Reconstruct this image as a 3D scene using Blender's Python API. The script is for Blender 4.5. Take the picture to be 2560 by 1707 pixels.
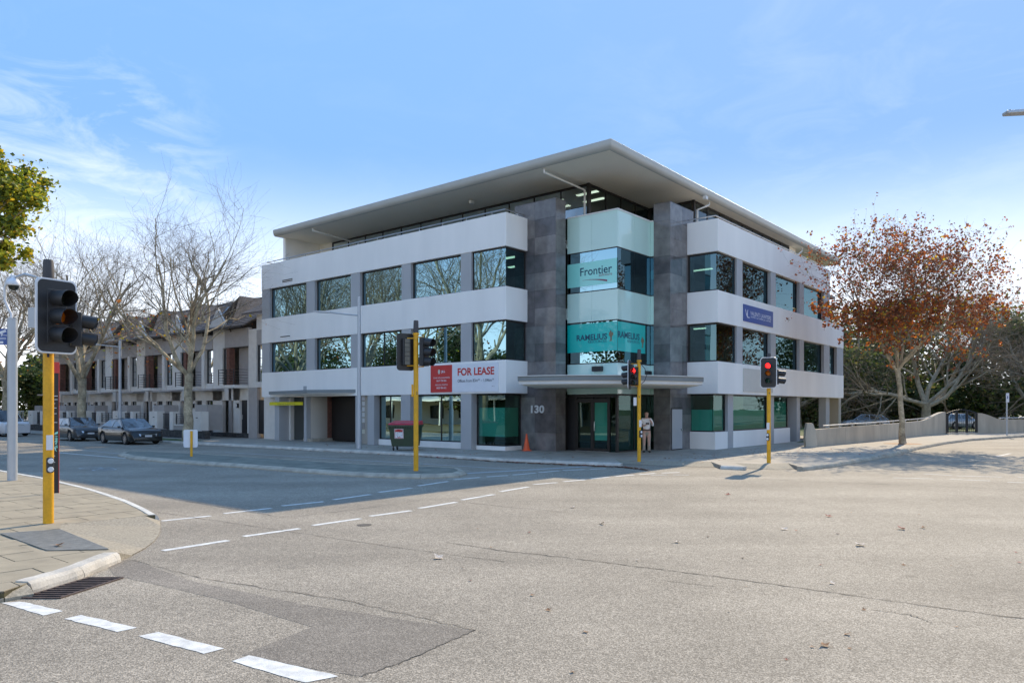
import bpy, bmesh, math, random
from mathutils import Vector, Matrix, Quaternion

for o in list(bpy.data.objects):
    bpy.data.objects.remove(o)
scene = bpy.context.scene
C = scene.collection
random.seed(7)
R = math.radians

# ------------------------------------------------------------------ camera
CAMZ = 2.05
F = 1850.0            # focal length in pixels of a 2560 px wide picture
cam = bpy.data.cameras.new('camera')
cam.sensor_width = 36.0
cam.lens = 36.0 * F / 2560.0
cam.shift_y = (1020.0 - 853.5) / 2560.0
cam.clip_start = 0.1
cam.clip_end = 3000.0
camo = bpy.data.objects.new('camera', cam)
camo.location = (0, 0, CAMZ)
camo.rotation_euler = (R(90), 0, 0)
C.objects.link(camo)
scene.camera = camo

# ------------------------------------------------------------------ light
SUN_AZ = math.atan2(8.83, 15.4)      # from +Y towards +X
SUN_EL = R(36.0)
world = bpy.data.worlds.new('World')
scene.world = world
world.use_nodes = True
wn = world.node_tree.nodes
wl = world.node_tree.links
wn.clear()
wo = wn.new('ShaderNodeOutputWorld')
bg = wn.new('ShaderNodeBackground')
sky = wn.new('ShaderNodeTexSky')
sky.sky_type = 'NISHITA'
sky.sun_disc = False
sky.sun_elevation = SUN_EL
sky.sun_rotation = SUN_AZ
sky.altitude = 20
sky.air_density = 1.0
sky.dust_density = 0.7
sky.ozone_density = 3.0
bg.inputs['Strength'].default_value = 0.15
# thin cirrus mixed into the sky colour
tc = wn.new('ShaderNodeTexCoord')
sep = wn.new('ShaderNodeSeparateXYZ')
wl.new(tc.outputs['Generated'], sep.inputs[0])
zc = wn.new('ShaderNodeMath'); zc.operation = 'MAXIMUM'; zc.inputs[1].default_value = 0.03
wl.new(sep.outputs['Z'], zc.inputs[0])
za = wn.new('ShaderNodeMath'); za.operation = 'ADD'; za.inputs[1].default_value = 0.12
wl.new(zc.outputs[0], za.inputs[0])
dv = wn.new('ShaderNodeVectorMath'); dv.operation = 'DIVIDE'
cmb = wn.new('ShaderNodeCombineXYZ')
wl.new(za.outputs[0], cmb.inputs[0]); wl.new(za.outputs[0], cmb.inputs[1]); cmb.inputs[2].default_value = 1.0
wl.new(tc.outputs['Generated'], dv.inputs[0]); wl.new(cmb.outputs[0], dv.inputs[1])
ns = wn.new('ShaderNodeTexNoise'); ns.inputs['Scale'].default_value = 3.6; ns.inputs['Detail'].default_value = 9
ns.inputs['Roughness'].default_value = 0.62; ns.inputs['Distortion'].default_value = 0.6
wl.new(dv.outputs[0], ns.inputs['Vector'])
rp = wn.new('ShaderNodeValToRGB')
rp.color_ramp.elements[0].position = 0.46; rp.color_ramp.elements[0].color = (0, 0, 0, 1)
rp.color_ramp.elements[1].position = 0.80; rp.color_ramp.elements[1].color = (1, 1, 1, 1)
wl.new(ns.outputs['Fac'], rp.inputs[0])
def region(direction, inner, outer):
    d = Vector(direction).normalized()
    dot = wn.new('ShaderNodeVectorMath'); dot.operation = 'DOT_PRODUCT'
    nrm = wn.new('ShaderNodeVectorMath'); nrm.operation = 'NORMALIZE'
    wl.new(tc.outputs['Generated'], nrm.inputs[0])
    wl.new(nrm.outputs[0], dot.inputs[0]); dot.inputs[1].default_value = d
    mr = wn.new('ShaderNodeMapRange'); mr.interpolation_type = 'SMOOTHSTEP'
    mr.inputs['From Min'].default_value = math.cos(R(outer)); mr.inputs['From Max'].default_value = math.cos(R(inner))
    wl.new(dot.outputs['Value'], mr.inputs['Value'])
    return mr.outputs[0]
reg1 = region((-0.57, 1, 0.32), 1, 10)
reg2 = region((0.55, 1, 0.22), 4, 30)
ad = wn.new('ShaderNodeMath'); ad.operation = 'MULTIPLY_ADD'; ad.inputs[1].default_value = 0.62; ad.inputs[2].default_value = 0.03
wl.new(reg1, ad.inputs[0])
ad2 = wn.new('ShaderNodeMath'); ad2.operation = 'MULTIPLY_ADD'; ad2.inputs[1].default_value = 0.10
wl.new(reg2, ad2.inputs[0]); wl.new(ad.outputs[0], ad2.inputs[2])
cf = wn.new('ShaderNodeMath'); cf.operation = 'MULTIPLY'; cf.use_clamp = True
wl.new(rp.outputs[0], cf.inputs[0]); wl.new(ad2.outputs[0], cf.inputs[1])
hz = wn.new('ShaderNodeMapRange'); hz.interpolation_type = 'SMOOTHSTEP'   # pale air towards the horizon, brightened past white to lift the shaded facades
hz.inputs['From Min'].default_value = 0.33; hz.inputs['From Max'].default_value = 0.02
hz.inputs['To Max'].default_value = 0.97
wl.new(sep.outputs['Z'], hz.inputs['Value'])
hsv = wn.new('ShaderNodeHueSaturation'); hsv.inputs['Saturation'].default_value = 1.0; hsv.inputs['Value'].default_value = 1.0
wl.new(sky.outputs[0], hsv.inputs['Color'])
# even out the glare round the sun: L' = a L / (1 + L), hue pulled towards clear-sky blue
lum = wn.new('ShaderNodeRGBToBW'); wl.new(hsv.outputs[0], lum.inputs[0])
la = wn.new('ShaderNodeMath'); la.operation = 'ADD'; la.inputs[1].default_value = 1.0; wl.new(lum.outputs[0], la.inputs[0])
ld_ = wn.new('ShaderNodeMath'); ld_.operation = 'DIVIDE'; ld_.inputs[0].default_value = 2.75; wl.new(la.outputs[0], ld_.inputs[1])
cs_ = wn.new('ShaderNodeVectorMath'); cs_.operation = 'SCALE'; wl.new(hsv.outputs[0], cs_.inputs[0]); wl.new(ld_.outputs[0], cs_.inputs['Scale'])
mb_ = wn.new('ShaderNodeMixRGB'); mb_.inputs['Fac'].default_value = 0.86; mb_.inputs['Color2'].default_value = (0.66, 1.36, 2.60, 1)
wl.new(cs_.outputs[0], mb_.inputs['Color1'])
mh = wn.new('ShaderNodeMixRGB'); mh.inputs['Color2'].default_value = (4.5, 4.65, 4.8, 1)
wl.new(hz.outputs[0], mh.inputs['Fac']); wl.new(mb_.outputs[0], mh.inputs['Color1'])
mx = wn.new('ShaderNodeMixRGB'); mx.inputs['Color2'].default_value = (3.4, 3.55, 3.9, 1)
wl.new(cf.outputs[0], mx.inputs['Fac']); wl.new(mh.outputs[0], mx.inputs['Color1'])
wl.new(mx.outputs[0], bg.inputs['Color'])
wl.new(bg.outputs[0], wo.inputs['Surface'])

sl = bpy.data.lights.new('sun', 'SUN')
sl.energy = 2.05
sl.angle = R(0.53)
sl.color = (1.0, 0.84, 0.61)
so = bpy.data.objects.new('sun', sl)
sv = Vector((math.sin(SUN_AZ) * math.cos(SUN_EL), math.cos(SUN_AZ) * math.cos(SUN_EL), math.sin(SUN_EL)))
so.rotation_euler = sv.to_track_quat('Z', 'Y').to_euler()
so.location = (0, 0, 60)
C.objects.link(so)

vs = scene.view_settings
vs.view_transform = 'Standard'
vs.look = 'None'
vs.exposure = 1.36
vs.gamma = 1.0
vs.use_curve_mapping = False
scene.cycles.max_bounces = 10
scene.cycles.transparent_max_bounces = 16
scene.cycles.glossy_bounces = 4
scene.cycles.diffuse_bounces = 8
scene.cycles.caustics_reflective = False
scene.cycles.caustics_refractive = False

# ------------------------------------------------------------------ survey helpers
TH = math.radians(90 - 39.59)
cr, sr = math.cos(TH), math.sin(TH)      # e_r = (cr, sr): along the right facade; e_l = (-sr, cr): along the left facade

def P(r, l, z=0.0):
    """point in the street grid (r along the side street, l along the main street) to world"""
    return Vector((r * cr - l * sr, r * sr + l * cr, z))

def G(px, py, z=0.0):
    """surveyed ground point: where a sight line meets the level z"""
    Y = F * (CAMZ - z) / (py - 1020.0)
    return Vector(((px - 1280.0) / F * Y, Y, z))

def Lx(px, r):
    k = (px - 1280.0) / F
    return r * (cr - sr * k) / (sr + cr * k)

def Rx(px, l):
    k = (px - 1280.0) / F
    return l * (sr + cr * k) / (cr - sr * k)

# ------------------------------------------------------------------ materials
def new_mat(name):
    m = bpy.data.materials.new(name)
    m.use_nodes = True
    return m, m.node_tree.nodes, m.node_tree.links, m.node_tree.nodes['Principled BSDF']

def mat(name, col, rough=0.6, metal=0.0, var=0.12, scale=3.0, fine=40.0, bump=0.0, stretch=None, spec=0.5, coat=0.0, dirt=0.0):
    m, n, l, b = new_mat(name)
    b.inputs['Roughness'].default_value = rough
    b.inputs['Metallic'].default_value = metal
    b.inputs['Specular IOR Level'].default_value = spec
    b.inputs['Coat Weight'].default_value = coat
    tcn = n.new('ShaderNodeTexCoord')
    mp = n.new('ShaderNodeMapping')
    if stretch:
        mp.inputs['Scale'].default_value = stretch
    l.new(tcn.outputs['Object'], mp.inputs[0])
    a = n.new('ShaderNodeTexNoise'); a.inputs['Scale'].default_value = scale; a.inputs['Detail'].default_value = 6
    c = n.new('ShaderNodeTexNoise'); c.inputs['Scale'].default_value = fine; c.inputs['Detail'].default_value = 3
    l.new(mp.outputs[0], a.inputs['Vector']); l.new(tcn.outputs['Object'], c.inputs['Vector'])
    mr = n.new('ShaderNodeMapRange'); mr.inputs['From Min'].default_value = 0.3; mr.inputs['From Max'].default_value = 0.7
    mr.inputs['To Min'].default_value = 1 - var; mr.inputs['To Max'].default_value = 1 + var
    l.new(a.outputs['Fac'], mr.inputs['Value'])
    mr2 = n.new('ShaderNodeMapRange'); mr2.inputs['From Min'].default_value = 0.3; mr2.inputs['From Max'].default_value = 0.7
    mr2.inputs['To Min'].default_value = 1 - var * 0.5; mr2.inputs['To Max'].default_value = 1 + var * 0.5
    l.new(c.outputs['Fac'], mr2.inputs['Value'])
    mu = n.new('ShaderNodeMath'); mu.operation = 'MULTIPLY'
    l.new(mr.outputs[0], mu.inputs[0]); l.new(mr2.outputs[0], mu.inputs[1])
    vm = n.new('ShaderNodeVectorMath'); vm.operation = 'SCALE'
    vm.inputs[0].default_value = col[:3]
    l.new(mu.outputs[0], vm.inputs['Scale'])
    l.new(vm.outputs[0], b.inputs['Base Color'])
    rr = n.new('ShaderNodeMapRange'); rr.inputs['To Min'].default_value = max(0.02, rough - 0.08); rr.inputs['To Max'].default_value = min(1, rough + 0.08)
    l.new(a.outputs['Fac'], rr.inputs['Value']); l.new(rr.outputs[0], b.inputs['Roughness'])
    if bump:
        bp = n.new('ShaderNodeBump'); bp.inputs['Strength'].default_value = bump; bp.inputs['Distance'].default_value = 0.01
        l.new(c.outputs['Fac'], bp.inputs['Height']); l.new(bp.outputs[0], b.inputs['Normal'])
    return m

def emis(name, col, strength):
    m, n, l, b = new_mat(name)
    b.inputs['Base Color'].default_value = (*col, 1)
    b.inputs['Emission Color'].default_value = (*col, 1)
    b.inputs['Emission Strength'].default_value = strength
    return m

def glass_mat(name, trans=(0.25, 0.5, 0.5), refl=(0.75, 0.9, 0.95), ior=2.0, rough=0.0, base=0.12, wav=0.0):
    """tinted reflective glazing: mirror-like sky reflection over a dim view of the room"""
    m = bpy.data.materials.new(name); m.use_nodes = True
    n = m.node_tree.nodes; l = m.node_tree.links; n.clear()
    o = n.new('ShaderNodeOutputMaterial')
    t = n.new('ShaderNodeBsdfTransparent'); t.inputs[0].default_value = (*trans, 1)
    g = n.new('ShaderNodeBsdfGlossy'); g.inputs['Color'].default_value = (*refl, 1); g.inputs['Roughness'].default_value = rough
    fr = n.new('ShaderNodeFresnel'); fr.inputs['IOR'].default_value = ior
    mp = n.new('ShaderNodeMapRange'); mp.inputs['To Min'].default_value = base; mp.inputs['To Max'].default_value = 1.0
    l.new(fr.outputs[0], mp.inputs['Value'])
    mx = n.new('ShaderNodeMixShader')
    l.new(mp.outputs[0], mx.inputs[0]); l.new(t.outputs[0], mx.inputs[1]); l.new(g.outputs[0], mx.inputs[2])
    l.new(mx.outputs[0], o.inputs[0])
    tcn = n.new('ShaderNodeTexCoord')
    ns = n.new('ShaderNodeTexNoise'); ns.inputs['Scale'].default_value = 0.7; ns.inputs['Detail'].default_value = 1
    l.new(tcn.outputs['Object'], ns.inputs['Vector'])
    bp = n.new('ShaderNodeBump'); bp.inputs['Strength'].default_value = wav; bp.inputs['Distance'].default_value = 0.02
    l.new(ns.outputs['Fac'], bp.inputs['Height']); l.new(bp.outputs[0], g.inputs['Normal']); l.new(bp.outputs[0], fr.inputs['Normal'])
    return m

def leaf_mat(name, col, trans=0.35):
    m, n, l, b = new_mat(name)
    b.inputs['Roughness'].default_value = 0.55
    tcn = n.new('ShaderNodeTexCoord')
    a = n.new('ShaderNodeTexNoise'); a.inputs['Scale'].default_value = 0.9; a.inputs['Detail'].default_value = 8
    l.new(tcn.outputs['Object'], a.inputs['Vector'])
    mr = n.new('ShaderNodeMapRange'); mr.inputs['From Min'].default_value = 0.3; mr.inputs['From Max'].default_value = 0.7
    mr.inputs['To Min'].default_value = 0.55; mr.inputs['To Max'].default_value = 1.45
    l.new(a.outputs['Fac'], mr.inputs['Value'])
    vm = n.new('ShaderNodeVectorMath'); vm.operation = 'SCALE'; vm.inputs[0].default_value = col
    l.new(mr.outputs[0], vm.inputs['Scale']); l.new(vm.outputs[0], b.inputs['Base Color'])
    tr = n.new('ShaderNodeBsdfTranslucent'); l.new(vm.outputs[0], tr.inputs[0])
    ms = n.new('ShaderNodeMixShader'); ms.inputs[0].default_value = trans
    l.new(b.outputs[0], ms.inputs[1]); l.new(tr.outputs[0], ms.inputs[2])
    l.new(ms.outputs[0], n['Material Output'].inputs[0])
    return m

def asphalt_mat(name, dark=(0.10, 0.098, 0.094), light=(0.42, 0.40, 0.37), mean=0.5, speck=1.0, warm=(1.0, 0.97, 0.92)):
    m, n, l, b = new_mat(name)
    b.inputs['Roughness'].default_value = 0.82
    b.inputs['Specular IOR Level'].default_value = 0.35
    tcn = n.new('ShaderNodeTexCoord')
    v = n.new('ShaderNodeTexVoronoi'); v.inputs['Scale'].default_value = 95; v.inputs['Randomness'].default_value = 1
    l.new(tcn.outputs['Object'], v.inputs['Vector'])
    sp = n.new('ShaderNodeSeparateColor'); l.new(v.outputs['Color'], sp.inputs[0])
    nz = n.new('ShaderNodeTexNoise'); nz.inputs['Scale'].default_value = 0.42; nz.inputs['Detail'].default_value = 8; nz.inputs['Roughness'].default_value = 0.6
    l.new(tcn.outputs['Object'], nz.inputs['Vector'])
    n2 = n.new('ShaderNodeTexNoise'); n2.inputs['Scale'].default_value = 7; n2.inputs['Detail'].default_value = 5
    l.new(tcn.outputs['Object'], n2.inputs['Vector'])
    pw = n.new('ShaderNodeMath'); pw.operation = 'POWER'; pw.inputs[1].default_value = 1.8
    l.new(sp.outputs[0], pw.inputs[0])
    ml = n.new('ShaderNodeMath'); ml.operation = 'MULTIPLY'; ml.inputs[1].default_value = speck
    l.new(pw.outputs[0], ml.inputs[0])
    mx1 = n.new('ShaderNodeMixRGB'); mx1.inputs[1].default_value = (*dark, 1); mx1.inputs[2].default_value = (*light, 1)
    l.new(ml.outputs[0], mx1.inputs[0])
    mr = n.new('ShaderNodeMapRange'); mr.inputs['From Min'].default_value = 0.3; mr.inputs['From Max'].default_value = 0.7
    mr.inputs['To Min'].default_value = 0.82; mr.inputs['To Max'].default_value = 1.15
    l.new(nz.outputs['Fac'], mr.inputs['Value'])
    mr2 = n.new('ShaderNodeMapRange'); mr2.inputs['From Min'].default_value = 0.3; mr2.inputs['From Max'].default_value = 0.7
    mr2.inputs['To Min'].default_value = 0.92; mr2.inputs['To Max'].default_value = 1.08
    l.new(n2.outputs['Fac'], mr2.inputs['Value'])
    # tyre-polished lanes: long soft bands along each street, and broad patchiness
    mpa = n.new('ShaderNodeMapping'); mpa.inputs['Rotation'].default_value = (0, 0, R(-50.4)); mpa.inputs['Scale'].default_value = (.05, .55, 1)
    l.new(tcn.outputs['Object'], mpa.inputs[0])
    n3 = n.new('ShaderNodeTexNoise'); n3.inputs['Scale'].default_value = 1.0; n3.inputs['Detail'].default_value = 4; l.new(mpa.outputs[0], n3.inputs['Vector'])
    mr3 = n.new('ShaderNodeMapRange'); mr3.inputs['From Min'].default_value = 0.32; mr3.inputs['From Max'].default_value = 0.68
    mr3.inputs['To Min'].default_value = 0.86; mr3.inputs['To Max'].default_value = 1.12; l.new(n3.outputs['Fac'], mr3.inputs['Value'])
    n4 = n.new('ShaderNodeTexNoise'); n4.inputs['Scale'].default_value = 2.6; n4.inputs['Detail'].default_value = 2; l.new(tcn.outputs['Object'], n4.inputs['Vector'])
    mr4 = n.new('ShaderNodeMapRange'); mr4.inputs['From Min'].default_value = 0.22; mr4.inputs['From Max'].default_value = 0.30   # small oil spots
    mr4.inputs['To Min'].default_value = 0.72; mr4.inputs['To Max'].default_value = 1.0; l.new(n4.outputs['Fac'], mr4.inputs['Value'])
    m34 = n.new('ShaderNodeMath'); m34.operation = 'MULTIPLY'; l.new(mr3.outputs[0], m34.inputs[0]); l.new(mr4.outputs[0], m34.inputs[1])
    m12 = n.new('ShaderNodeMath'); m12.operation = 'MULTIPLY'; l.new(mr.outputs[0], m12.inputs[0]); l.new(mr2.outputs[0], m12.inputs[1])
    mm = n.new('ShaderNodeMath'); mm.operation = 'MULTIPLY'; l.new(m12.outputs[0], mm.inputs[0]); l.new(m34.outputs[0], mm.inputs[1])
    vm = n.new('ShaderNodeVectorMath'); vm.operation = 'SCALE'
    l.new(mx1.outputs[0], vm.inputs[0]); l.new(mm.outputs[0], vm.inputs['Scale'])
    l.new(vm.outputs[0], b.inputs['Base Color'])
    bp = n.new('ShaderNodeBump'); bp.inputs['Strength'].default_value = 0.55; bp.inputs['Distance'].default_value = 0.006
    l.new(v.outputs['Distance'], bp.inputs['Height']); l.new(bp.outputs[0], b.inputs['Normal'])
    return m

M = {}
M['asphalt'] = asphalt_mat('asphalt', (0.185, 0.160, 0.125), (0.55, 0.48, 0.38))
M['asphalt_patch'] = asphalt_mat('asphalt_patch', (0.160, 0.138, 0.112), (0.37, 0.325, 0.265))
M['asphalt_light'] = asphalt_mat('asphalt_light', (0.13, 0.125, 0.115), (0.55, 0.53, 0.49))
M['crack'] = mat('crack_seal', (0.11, 0.10, 0.085), 0.9, var=0.3, scale=20)
M['line'] = mat('road_paint', (0.70, 0.69, 0.65), 0.7, var=0.20, scale=9, fine=90, bump=0.2)
M['line_worn'] = mat('worn_road_paint', (0.42, 0.42, 0.41), 0.7, var=0.25, scale=9, fine=90)
M['pavement'] = mat('pavement_concrete', (0.38, 0.34, 0.28), 0.85, var=0.2, scale=1.2, fine=60, bump=0.3)
M['slab'] = mat('sand_paving_slab', (0.36, 0.305, 0.215), 0.85, var=0.16, scale=2.5, fine=90, bump=0.4)
M['joint'] = mat('mossy_joint', (0.10, 0.085, 0.04), 0.95, var=0.3, scale=8)
M['ramp'] = mat('exposed_aggregate', (0.35, 0.305, 0.23), 0.9, var=0.3, scale=30, fine=120, bump=0.5)
M['kerb'] = mat('kerb_concrete', (0.42, 0.37, 0.29), 0.85, var=0.25, scale=3, fine=50, bump=0.3)
M['kerb_far'] = mat('far_kerb_concrete', (0.55, 0.51, 0.44), 0.8, var=0.25, scale=2, fine=40, bump=0.3)
M['kerb_white'] = mat('pale_kerb', (0.66, 0.64, 0.58), 0.8, var=0.2, scale=4, fine=50, bump=0.3)
M['island'] = mat('island_paving', (0.20, 0.20, 0.16), 0.9, var=0.3, scale=2, fine=30, bump=0.3)
M['grass'] = mat('grass', (0.09, 0.12, 0.035), 0.95, var=0.4, scale=2, fine=30, bump=0.4)
M['white_wall'] = mat('white_render', (0.91, 0.88, 0.83), 0.75, var=0.05, scale=0.9, fine=70, bump=0.12, stretch=(1, 1, 0.18))
M['grey_wall'] = mat('grey_render', (0.44, 0.44, 0.44), 0.75, var=0.05, scale=0.8, fine=70, bump=0.12)
M['dark_grey_wall'] = mat('dark_grey_render', (0.24, 0.26, 0.26), 0.8, var=0.06, scale=0.8)
M['beige_wall'] = mat('beige_render', (0.42, 0.38, 0.32), 0.8, var=0.05, scale=0.8)
M['soffit'] = mat('cream_soffit', (0.92, 0.86, 0.74), 0.7, var=0.03, scale=0.5)
M['gutter'] = mat('grey_gutter', (0.46, 0.46, 0.43), 0.45, var=0.06, scale=1.0, metal=0.2)
M['stone_a'] = mat('dark_granite', (0.175, 0.168, 0.168), 0.12, var=0.28, scale=2.2, fine=130, spec=0.55)
M['stone_b'] = mat('dark_granite_brown', (0.19, 0.175, 0.168), 0.13, var=0.28, scale=2.2, fine=130, spec=0.55)
M['stone_c'] = mat('dark_granite_deep', (0.115, 0.107, 0.11), 0.15, var=0.28, scale=2.2, fine=130, spec=0.55)
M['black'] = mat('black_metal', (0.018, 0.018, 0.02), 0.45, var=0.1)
M['frame'] = mat('bronze_frame', (0.030, 0.026, 0.024), 0.4, var=0.1, metal=0.3)
M['steel'] = mat('steel_rail', (0.52, 0.52, 0.52), 0.32, var=0.05, metal=0.8)
M['galv'] = mat('grey_lamp_paint', (0.50, 0.52, 0.54), 0.45, var=0.05, scale=2, metal=0.3)
M['white_metal'] = mat('white_metal', (0.72, 0.71, 0.68), 0.5, var=0.04)
M['spandrel'] = mat('pale_green_spandrel', (0.55, 0.76, 0.68), 0.10, var=0.03, scale=0.6, spec=0.5, coat=0.8)
M['glass'] = glass_mat('office_glass', (0.16, 0.30, 0.29), (0.29, 0.49, 0.58), 2.1, 0.0, 0.13, 0.16)
M['glass_low'] = glass_mat('shop_glass', (0.42, 0.66, 0.60), (0.50, 0.72, 0.70), 1.45, 0.0, 0.04, 0.12)
M['glass_top'] = glass_mat('clerestory_glass', (0.30, 0.36, 0.36), (0.75, 0.85, 0.90), 1.6, 0.0, 0.06, 0.03)
M['glass_house'] = glass_mat('house_glass', (0.10, 0.12, 0.13), (0.7, 0.75, 0.8), 1.8, 0.0, 0.12, 0.05)
M['film'] = mat('green_frosted_film', (0.22, 0.66, 0.54), 0.5, var=0.1, scale=0.8)
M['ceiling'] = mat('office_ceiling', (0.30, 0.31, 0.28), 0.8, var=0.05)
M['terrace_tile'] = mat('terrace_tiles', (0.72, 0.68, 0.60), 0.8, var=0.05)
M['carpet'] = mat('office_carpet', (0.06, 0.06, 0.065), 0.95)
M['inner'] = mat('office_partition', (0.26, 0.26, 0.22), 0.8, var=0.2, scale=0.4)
M['lamp_on'] = emis('lit_office_light', (0.95, 1.0, 0.80), 1.1)
M['turq'] = mat('turquoise_decal', (0.0, 0.52, 0.45), 0.35, var=0.04, scale=0.7, coat=1.0)
M['turq_pale'] = mat('pale_turquoise_decal', (0.27, 0.76, 0.68), 0.35, var=0.04, scale=0.7, coat=1.0)
M['navy_text'] = mat('dark_lettering', (0.01, 0.07, 0.12), 0.5, var=0.02)
M['maroon'] = mat('maroon_lettering', (0.25, 0.08, 0.12), 0.5, var=0.02)
M['emblem'] = mat('brown_emblem', (0.22, 0.17, 0.10), 0.5, var=0.1)
M['sign_white'] = mat('sign_white', (0.80, 0.81, 0.84), 0.45, var=0.02)
M['sign_red'] = mat('sign_red', (0.60, 0.045, 0.04), 0.45, var=0.03)
M['sign_blue'] = mat('sign_blue', (0.045, 0.10, 0.33), 0.45, var=0.08, scale=2)
M['sign_grey'] = mat('blank_sign_panel', (0.60, 0.58, 0.53), 0.5, var=0.04)
M['sign_text'] = mat('sign_dark_text', (0.03, 0.035, 0.06), 0.5, var=0.02)
M['number'] = mat('aluminium_numerals', (0.66, 0.66, 0.66), 0.4, var=0.05)
M['yellow'] = mat('signal_yellow', (0.78, 0.39, 0.010), 0.5, var=0.14, scale=3.5, fine=26, bump=.05)
M['sig_black'] = mat('signal_black', (0.030, 0.030, 0.032), 0.5, var=0.15, scale=6)
M['sig_board'] = mat('signal_board', (0.022, 0.022, 0.024), 0.42, var=0.2, scale=4)
M['sig_cap'] = mat('signal_cap', (0.075, 0.068, 0.068), 0.7, var=0.1)
M['sig_white'] = mat('signal_border', (0.75, 0.75, 0.76), 0.4, var=0.04)
M['louvre'] = mat('signal_back', (0.17, 0.16, 0.13), 0.6, var=0.15)
M['red_on'] = emis('red_signal_lit', (1.0, 0.012, 0.012), 2.2)
M['amber'] = mat('amber_lens', (0.95, 0.24, 0.015), 0.25, var=0.2, scale=30)
M['lens'] = mat('dark_lens', (0.03, 0.035, 0.03), 0.2, var=0.1)
M['lens_green'] = mat('green_lens', (0.02, 0.09, 0.07), 0.2, var=0.1)
M['orange'] = mat('cone_orange', (0.85, 0.12, 0.035), 0.5, var=0.08, scale=5)
M['bin_green'] = mat('bin_green', (0.040, 0.062, 0.034), 0.5, var=0.12, scale=3)
M['bin_red'] = mat('bin_red', (0.52, 0.03, 0.06), 0.45, var=0.08)
M['tyre'] = mat('tyre_rubber', (0.02, 0.02, 0.02), 0.85)
M['rim'] = mat('alloy_rim', (0.45, 0.45, 0.46), 0.3, metal=0.8)
M['chrome'] = mat('chrome', (0.6, 0.6, 0.6), 0.15, metal=1.0, var=0.03)
M['plate'] = mat('number_plate', (0.7, 0.7, 0.7), 0.5)
M['headlamp'] = mat('headlamp', (0.55, 0.57, 0.6), 0.1, var=0.05, coat=1.0, metal=0.4)
M['car_glass'] = mat('car_glass', (0.02, 0.025, 0.03), 0.05, var=0.02, spec=0.9, coat=1.0)
M['car_black'] = mat('car_paint_black', (0.010, 0.0095, 0.009), 0.30, var=0.05, coat=0.8, spec=0.3)
M['car_grey'] = mat('car_paint_grey', (0.045, 0.048, 0.052), 0.35, var=0.05, coat=0.8, metal=0.2)
M['car_white'] = mat('car_paint_white', (0.68, 0.68, 0.69), 0.3, var=0.03, coat=1.0)
M['car_silver'] = mat('car_paint_silver', (0.42, 0.43, 0.44), 0.3, var=0.03, coat=1.0, metal=0.5)
M['roof_tile'] = mat('brown_roof_tiles', (0.135, 0.12, 0.115), 0.85, var=0.3, scale=2, fine=14, bump=0.6)
M['house_white'] = mat('house_cream_wall', (0.78, 0.73, 0.66), 0.8, var=0.05)
M['house_grey'] = mat('house_grey_wall', (0.44, 0.40, 0.37), 0.8, var=0.06)
M['dark_stone'] = mat('dark_rubble_stone', (0.07, 0.065, 0.06), 0.9, var=0.5, scale=5, fine=16, bump=0.8)
M['solar'] = mat('solar_panel', (0.03, 0.04, 0.06), 0.15, var=0.05)
M['wall_concrete'] = mat('weathered_concrete', (0.52, 0.45, 0.35), 0.85, var=0.16, scale=1.2, fine=40, bump=0.25, stretch=(1, 1, 0.3))
M['bark'] = mat('plane_tree_bark', (0.42, 0.35, 0.235), 0.85, var=0.5, scale=2.6, fine=14, bump=0.35)
M['bark_pale'] = mat('pale_bark', (0.33, 0.27, 0.18), 0.85, var=0.35, scale=2.6, fine=14, bump=0.35)
M['twig'] = mat('twig_bark', (0.22, 0.165, 0.11), 0.85, var=0.3, scale=1.5)
M['leaf_brown'] = leaf_mat('leaf_brown', (0.24, 0.085, 0.04))
M['leaf_rust'] = leaf_mat('leaf_rust', (0.44, 0.125, 0.035), 0.45)
M['leaf_orange'] = leaf_mat('leaf_orange', (0.62, 0.20, 0.02), 0.5)
M['leaf_yellow'] = leaf_mat('leaf_yellow', (0.70, 0.48, 0.03), 0.5)
M['leaf_lime'] = leaf_mat('leaf_lime', (0.42, 0.44, 0.04), 0.5)
M['leaf_green'] = leaf_mat('leaf_green', (0.12, 0.17, 0.03), 0.5)
M['leaf_dark'] = leaf_mat('leaf_dark', (0.065, 0.095, 0.03), 0.45)
M['leaf_olive'] = leaf_mat('leaf_olive', (0.20, 0.19, 0.06), 0.45)
M['leaf_dry'] = mat('dry_leaf', (0.30, 0.15, 0.07), 0.8, var=0.3, scale=20)
M['leaf_pale'] = mat('pale_dry_leaf', (0.62, 0.52, 0.42), 0.8, var=0.3, scale=20)
M['leaf_red'] = mat('red_dry_leaf', (0.25, 0.04, 0.03), 0.7, var=0.3, scale=20)
M['skin'] = mat('skin', (0.62, 0.38, 0.29), 0.55, var=0.05)
M['shirt'] = mat('white_shirt', (0.88, 0.85, 0.83), 0.8, var=0.04, scale=4)
M['trousers'] = mat('beige_trousers', (0.36, 0.31, 0.25), 0.85, var=0.06, scale=4)
M['leather'] = mat('black_leather', (0.02, 0.018, 0.018), 0.4)
M['hair'] = mat('grey_hair', (0.20, 0.15, 0.12), 0.8)
M['brick'] = mat('red_brick', (0.19, 0.085, 0.06), 0.85, var=0.25, scale=6, fine=30, bump=0.4)
M['grate'] = mat('rusty_grate', (0.11, 0.075, 0.06), 0.7, var=0.3, scale=8)
M['grate_steel'] = mat('galvanised_grate', (0.26, 0.25, 0.22), 0.6, var=0.2, scale=8, metal=0.3)
M['drain'] = mat('drain_dark', (0.012, 0.012, 0.012), 0.95)
M['bar_yellow'] = mat('clearance_yellow', (0.75, 0.66, 0.01), 0.5, var=0.03)

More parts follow.
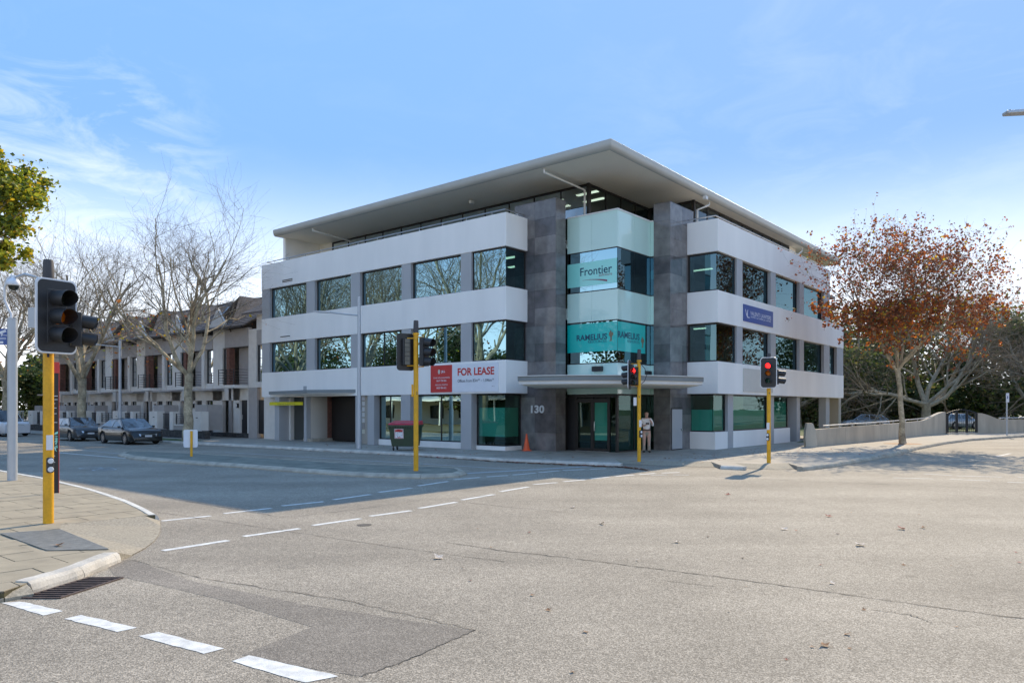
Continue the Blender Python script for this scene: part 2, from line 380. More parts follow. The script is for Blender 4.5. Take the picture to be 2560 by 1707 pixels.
# ------------------------------------------------------------------ mesh builder
class MB:
    def __init__(self):
        self.v = []; self.f = []; self.m = []
    def add(self, vs, fs, mi=0):
        n = len(self.v)
        self.v.extend([tuple(x) for x in vs])
        for f in fs:
            self.f.append(tuple(i + n for i in f)); self.m.append(mi)
        return self
    def box(self, x0, x1, y0, y1, z0, z1, mi=0):
        if x0 > x1: x0, x1 = x1, x0
        if y0 > y1: y0, y1 = y1, y0
        if z0 > z1: z0, z1 = z1, z0
        v = [(x0, y0, z0), (x1, y0, z0), (x1, y1, z0), (x0, y1, z0), (x0, y0, z1), (x1, y0, z1), (x1, y1, z1), (x0, y1, z1)]
        return self.add(v, [(0, 3, 2, 1), (4, 5, 6, 7), (0, 1, 5, 4), (1, 2, 6, 5), (2, 3, 7, 6), (3, 0, 4, 7)], mi)
    def prism(self, poly, z0, z1, mi=0, holes=False):
        a = sum(poly[i][0] * poly[(i + 1) % len(poly)][1] - poly[(i + 1) % len(poly)][0] * poly[i][1] for i in range(len(poly)))
        if a < 0: poly = poly[::-1]
        n = len(poly)
        v = [(p[0], p[1], z0) for p in poly] + [(p[0], p[1], z1) for p in poly]
        fs = [tuple(range(n - 1, -1, -1)), tuple(range(n, 2 * n))]
        fs += [(i, (i + 1) % n, n + (i + 1) % n, n + i) for i in range(n)]
        return self.add(v, fs, mi)
    def hexa(self, p, mi=0):
        """eight points: lower four then upper four"""
        return self.add(p, [(0, 3, 2, 1), (4, 5, 6, 7), (0, 1, 5, 4), (1, 2, 6, 5), (2, 3, 7, 6), (3, 0, 4, 7)], mi)
    def tube(self, pts, rads, n=8, mi=0, cap=True):
        pts = [Vector(p) for p in pts]
        if not isinstance(rads, (list, tuple)): rads = [rads] * len(pts)
        base = len(self.v)
        prev = None
        for i, p in enumerate(pts):
            if i == 0: d = pts[1] - pts[0]
            elif i == len(pts) - 1: d = pts[-1] - pts[-2]
            else: d = (pts[i + 1] - pts[i - 1])
            if d.length < 1e-9: d = Vector((0, 0, 1))
            d.normalize()
            if prev is None:
                a = Vector((1, 0, 0)) if abs(d.z) > 0.9 else Vector((0, 0, 1))
                u = d.cross(a).normalized()
            else:
                u = (prev - d * prev.dot(d))
                if u.length < 1e-6: u = d.orthogonal()
                u.normalize()
            prev = u
            w = d.cross(u)
            for k in range(n):
                t = 2 * math.pi * k / n
                q = p + (u * math.cos(t) + w * math.sin(t)) * rads[i]
                self.v.append((q.x, q.y, q.z))
        for i in range(len(pts) - 1):
            for k in range(n):
                a = base + i * n + k; b = base + i * n + (k + 1) % n
                self.f.append((a, b, b + n, a + n)); self.m.append(mi)
        if cap:
            self.f.append(tuple(base + k for k in range(n - 1, -1, -1))); self.m.append(mi)
            e = base + (len(pts) - 1) * n
            self.f.append(tuple(e + k for k in range(n))); self.m.append(mi)
        return self
    def quad(self, a, b, c, d, mi=0):
        return self.add([a, b, c, d], [(0, 1, 2, 3)], mi)
    def lathe(self, prof, n=24, origin=(0, 0, 0), axis='Z', mi=0):
        """prof: list of (radius, height)"""
        base = len(self.v)
        o = Vector(origin)
        for (r, h) in prof:
            for k in range(n):
                t = 2 * math.pi * k / n
                if axis == 'Z': q = (r * math.cos(t), r * math.sin(t), h)
                elif axis == 'Y': q = (r * math.sin(t), h, r * math.cos(t))
                else: q = (h, r * math.cos(t), r * math.sin(t))
                self.v.append((o.x + q[0], o.y + q[1], o.z + q[2]))
        for i in range(len(prof) - 1):
            for k in range(n):
                a = base + i * n + k; b = base + i * n + (k + 1) % n
                self.f.append((a, b, b + n, a + n)); self.m.append(mi)
        return self
    def xform(self, mtx):
        self.v = [tuple(mtx @ Vector(p)) for p in self.v]
        return self
    def mesh(self, name, mats):
        me = bpy.data.meshes.new(name)
        me.from_pydata(self.v, [], self.f)
        if not isinstance(mats, (list, tuple)): mats = [mats]
        for mm in mats: me.materials.append(mm)
        if len(mats) > 1: me.polygons.foreach_set('material_index', self.m)
        me.update()
        return me

def smooth(o, angle=40):
    me = o.data
    me.polygons.foreach_set('use_smooth', [True] * len(me.polygons))
    me.update()
    try: me.set_sharp_from_angle(angle=R(angle))
    except Exception: pass
    return o

def fixn(me):
    b = bmesh.new(); b.from_mesh(me)
    bmesh.ops.remove_doubles(b, verts=b.verts, dist=1e-5)
    bmesh.ops.recalc_face_normals(b, faces=b.faces)
    b.to_mesh(me); b.free()

def obj(name, mb, mats, parent=None, loc=None, rz=None, sm=False, bevel=0, fix=False, kind=None, label=None):
    me = mb.mesh(name, mats) if isinstance(mb, MB) else mb
    if fix: fixn(me)
    o = bpy.data.objects.new(name, me)
    C.objects.link(o)
    if parent: o.parent = parent
    if loc is not None: o.location = loc
    if rz is not None: o.rotation_euler = (0, 0, rz)
    if sm: smooth(o)
    if bevel:
        m = o.modifiers.new('bevel', 'BEVEL'); m.width = bevel; m.segments = 2; m.limit_method = 'ANGLE'
    if kind: o['kind'] = kind
    if label: o['label'] = label
    return o

def tag(o, label, cat, group=None):
    o['label'] = label; o['category'] = cat
    if group: o['group'] = group
    return o

def thing(name, label, cat, loc=(0, 0, 0), rz=0.0, group=None):
    o = bpy.data.objects.new(name, None)
    o.empty_display_size = 0.3
    C.objects.link(o)
    o.location = loc; o.rotation_euler = (0, 0, rz)
    return tag(o, label, cat, group)

def copy_tree(o, parent=None):
    c = o.copy(); C.objects.link(c); c.parent = parent
    for ch in list(o.children): copy_tree(ch, c)
    return c

def dup(root, loc, rz, label, group=None, scale=None):
    c = copy_tree(root)
    c.location = loc; c.rotation_euler = (0, 0, rz)
    c['label'] = label
    if group: c['group'] = group
    if scale: c.scale = scale
    return c

def text_mesh(s, origin, u, up, width, height, bold=0.0, depth=0.01, align='L', shear=0.0):
    """flat lettering fitted into width x height, laid on the plane (u, up)"""
    cu = bpy.data.curves.new('txt', 'FONT')
    cu.body = s; cu.size = 1.0; cu.offset = bold; cu.extrude = 0.0; cu.resolution_u = 3; cu.shear = shear
    o = bpy.data.objects.new('txt', cu); C.objects.link(o)
    bpy.context.view_layer.update()
    dg = bpy.context.evaluated_depsgraph_get()
    me = bpy.data.meshes.new_from_object(o.evaluated_get(dg))
    bpy.data.objects.remove(o); bpy.data.curves.remove(cu)
    xs = [v.co.x for v in me.vertices]; ys = [v.co.y for v in me.vertices]
    x0, x1, y0, y1 = min(xs), max(xs), min(ys), max(ys)
    O = Vector(origin); u = Vector(u).normalized(); up = Vector(up).normalized(); nn = u.cross(up)
    mb = MB()
    vs = [O + u * ((v.co.x - x0) / (x1 - x0) * width) + up * ((v.co.y - y0) / (y1 - y0) * height) for v in me.vertices]
    mb.add(vs, [tuple(p.vertices) for p in me.polygons])
    bpy.data.meshes.remove(me)
    return mb
# ------------------------------------------------------------------ ground, roads, pavements
def clip_rect(poly, O, U, V, u0, u1, v0, v1):
    """clip a 2-D polygon by a rectangle in the (U, V) axes"""
    pts = [((p[0] - O[0]) * U[0] + (p[1] - O[1]) * U[1], (p[0] - O[0]) * V[0] + (p[1] - O[1]) * V[1]) for p in poly]
    for ax, lim, sg in ((0, u0, 1), (0, u1, -1), (1, v0, 1), (1, v1, -1)):
        out = []
        n = len(pts)
        for i in range(n):
            a, b = pts[i], pts[(i + 1) % n]
            da, db = (a[ax] - lim) * sg, (b[ax] - lim) * sg
            if da >= 0: out.append(a)
            if (da >= 0) != (db >= 0):
                t = da / (da - db)
                out.append((a[0] + (b[0] - a[0]) * t, a[1] + (b[1] - a[1]) * t))
        pts = out
        if len(pts) < 3: return []
    return [(O[0] + U[0] * p[0] + V[0] * p[1], O[1] + U[1] * p[0] + V[1] * p[1]) for p in pts]

def area(poly):
    return abs(sum(poly[i][0] * poly[(i + 1) % len(poly)][1] - poly[(i + 1) % len(poly)][0] * poly[i][1] for i in range(len(poly)))) / 2

ER = Vector((cr, sr, 0)); EL = Vector((-sr, cr, 0))
gm = MB().quad((-700, -300, -0.05), (700, -300, -0.05), (700, 900, -0.05), (-700, 900, -0.05))
obj('ground', gm, M['grass'], kind='structure')
rm = MB().quad((-160, -60, 0), (160, -60, 0), (160, 200, 0), (-160, 200, 0))
road = obj('road', rm, M['asphalt'], kind='structure')

ZM = 0.004
def stripe(a, b, w, z=ZM):
    a = Vector((a[0], a[1], 0)); b = Vector((b[0], b[1], 0))
    d = (b - a).normalized(); n = Vector((-d.y, d.x, 0)) * (w / 2)
    return MB().quad(*[(p.x, p.y, z) for p in (a - n, b - n, b + n, a + n)])

def ragged(a, b, w, z=ZM, seg=10, amp=0.006):
    a = Vector((a[0], a[1], 0)); b = Vector((b[0], b[1], 0)); d = (b - a); n = Vector((-d.y, d.x, 0)).normalized() * (w / 2)
    lo = []; hi = []
    for i in range(seg + 1):
        t = i / seg; p = a + d * t
        lo.append(p - n * (1 + random.uniform(-amp, amp) / w * 2)); hi.append(p + n * (1 + random.uniform(-amp, amp) / w * 2))
    mb = MB()
    vs = [(p.x, p.y, z) for p in lo + hi]
    mb.add(vs, [(i, i + 1, seg + 2 + i, seg + 1 + i) for i in range(seg)])
    return mb

def s7(x, y): return (300 + x / 1.68, 1050 + y / 1.68)
serA = [((175, 423), (380, 402)), ((437, 392), (635, 370)), ((680, 360), (855, 342)), ((895, 334), (1052, 312)), ((1087, 303), (1225, 285)),
        ((1252, 276), (1378, 257)), ((1405, 250), (1512, 240)), ((1540, 238), (1630, 232)), ((1650, 230), (1745, 222)), ((1760, 220), (1845, 212)),
        ((1860, 211), (1950, 207)), ((1975, 206), (2040, 203))]
serB = [((180, 548), (455, 505)), ((520, 488), (755, 455)), ((810, 442), (1010, 413)), ((1052, 403), (1222, 380)), ((1258, 370), (1413, 344)),
        ((1435, 335), (1570, 312)), ((1597, 300), (1715, 280)), ((1737, 270), (1835, 262)), ((1863, 258), (1955, 250)), ((1975, 246), (2055, 239)),
        ((2080, 236), (2160, 230)), ((2180, 228), (2250, 223)), ((2275, 222), (2350, 219))]
for s in serA + serB:
    obj('lane_dash', ragged(G(*s7(*s[0])), G(*s7(*s[1])), 0.13), M['line'], road)
for x0, y0, x1, y1 in ((1628, 1187.5, 1668, 1186.5), (1682, 1186.5, 1722, 1187), (2233, 1193.8, 2333, 1196.7), (2375, 1197.5, 2476, 1201.7), (2518, 1205, 2580, 1207),
                       (2308, 1184, 2380, 1188), (2392, 1189, 2505, 1192), (2545, 1192.5, 2600, 1194)):
    obj('lane_dash', ragged(G(x0, y0), G(x1, y1), 0.13), M['line_worn'], road)
obj('lane_dash', ragged(G(2490.6, 1141.4), G(2526, 1133), 0.13), M['line_worn'], road)
# near crossing blocks
def q2(x, y): return G(x, y, 0)
for q in (((2, 1506.5), (52, 1503), (157, 1527), (108, 1538)), ((161.5, 1547), (203, 1536.8), (343, 1569), (293, 1578.8)),
          ((345, 1590), (394.7, 1579.6), (561.5, 1621.5), (509.7, 1633.7)), ((578, 1652), (624.7, 1637.5), (847, 1690), (762, 1706))):
    p = [q2(*a) for a in q]
    mb = MB(); n = 9
    top = [p[0].lerp(p[3], i / n) + Vector((random.uniform(-.008, .008), random.uniform(-.008, .008), 0)) for i in range(n + 1)]
    bot = [p[1].lerp(p[2], i / n) + Vector((random.uniform(-.008, .008), random.uniform(-.008, .008), 0)) for i in range(n + 1)]
    mb.add([(a.x, a.y, ZM) for a in top + bot], [(i, i + 1, n + 2 + i, n + 1 + i) for i in range(n)])
    obj('crossing_block', mb, M['line'], road)
obj('lane_line', ragged(G(561.9, 1130.4), G(1276, 1172), 0.11, seg=40), M['line_worn'], road)
obj('lane_line', ragged(G(140, 1130.7), G(424, 1154.3), 0.14, seg=30), M['line'], road)
obj('lane_line', ragged(G(152, 1120), G(300, 1134), 0.11, seg=30), M['line_worn'], road)
obj('stop_line', ragged(G(1166, 1183), G(1490, 1164.6), 0.30, seg=20), M['line_worn'], road)
# worn bicycle symbol
bc = Vector(G(244, 1172)); mbk = MB()
for s in (-0.55, 0.55):
    for k in range(14):
        a0, a1 = 2 * math.pi * k / 14, 2 * math.pi * (k + 1) / 14
        c = bc + EL * s
        def rp_(a, r_): 
            q = c + EL * (math.cos(a) * r_) + ER * (math.sin(a) * r_); return (q.x, q.y, ZM)
        mbk.quad(rp_(a0, .30), rp_(a1, .30), rp_(a1, .38), rp_(a0, .38))
for a, b in (((-.55, 0), (-.1, .5)), ((-.1, .5), (.45, .45)), ((.55, 0), (.4, .6)), ((-.1, .5), (0, 0)), ((-.55, 0), (0, 0)), ((0, 0), (.45, .45)), ((-.2, .62), (.05, .62))):
    st = stripe(bc + EL * a[0] + ER * a[1], bc + EL * b[0] + ER * b[1], .06, ZM + .001 if False else ZM)
    mbk.add(st.v, st.f)
obj('bicycle_symbol', mbk, M['line_worn'], road)

# darker re-laid strip and sealed cracks
pp = [(262, 1404), (330, 1398), (480, 1452), (760, 1510), (1186, 1575), (1040, 1640), (905, 1690), (790, 1672), (605, 1636), (780, 1566), (560, 1500), (400, 1462), (285, 1437)]
mb = MB(); mb.add([tuple(G(x, y, 0.002)) for x, y in pp], [tuple(range(len(pp)))])
obj('asphalt_patch', mb, M['asphalt_patch'], road)
def crack(pxs, w=0.014, jit=0.02, sub=14):
    pts = [G(x, y) for x, y in pxs]; mb = MB(); line = []
    for i in range(len(pts) - 1):
        for k in range(sub):
            p = pts[i].lerp(pts[i + 1], k / sub); line.append(p + Vector((random.uniform(-jit, jit), random.uniform(-jit, jit), 0)))
    line.append(pts[-1]); vs = []
    for i, p in enumerate(line):
        d = (line[min(i + 1, len(line) - 1)] - line[max(0, i - 1)]).normalized(); n = Vector((-d.y, d.x, 0)) * w * random.uniform(.25, .9)
        vs += [(p.x - n.x, p.y - n.y, .006), (p.x + n.x, p.y + n.y, .006)]
    mb.add(vs, [(2 * i, 2 * i + 2, 2 * i + 3, 2 * i + 1) for i in range(len(line) - 1)])
    obj('crack', mb, M['crack'], road)
crack([(1115, 1356), (1270, 1378), (1431, 1395), (1600, 1416.7), (1847, 1448), (2199, 1497.6), (2700, 1566)], .014)
crack([(1127, 1252), (1280, 1268), (1419, 1281)], .012)
crack([(722, 1293), (900, 1272), (1056, 1249.4), (1250, 1238)], .012)
crack([(383, 1237.5), (560, 1268), (711, 1294)], .012)
crack([(330, 1400), (520, 1448), (860, 1500), (1186, 1575)], .009)
crack([(395, 1280), (700, 1325), (1020, 1372), (1270, 1405)], .010)
crack([(1186, 1575), (1040, 1640), (905, 1690)], .009)
crack([(1670, 1452), (1785, 1466)], .008)
crack([(2180, 1524), (2270, 1535), (2330, 1556)], .008)
crack([(1760, 1190), (2000, 1202), (2300, 1214), (2600, 1226)], .02)
obj('service_cover', MB().lathe([(0.0, .007), (.105, .007), (.13, .007)], 20, tuple(G(911, 1312))), M['crack'], road)

# --- main pavement with kerb
kz = 0.12
KO = [(1260, 1146), (1400, 1152), (1553, 1158)]
outer = [P(19.9, 98, kz), P(20.7, 44, kz), G(650, 1113.3, kz), G(1050, 1132.9, kz)] + [G(x, y, kz) for x, y in KO]
rampA_px = [(1553, 1158.5), (1650, 1163.5), (1740, 1166), (1803, 1166.5)]
mid = [G(x, y, kz) for x, y in ((1803, 1163), (1835, 1164.5), (1865, 1166))]
rampB_px = [(1865, 1170), (1940, 1173.5), (2004, 1171)]
right = [G(x, y, kz) for x, y in ((2004, 1168), (2091, 1158), (2167, 1144.5), (2230, 1133), (2292, 1117.5), (2360, 1105), (2426, 1097), (2560, 1088), (2640, 1084.5))]
right.append(right[-1] + ER * 70)
INW = Vector((-0.095, 0.995, 0))
def ramp_in(px): 
    g = G(px[0], px[1], 0.01); return Vector((g.x, g.y, kz)) + INW * 1.0
inA = [ramp_in(p) for p in rampA_px]; inB = [ramp_in(p) for p in rampB_px]
poly = outer + inA + mid + inB + right + [P(150, 100, kz), P(19.9, 110, kz)]
pave = obj('pavement', MB().prism([(p.x, p.y) for p in poly], 0.0, kz), M['pavement'], kind='structure')
for px, inn in ((rampA_px, inA), (rampB_px, inB)):
    out_ = [G(x, y, 0.008) for x, y in px]
    mb = MB(); n = len(px)
    mb.add([tuple(p) for p in out_ + inn], [(i, i + 1, n + i + 1, n + i) for i in range(n - 1)])
    # closing triangles at the flares
    obj('kerb_ramp', mb, M['ramp'], pave)

def resample(pts, step):
    out = [pts[0].copy()]; acc = 0; 
    for i in range(len(pts) - 1):
        a, b = pts[i], pts[i + 1]; L = (b - a).length
        if L < 1e-6: continue
        t = step - acc
        while t <= L:
            out.append(a.lerp(b, t / L)); t += step
        acc = L - (t - step)
    out.append(pts[-1].copy())
    return out

def kerb(pts, side, w, top, step, m, parent, slope=0.35, gap=0.006, sub=3, proud=0.006, z0=-0.01, jit=0.0015):
    """kerb stones following a line; side=+1 body lies left of the line"""
    pts = [Vector((p.x, p.y, 0)) for p in pts]
    fine = resample(pts, step / sub)
    i = 0
    while i < len(fine) - 1:
        seg = fine[i:i + sub + 1]
        if len(seg) < 2: break
        rows = []
        for k, p in enumerate(seg):
            gi = i + k
            d = (fine[min(gi + 1, len(fine) - 1)] - fine[max(gi - 1, 0)]).normalized()
            n = Vector((-d.y, d.x, 0)) * side
            q = p + d * (gap if k == 0 else (-gap if k == len(seg) - 1 else 0))
            rows.append((q, n))
        zt = top + proud + random.uniform(-.003, .003)
        sh = -(0.05 + slope * .08)
        prof = [(-0.004, z0), (-0.004, top * 0.35), (0.02 + slope * .03, top * 0.82), (0.05 + slope * .08, zt), (w, zt), (w, z0)]
        vs = []; 
        for q, n in rows:
            for (o_, z_) in prof:
                jo = o_ + sh + random.uniform(-jit, jit); vs.append((q.x + n.x * jo, q.y + n.y * jo, z_ + random.uniform(-jit, jit)))
        m_ = len(prof); fs = []
        for a in range(len(rows) - 1):
            for b in range(m_):
                fs.append((a * m_ + b, (a + 1) * m_ + b, (a + 1) * m_ + (b + 1) % m_, a * m_ + (b + 1) % m_))
        fs.append(tuple(range(m_))); fs.append(tuple((len(rows) - 1) * m_ + k for k in range(m_ - 1, -1, -1)))
        obj('kerb_stone', MB().add(vs, fs), m, parent, fix=True)
        i += sub
kerb(outer[1:] , +1, .18, kz, 2.0, M['kerb_far'], pave, slope=.1)
kerb([mid[0], mid[1], mid[2]], +1, .16, kz, .8, M['kerb_far'], pave, slope=.6)
kerb([right[0]] + right[1:-1] + [right[-2] + ER * 15], +1, .22, kz + .02, 1.5, M['kerb'], pave, slope=.15)
# mossy ground ring round the autumn tree, lawn behind the wall
tb = G(2256.8, 1109, kz)
obj('tree_pit', MB().lathe([(0, .128), (.6, .127), (.95, .1245)], 18, (tb.x, tb.y, 0)), M['leaf_dry'], pave)
lw = [G(1990, 1106, kz), G(2060, 1104, kz), G(2185, 1097, kz), G(2310, 1085, kz), G(2400, 1079, kz), G(2600, 1074, kz)]
lp = lw + [P(140, 30), P(140, 99), P(52.6, 99), P(52.6, 16)]
mb = MB(); mb.add([(p.x, p.y, .126) for p in lp], [tuple(range(len(lp)))])
obj('park_lawn', mb, M['grass'], pave)
vg = [P(20.95, 48.5), P(20.95, 42), P(22.4, 42), P(22.4, 48.5)]
mb = MB(); mb.add([(p.x, p.y, .125) for p in vg], [(0, 1, 2, 3)])
obj('grass_verge', mb, M['grass'], pave)

# --- median island
isl_px = [(306, 1139.3), (335, 1147), (419, 1155), (520, 1162.5), (615.5, 1169), (776, 1182), (900, 1190.5), (1008, 1195), (1080, 1195.5), (1136, 1192), (1154, 1186), (1140, 1178.5), (1095, 1175), (895, 1167.5), (640, 1150.5), (500, 1141), (359.5, 1133.6), (318, 1134.5)]
isl = [G(x, y, 0.0) for x, y in isl_px]
island = obj('traffic_island', MB().prism([(p.x * 1.0, p.y) for p in isl], 0.0, .118), M['island'], kind='structure')
kerb(isl + [isl[0]], +1, .26, .12, 1.1, M['kerb'], island, slope=1.6, proud=.008)
for b_ in (0.3,):
    pass

# --- near left footpath: slabs laid one by one
far0 = G(0, 1175, kz)
near_out = [G(292, 1381, kz), G(187, 1422, kz), G(68, 1456, kz)]
nf = near_out[-1] + (near_out[-1] - near_out[0]).normalized() * 0.35
endp = nf - ER * 14
plain = [far0 + EL * 50, far0 + EL * 8, far0, G(108, 1194, kz), G(225.5, 1221, kz), G(316, 1250, kz), G(361, 1270.6, kz), G(388, 1286.4, kz)]
arc_px = [(388, 1286.4), (399, 1300), (401.4, 1315), (397, 1335), (385, 1352), (361, 1370), (329, 1387)]
arc = [G(x, y, 0.012) for x, y in arc_px]
inner_r = [G(x, y, kz) for x, y in ((270.6, 1373.5), (149, 1324), (149, 1311), (361, 1288.7))]
fp_poly = plain + [Vector((p.x, p.y, kz)) for p in inner_r[::-1]] + near_out + [nf, endp, endp - EL * -60 - ER * 8]
fp = obj('footpath', MB().prism([(p.x, p.y) for p in fp_poly], 0.0, kz - .012), M['joint'], kind='structure')
rpoly = arc + [near_out[0]] + inner_r
b = bmesh.new(); vv = [b.verts.new(p) for p in rpoly]; b.faces.new(vv); bmesh.ops.triangulate(b, faces=b.faces[:])
me = bpy.data.meshes.new('kerb_ramp'); b.to_mesh(me); b.free(); me.materials.append(M['ramp'])
obj('kerb_ramp', me, None, fp)
O2 = (far0.x, far0.y); cnt = 0
gq = [G(x, y, kz) for x, y in ((2, 1333.8), (149, 1324), (270.6, 1373.5), (119.5, 1376.6))]
slab_subject = [(p.x, p.y) for p in fp_poly]
def inpoly(x, y, poly_):
    c_ = False; n = len(poly_)
    for i in range(n):
        a, b2 = poly_[i], poly_[(i + 1) % n]
        if (a[1] > y) != (b2[1] > y) and x < (b2[0] - a[0]) * (y - a[1]) / (b2[1] - a[1]) + a[0]: c_ = not c_
    return c_
SW, SH = 0.80, 0.60
for j in range(-40, 30):
    for i in range(-22, 30):
        u0 = i * SW + (SW / 2 if j % 2 else 0); v0 = j * SH
        c_ = Vector((O2[0], O2[1], 0)) + ER * (u0 + SW / 2) + EL * (v0 + SH / 2)
        if c_.y < 5 or c_.y > 25 or c_.x / c_.y < -0.80: continue
        pl = clip_rect(slab_subject, O2, (ER.x, ER.y), (EL.x, EL.y), u0 + .007, u0 + SW - .007, v0 + .007, v0 + SH - .007)
        if not pl or area(pl) < .02: continue
        zt = kz + random.uniform(-.003, .003)
        if inpoly(c_.x, c_.y, [(p.x, p.y) for p in gq]): zt -= .006
        obj('paving_slab', MB().prism(pl, kz - .03, zt), M['slab'], fp); cnt += 1
kerb([p for p in plain[2:]], +1 if True else -1, .17, kz, 1.2, M['kerb_white'], fp, slope=.2, proud=.008) if False else None
kl = plain[1:]
kerb(kl[::-1], +1, .17, kz, 1.2, M['kerb_white'], fp, slope=.2, proud=.008)
kerb([near_out[0], near_out[1], near_out[2]], -1, .20, kz, .7, M['kerb_white'], fp, slope=.2, proud=.012) if False else None
kerb([near_out[2], near_out[1], near_out[0]], +1, .22, kz, .8, M['kerb_far'], fp, slope=.12, proud=.012, sub=6, jit=.005)
sk0 = Vector((near_out[0].x, near_out[0].y, 0)); n0_ = (near_out[0] - near_out[1]).normalized() * .02
obj('ramp_flare', MB().add([tuple(arc[-1] + Vector((0, 0, -.01))), tuple(sk0 + n0_ - Vector((0, 0, .01))), tuple(near_out[0] + n0_), tuple(arc[-1])], [(0, 1, 2, 3)]), M['ramp'], fp)
p_end = plain[-1]
obj('ramp_flare', MB().add([tuple(arc[0]), (p_end.x, p_end.y, -.01), tuple(p_end), tuple(arc[1])], [(0, 1, 2), (0, 2, 3)]), M['ramp'], fp)
kerb([endp, near_out[2]], +1, .45, kz - .02, 1.4, M['ramp'], fp, slope=2.0, proud=.012)

def bil(q, u, v): return q[0].lerp(q[1], u).lerp(q[3].lerp(q[2], u), v)
def strip(q0, q1, w, z0, z1):
    d = (q1 - q0).normalized(); n = Vector((-d.y, d.x, 0)) * w / 2
    return MB().hexa([(p.x, p.y, z0) for p in (q0 - n, q1 - n, q1 + n, q0 + n)] + [(p.x, p.y, z1) for p in (q0 - n, q1 - n, q1 + n, q0 + n)])
mb = MB().add([(p.x, p.y, kz + .004) for p in gq], [(0, 1, 2, 3)])
gr = thing('pit_grate', 'rectangular steel mesh grate set into the sandy footpath beside the near kerb corner', 'grate', tuple(gq[0]))
def rel(mb_, o): 
    mb_.v = [(x - o[0], y - o[1], z - o[2]) for x, y, z in mb_.v]; return mb_
obj('pit_bed', rel(mb, gq[0]), M['drain'], gr)
mb = MB()
for k in range(31):
    s_ = strip(bil(gq, k / 30, 0), bil(gq, k / 30, 1), .018, kz + .005, kz + .014); mb.add(s_.v, s_.f)
for k in range(19):
    s_ = strip(bil(gq, 0, k / 18), bil(gq, 1, k / 18), .018, kz + .005, kz + .0125); mb.add(s_.v, s_.f)
obj('grate_mesh', rel(mb, gq[0]), M['grate_steel'], gr)
dq = [G(x, y) for x, y in ((52, 1496), (219, 1445.6), (306.7, 1445), (149, 1496))]
dg_ = thing('gutter_grate', 'rusty slotted gutter grate in the road against the near kerb', 'grate', tuple(dq[0]))
obj('pit_bed', rel(MB().add([(p.x, p.y, .004) for p in dq], [(0, 1, 2, 3)]), dq[0]), M['drain'], dg_)
for k in range(12):
    s_ = strip(bil(dq, 0, k / 11) , bil(dq, 1, k / 11), .022, .005, .018) if False else strip(bil(dq, k / 11, 0), bil(dq, k / 11, 1), .020, .005, .018)
    obj('bar', rel(s_, dq[0]), M['grate'], dg_)
s1 = strip(dq[0], dq[1], .03, .004, .016); s2 = strip(dq[3], dq[2], .03, .004, .016); mb = MB().add(s1.v, s1.f); mb.add(s2.v, s2.f)
obj('grate_rim', rel(mb, dq[0]), M['grate'], dg_)

# ------------------------------------------------------------------ office building
R0, L0 = 25.29, 14.43
LEND, REND3, REND2 = 40.93, 49.27, 52.2
BO = (R0, L0, kz)
bld = thing('office_building', 'white four-level corner office building with dark stone piers, green glass corner and wide flat roof', 'building', tuple(P(R0, L0, kz)), TH)
def bob(name, mb, mats, parent=None, **kw):
    mb.v = [(x - BO[0], y - BO[1], z - BO[2]) for x, y, z in mb.v]
    return obj(name, mb, mats, parent or bld, **kw)
bands = [(2.721, 4.214), (6.021, 7.505), (9.304, 10.805)]
AL = 21.26; BR = 32.355; AD = 1.547   # corner A at (R0, AL); corner B at (BR, L0)
T = 0.5
for i, (z0, z1) in enumerate(bands):
    p = [(R0, LEND), (R0, AL), (R0 + AD, AL), (R0 + AD, AL + T), (R0 + T, AL + T), (R0 + T, LEND)]
    bob('facade_band', MB().prism(p, z0, z1), M['white_wall'], bevel=.012)
    re = REND3 if i == 2 else REND2
    p = [(BR, L0 + AD), (BR, L0), (re, L0), (re, L0 + T), (BR + T, L0 + T), (BR + T, L0 + AD)]
    bob('facade_band', MB().prism(p, z0, z1), M['white_wall'], bevel=.012)

glasses = {'up': 'glass', 'low': 'glass_low'}
def win(face, a0, a1, z0, z1, plane, fw=.07, mull=(), gm_='glass', name='window', fd=.09, sides=(1, 1), inset=.03):
    """framed glazing on a facade. face 'L': plane r=plane, a is l; face 'R': plane l=plane, a is r"""
    if a0 > a1: a0, a1 = a1, a0
    def bx(mb, u0, u1, d0, d1, w0, w1):
        if face == 'L': mb.box(plane + d0, plane + d1, u0, u1, w0, w1)
        else: mb.box(u0, u1, plane + d0, plane + d1, w0, w1)
    mb = MB()
    bx(mb, a0, a1, 0, fd, z1 - fw, z1 - .001); bx(mb, a0, a1, 0, fd, z0 + .001, z0 + fw * .7)
    if sides[0]: bx(mb, a0, a0 + fw, 0, fd, z0 + fw * .7, z1 - fw)
    if sides[1]: bx(mb, a1 - fw, a1, 0, fd, z0 + fw * .7, z1 - fw)
    for m_ in mull: bx(mb, m_ - .025, m_ + .025, 0, fd, z0 + fw * .7, z1 - fw)
    fo = bob(name, mb, M['frame'])
    s = a0 + (fw if sides[0] else 0); e = a1 - (fw if sides[1] else 0)
    cuts = [s] + [m_ for m_ in sorted(mull)] + [e]
    for k in range(len(cuts) - 1):
        g = MB(); x0 = cuts[k] + (.025 if k else 0); x1 = cuts[k + 1] - (.025 if k < len(cuts) - 2 else 0)
        if face == 'L': g.quad((plane + inset, x0, z0 + fw * .7), (plane + inset, x1, z0 + fw * .7), (plane + inset, x1, z1 - fw), (plane + inset, x0, z1 - fw))
        else: g.quad((x0, plane + inset, z0 + fw * .7), (x1, plane + inset, z0 + fw * .7), (x1, plane + inset, z1 - fw), (x0, plane + inset, z1 - fw))
        bob('pane', g, M[gm_], fo)
    return fo

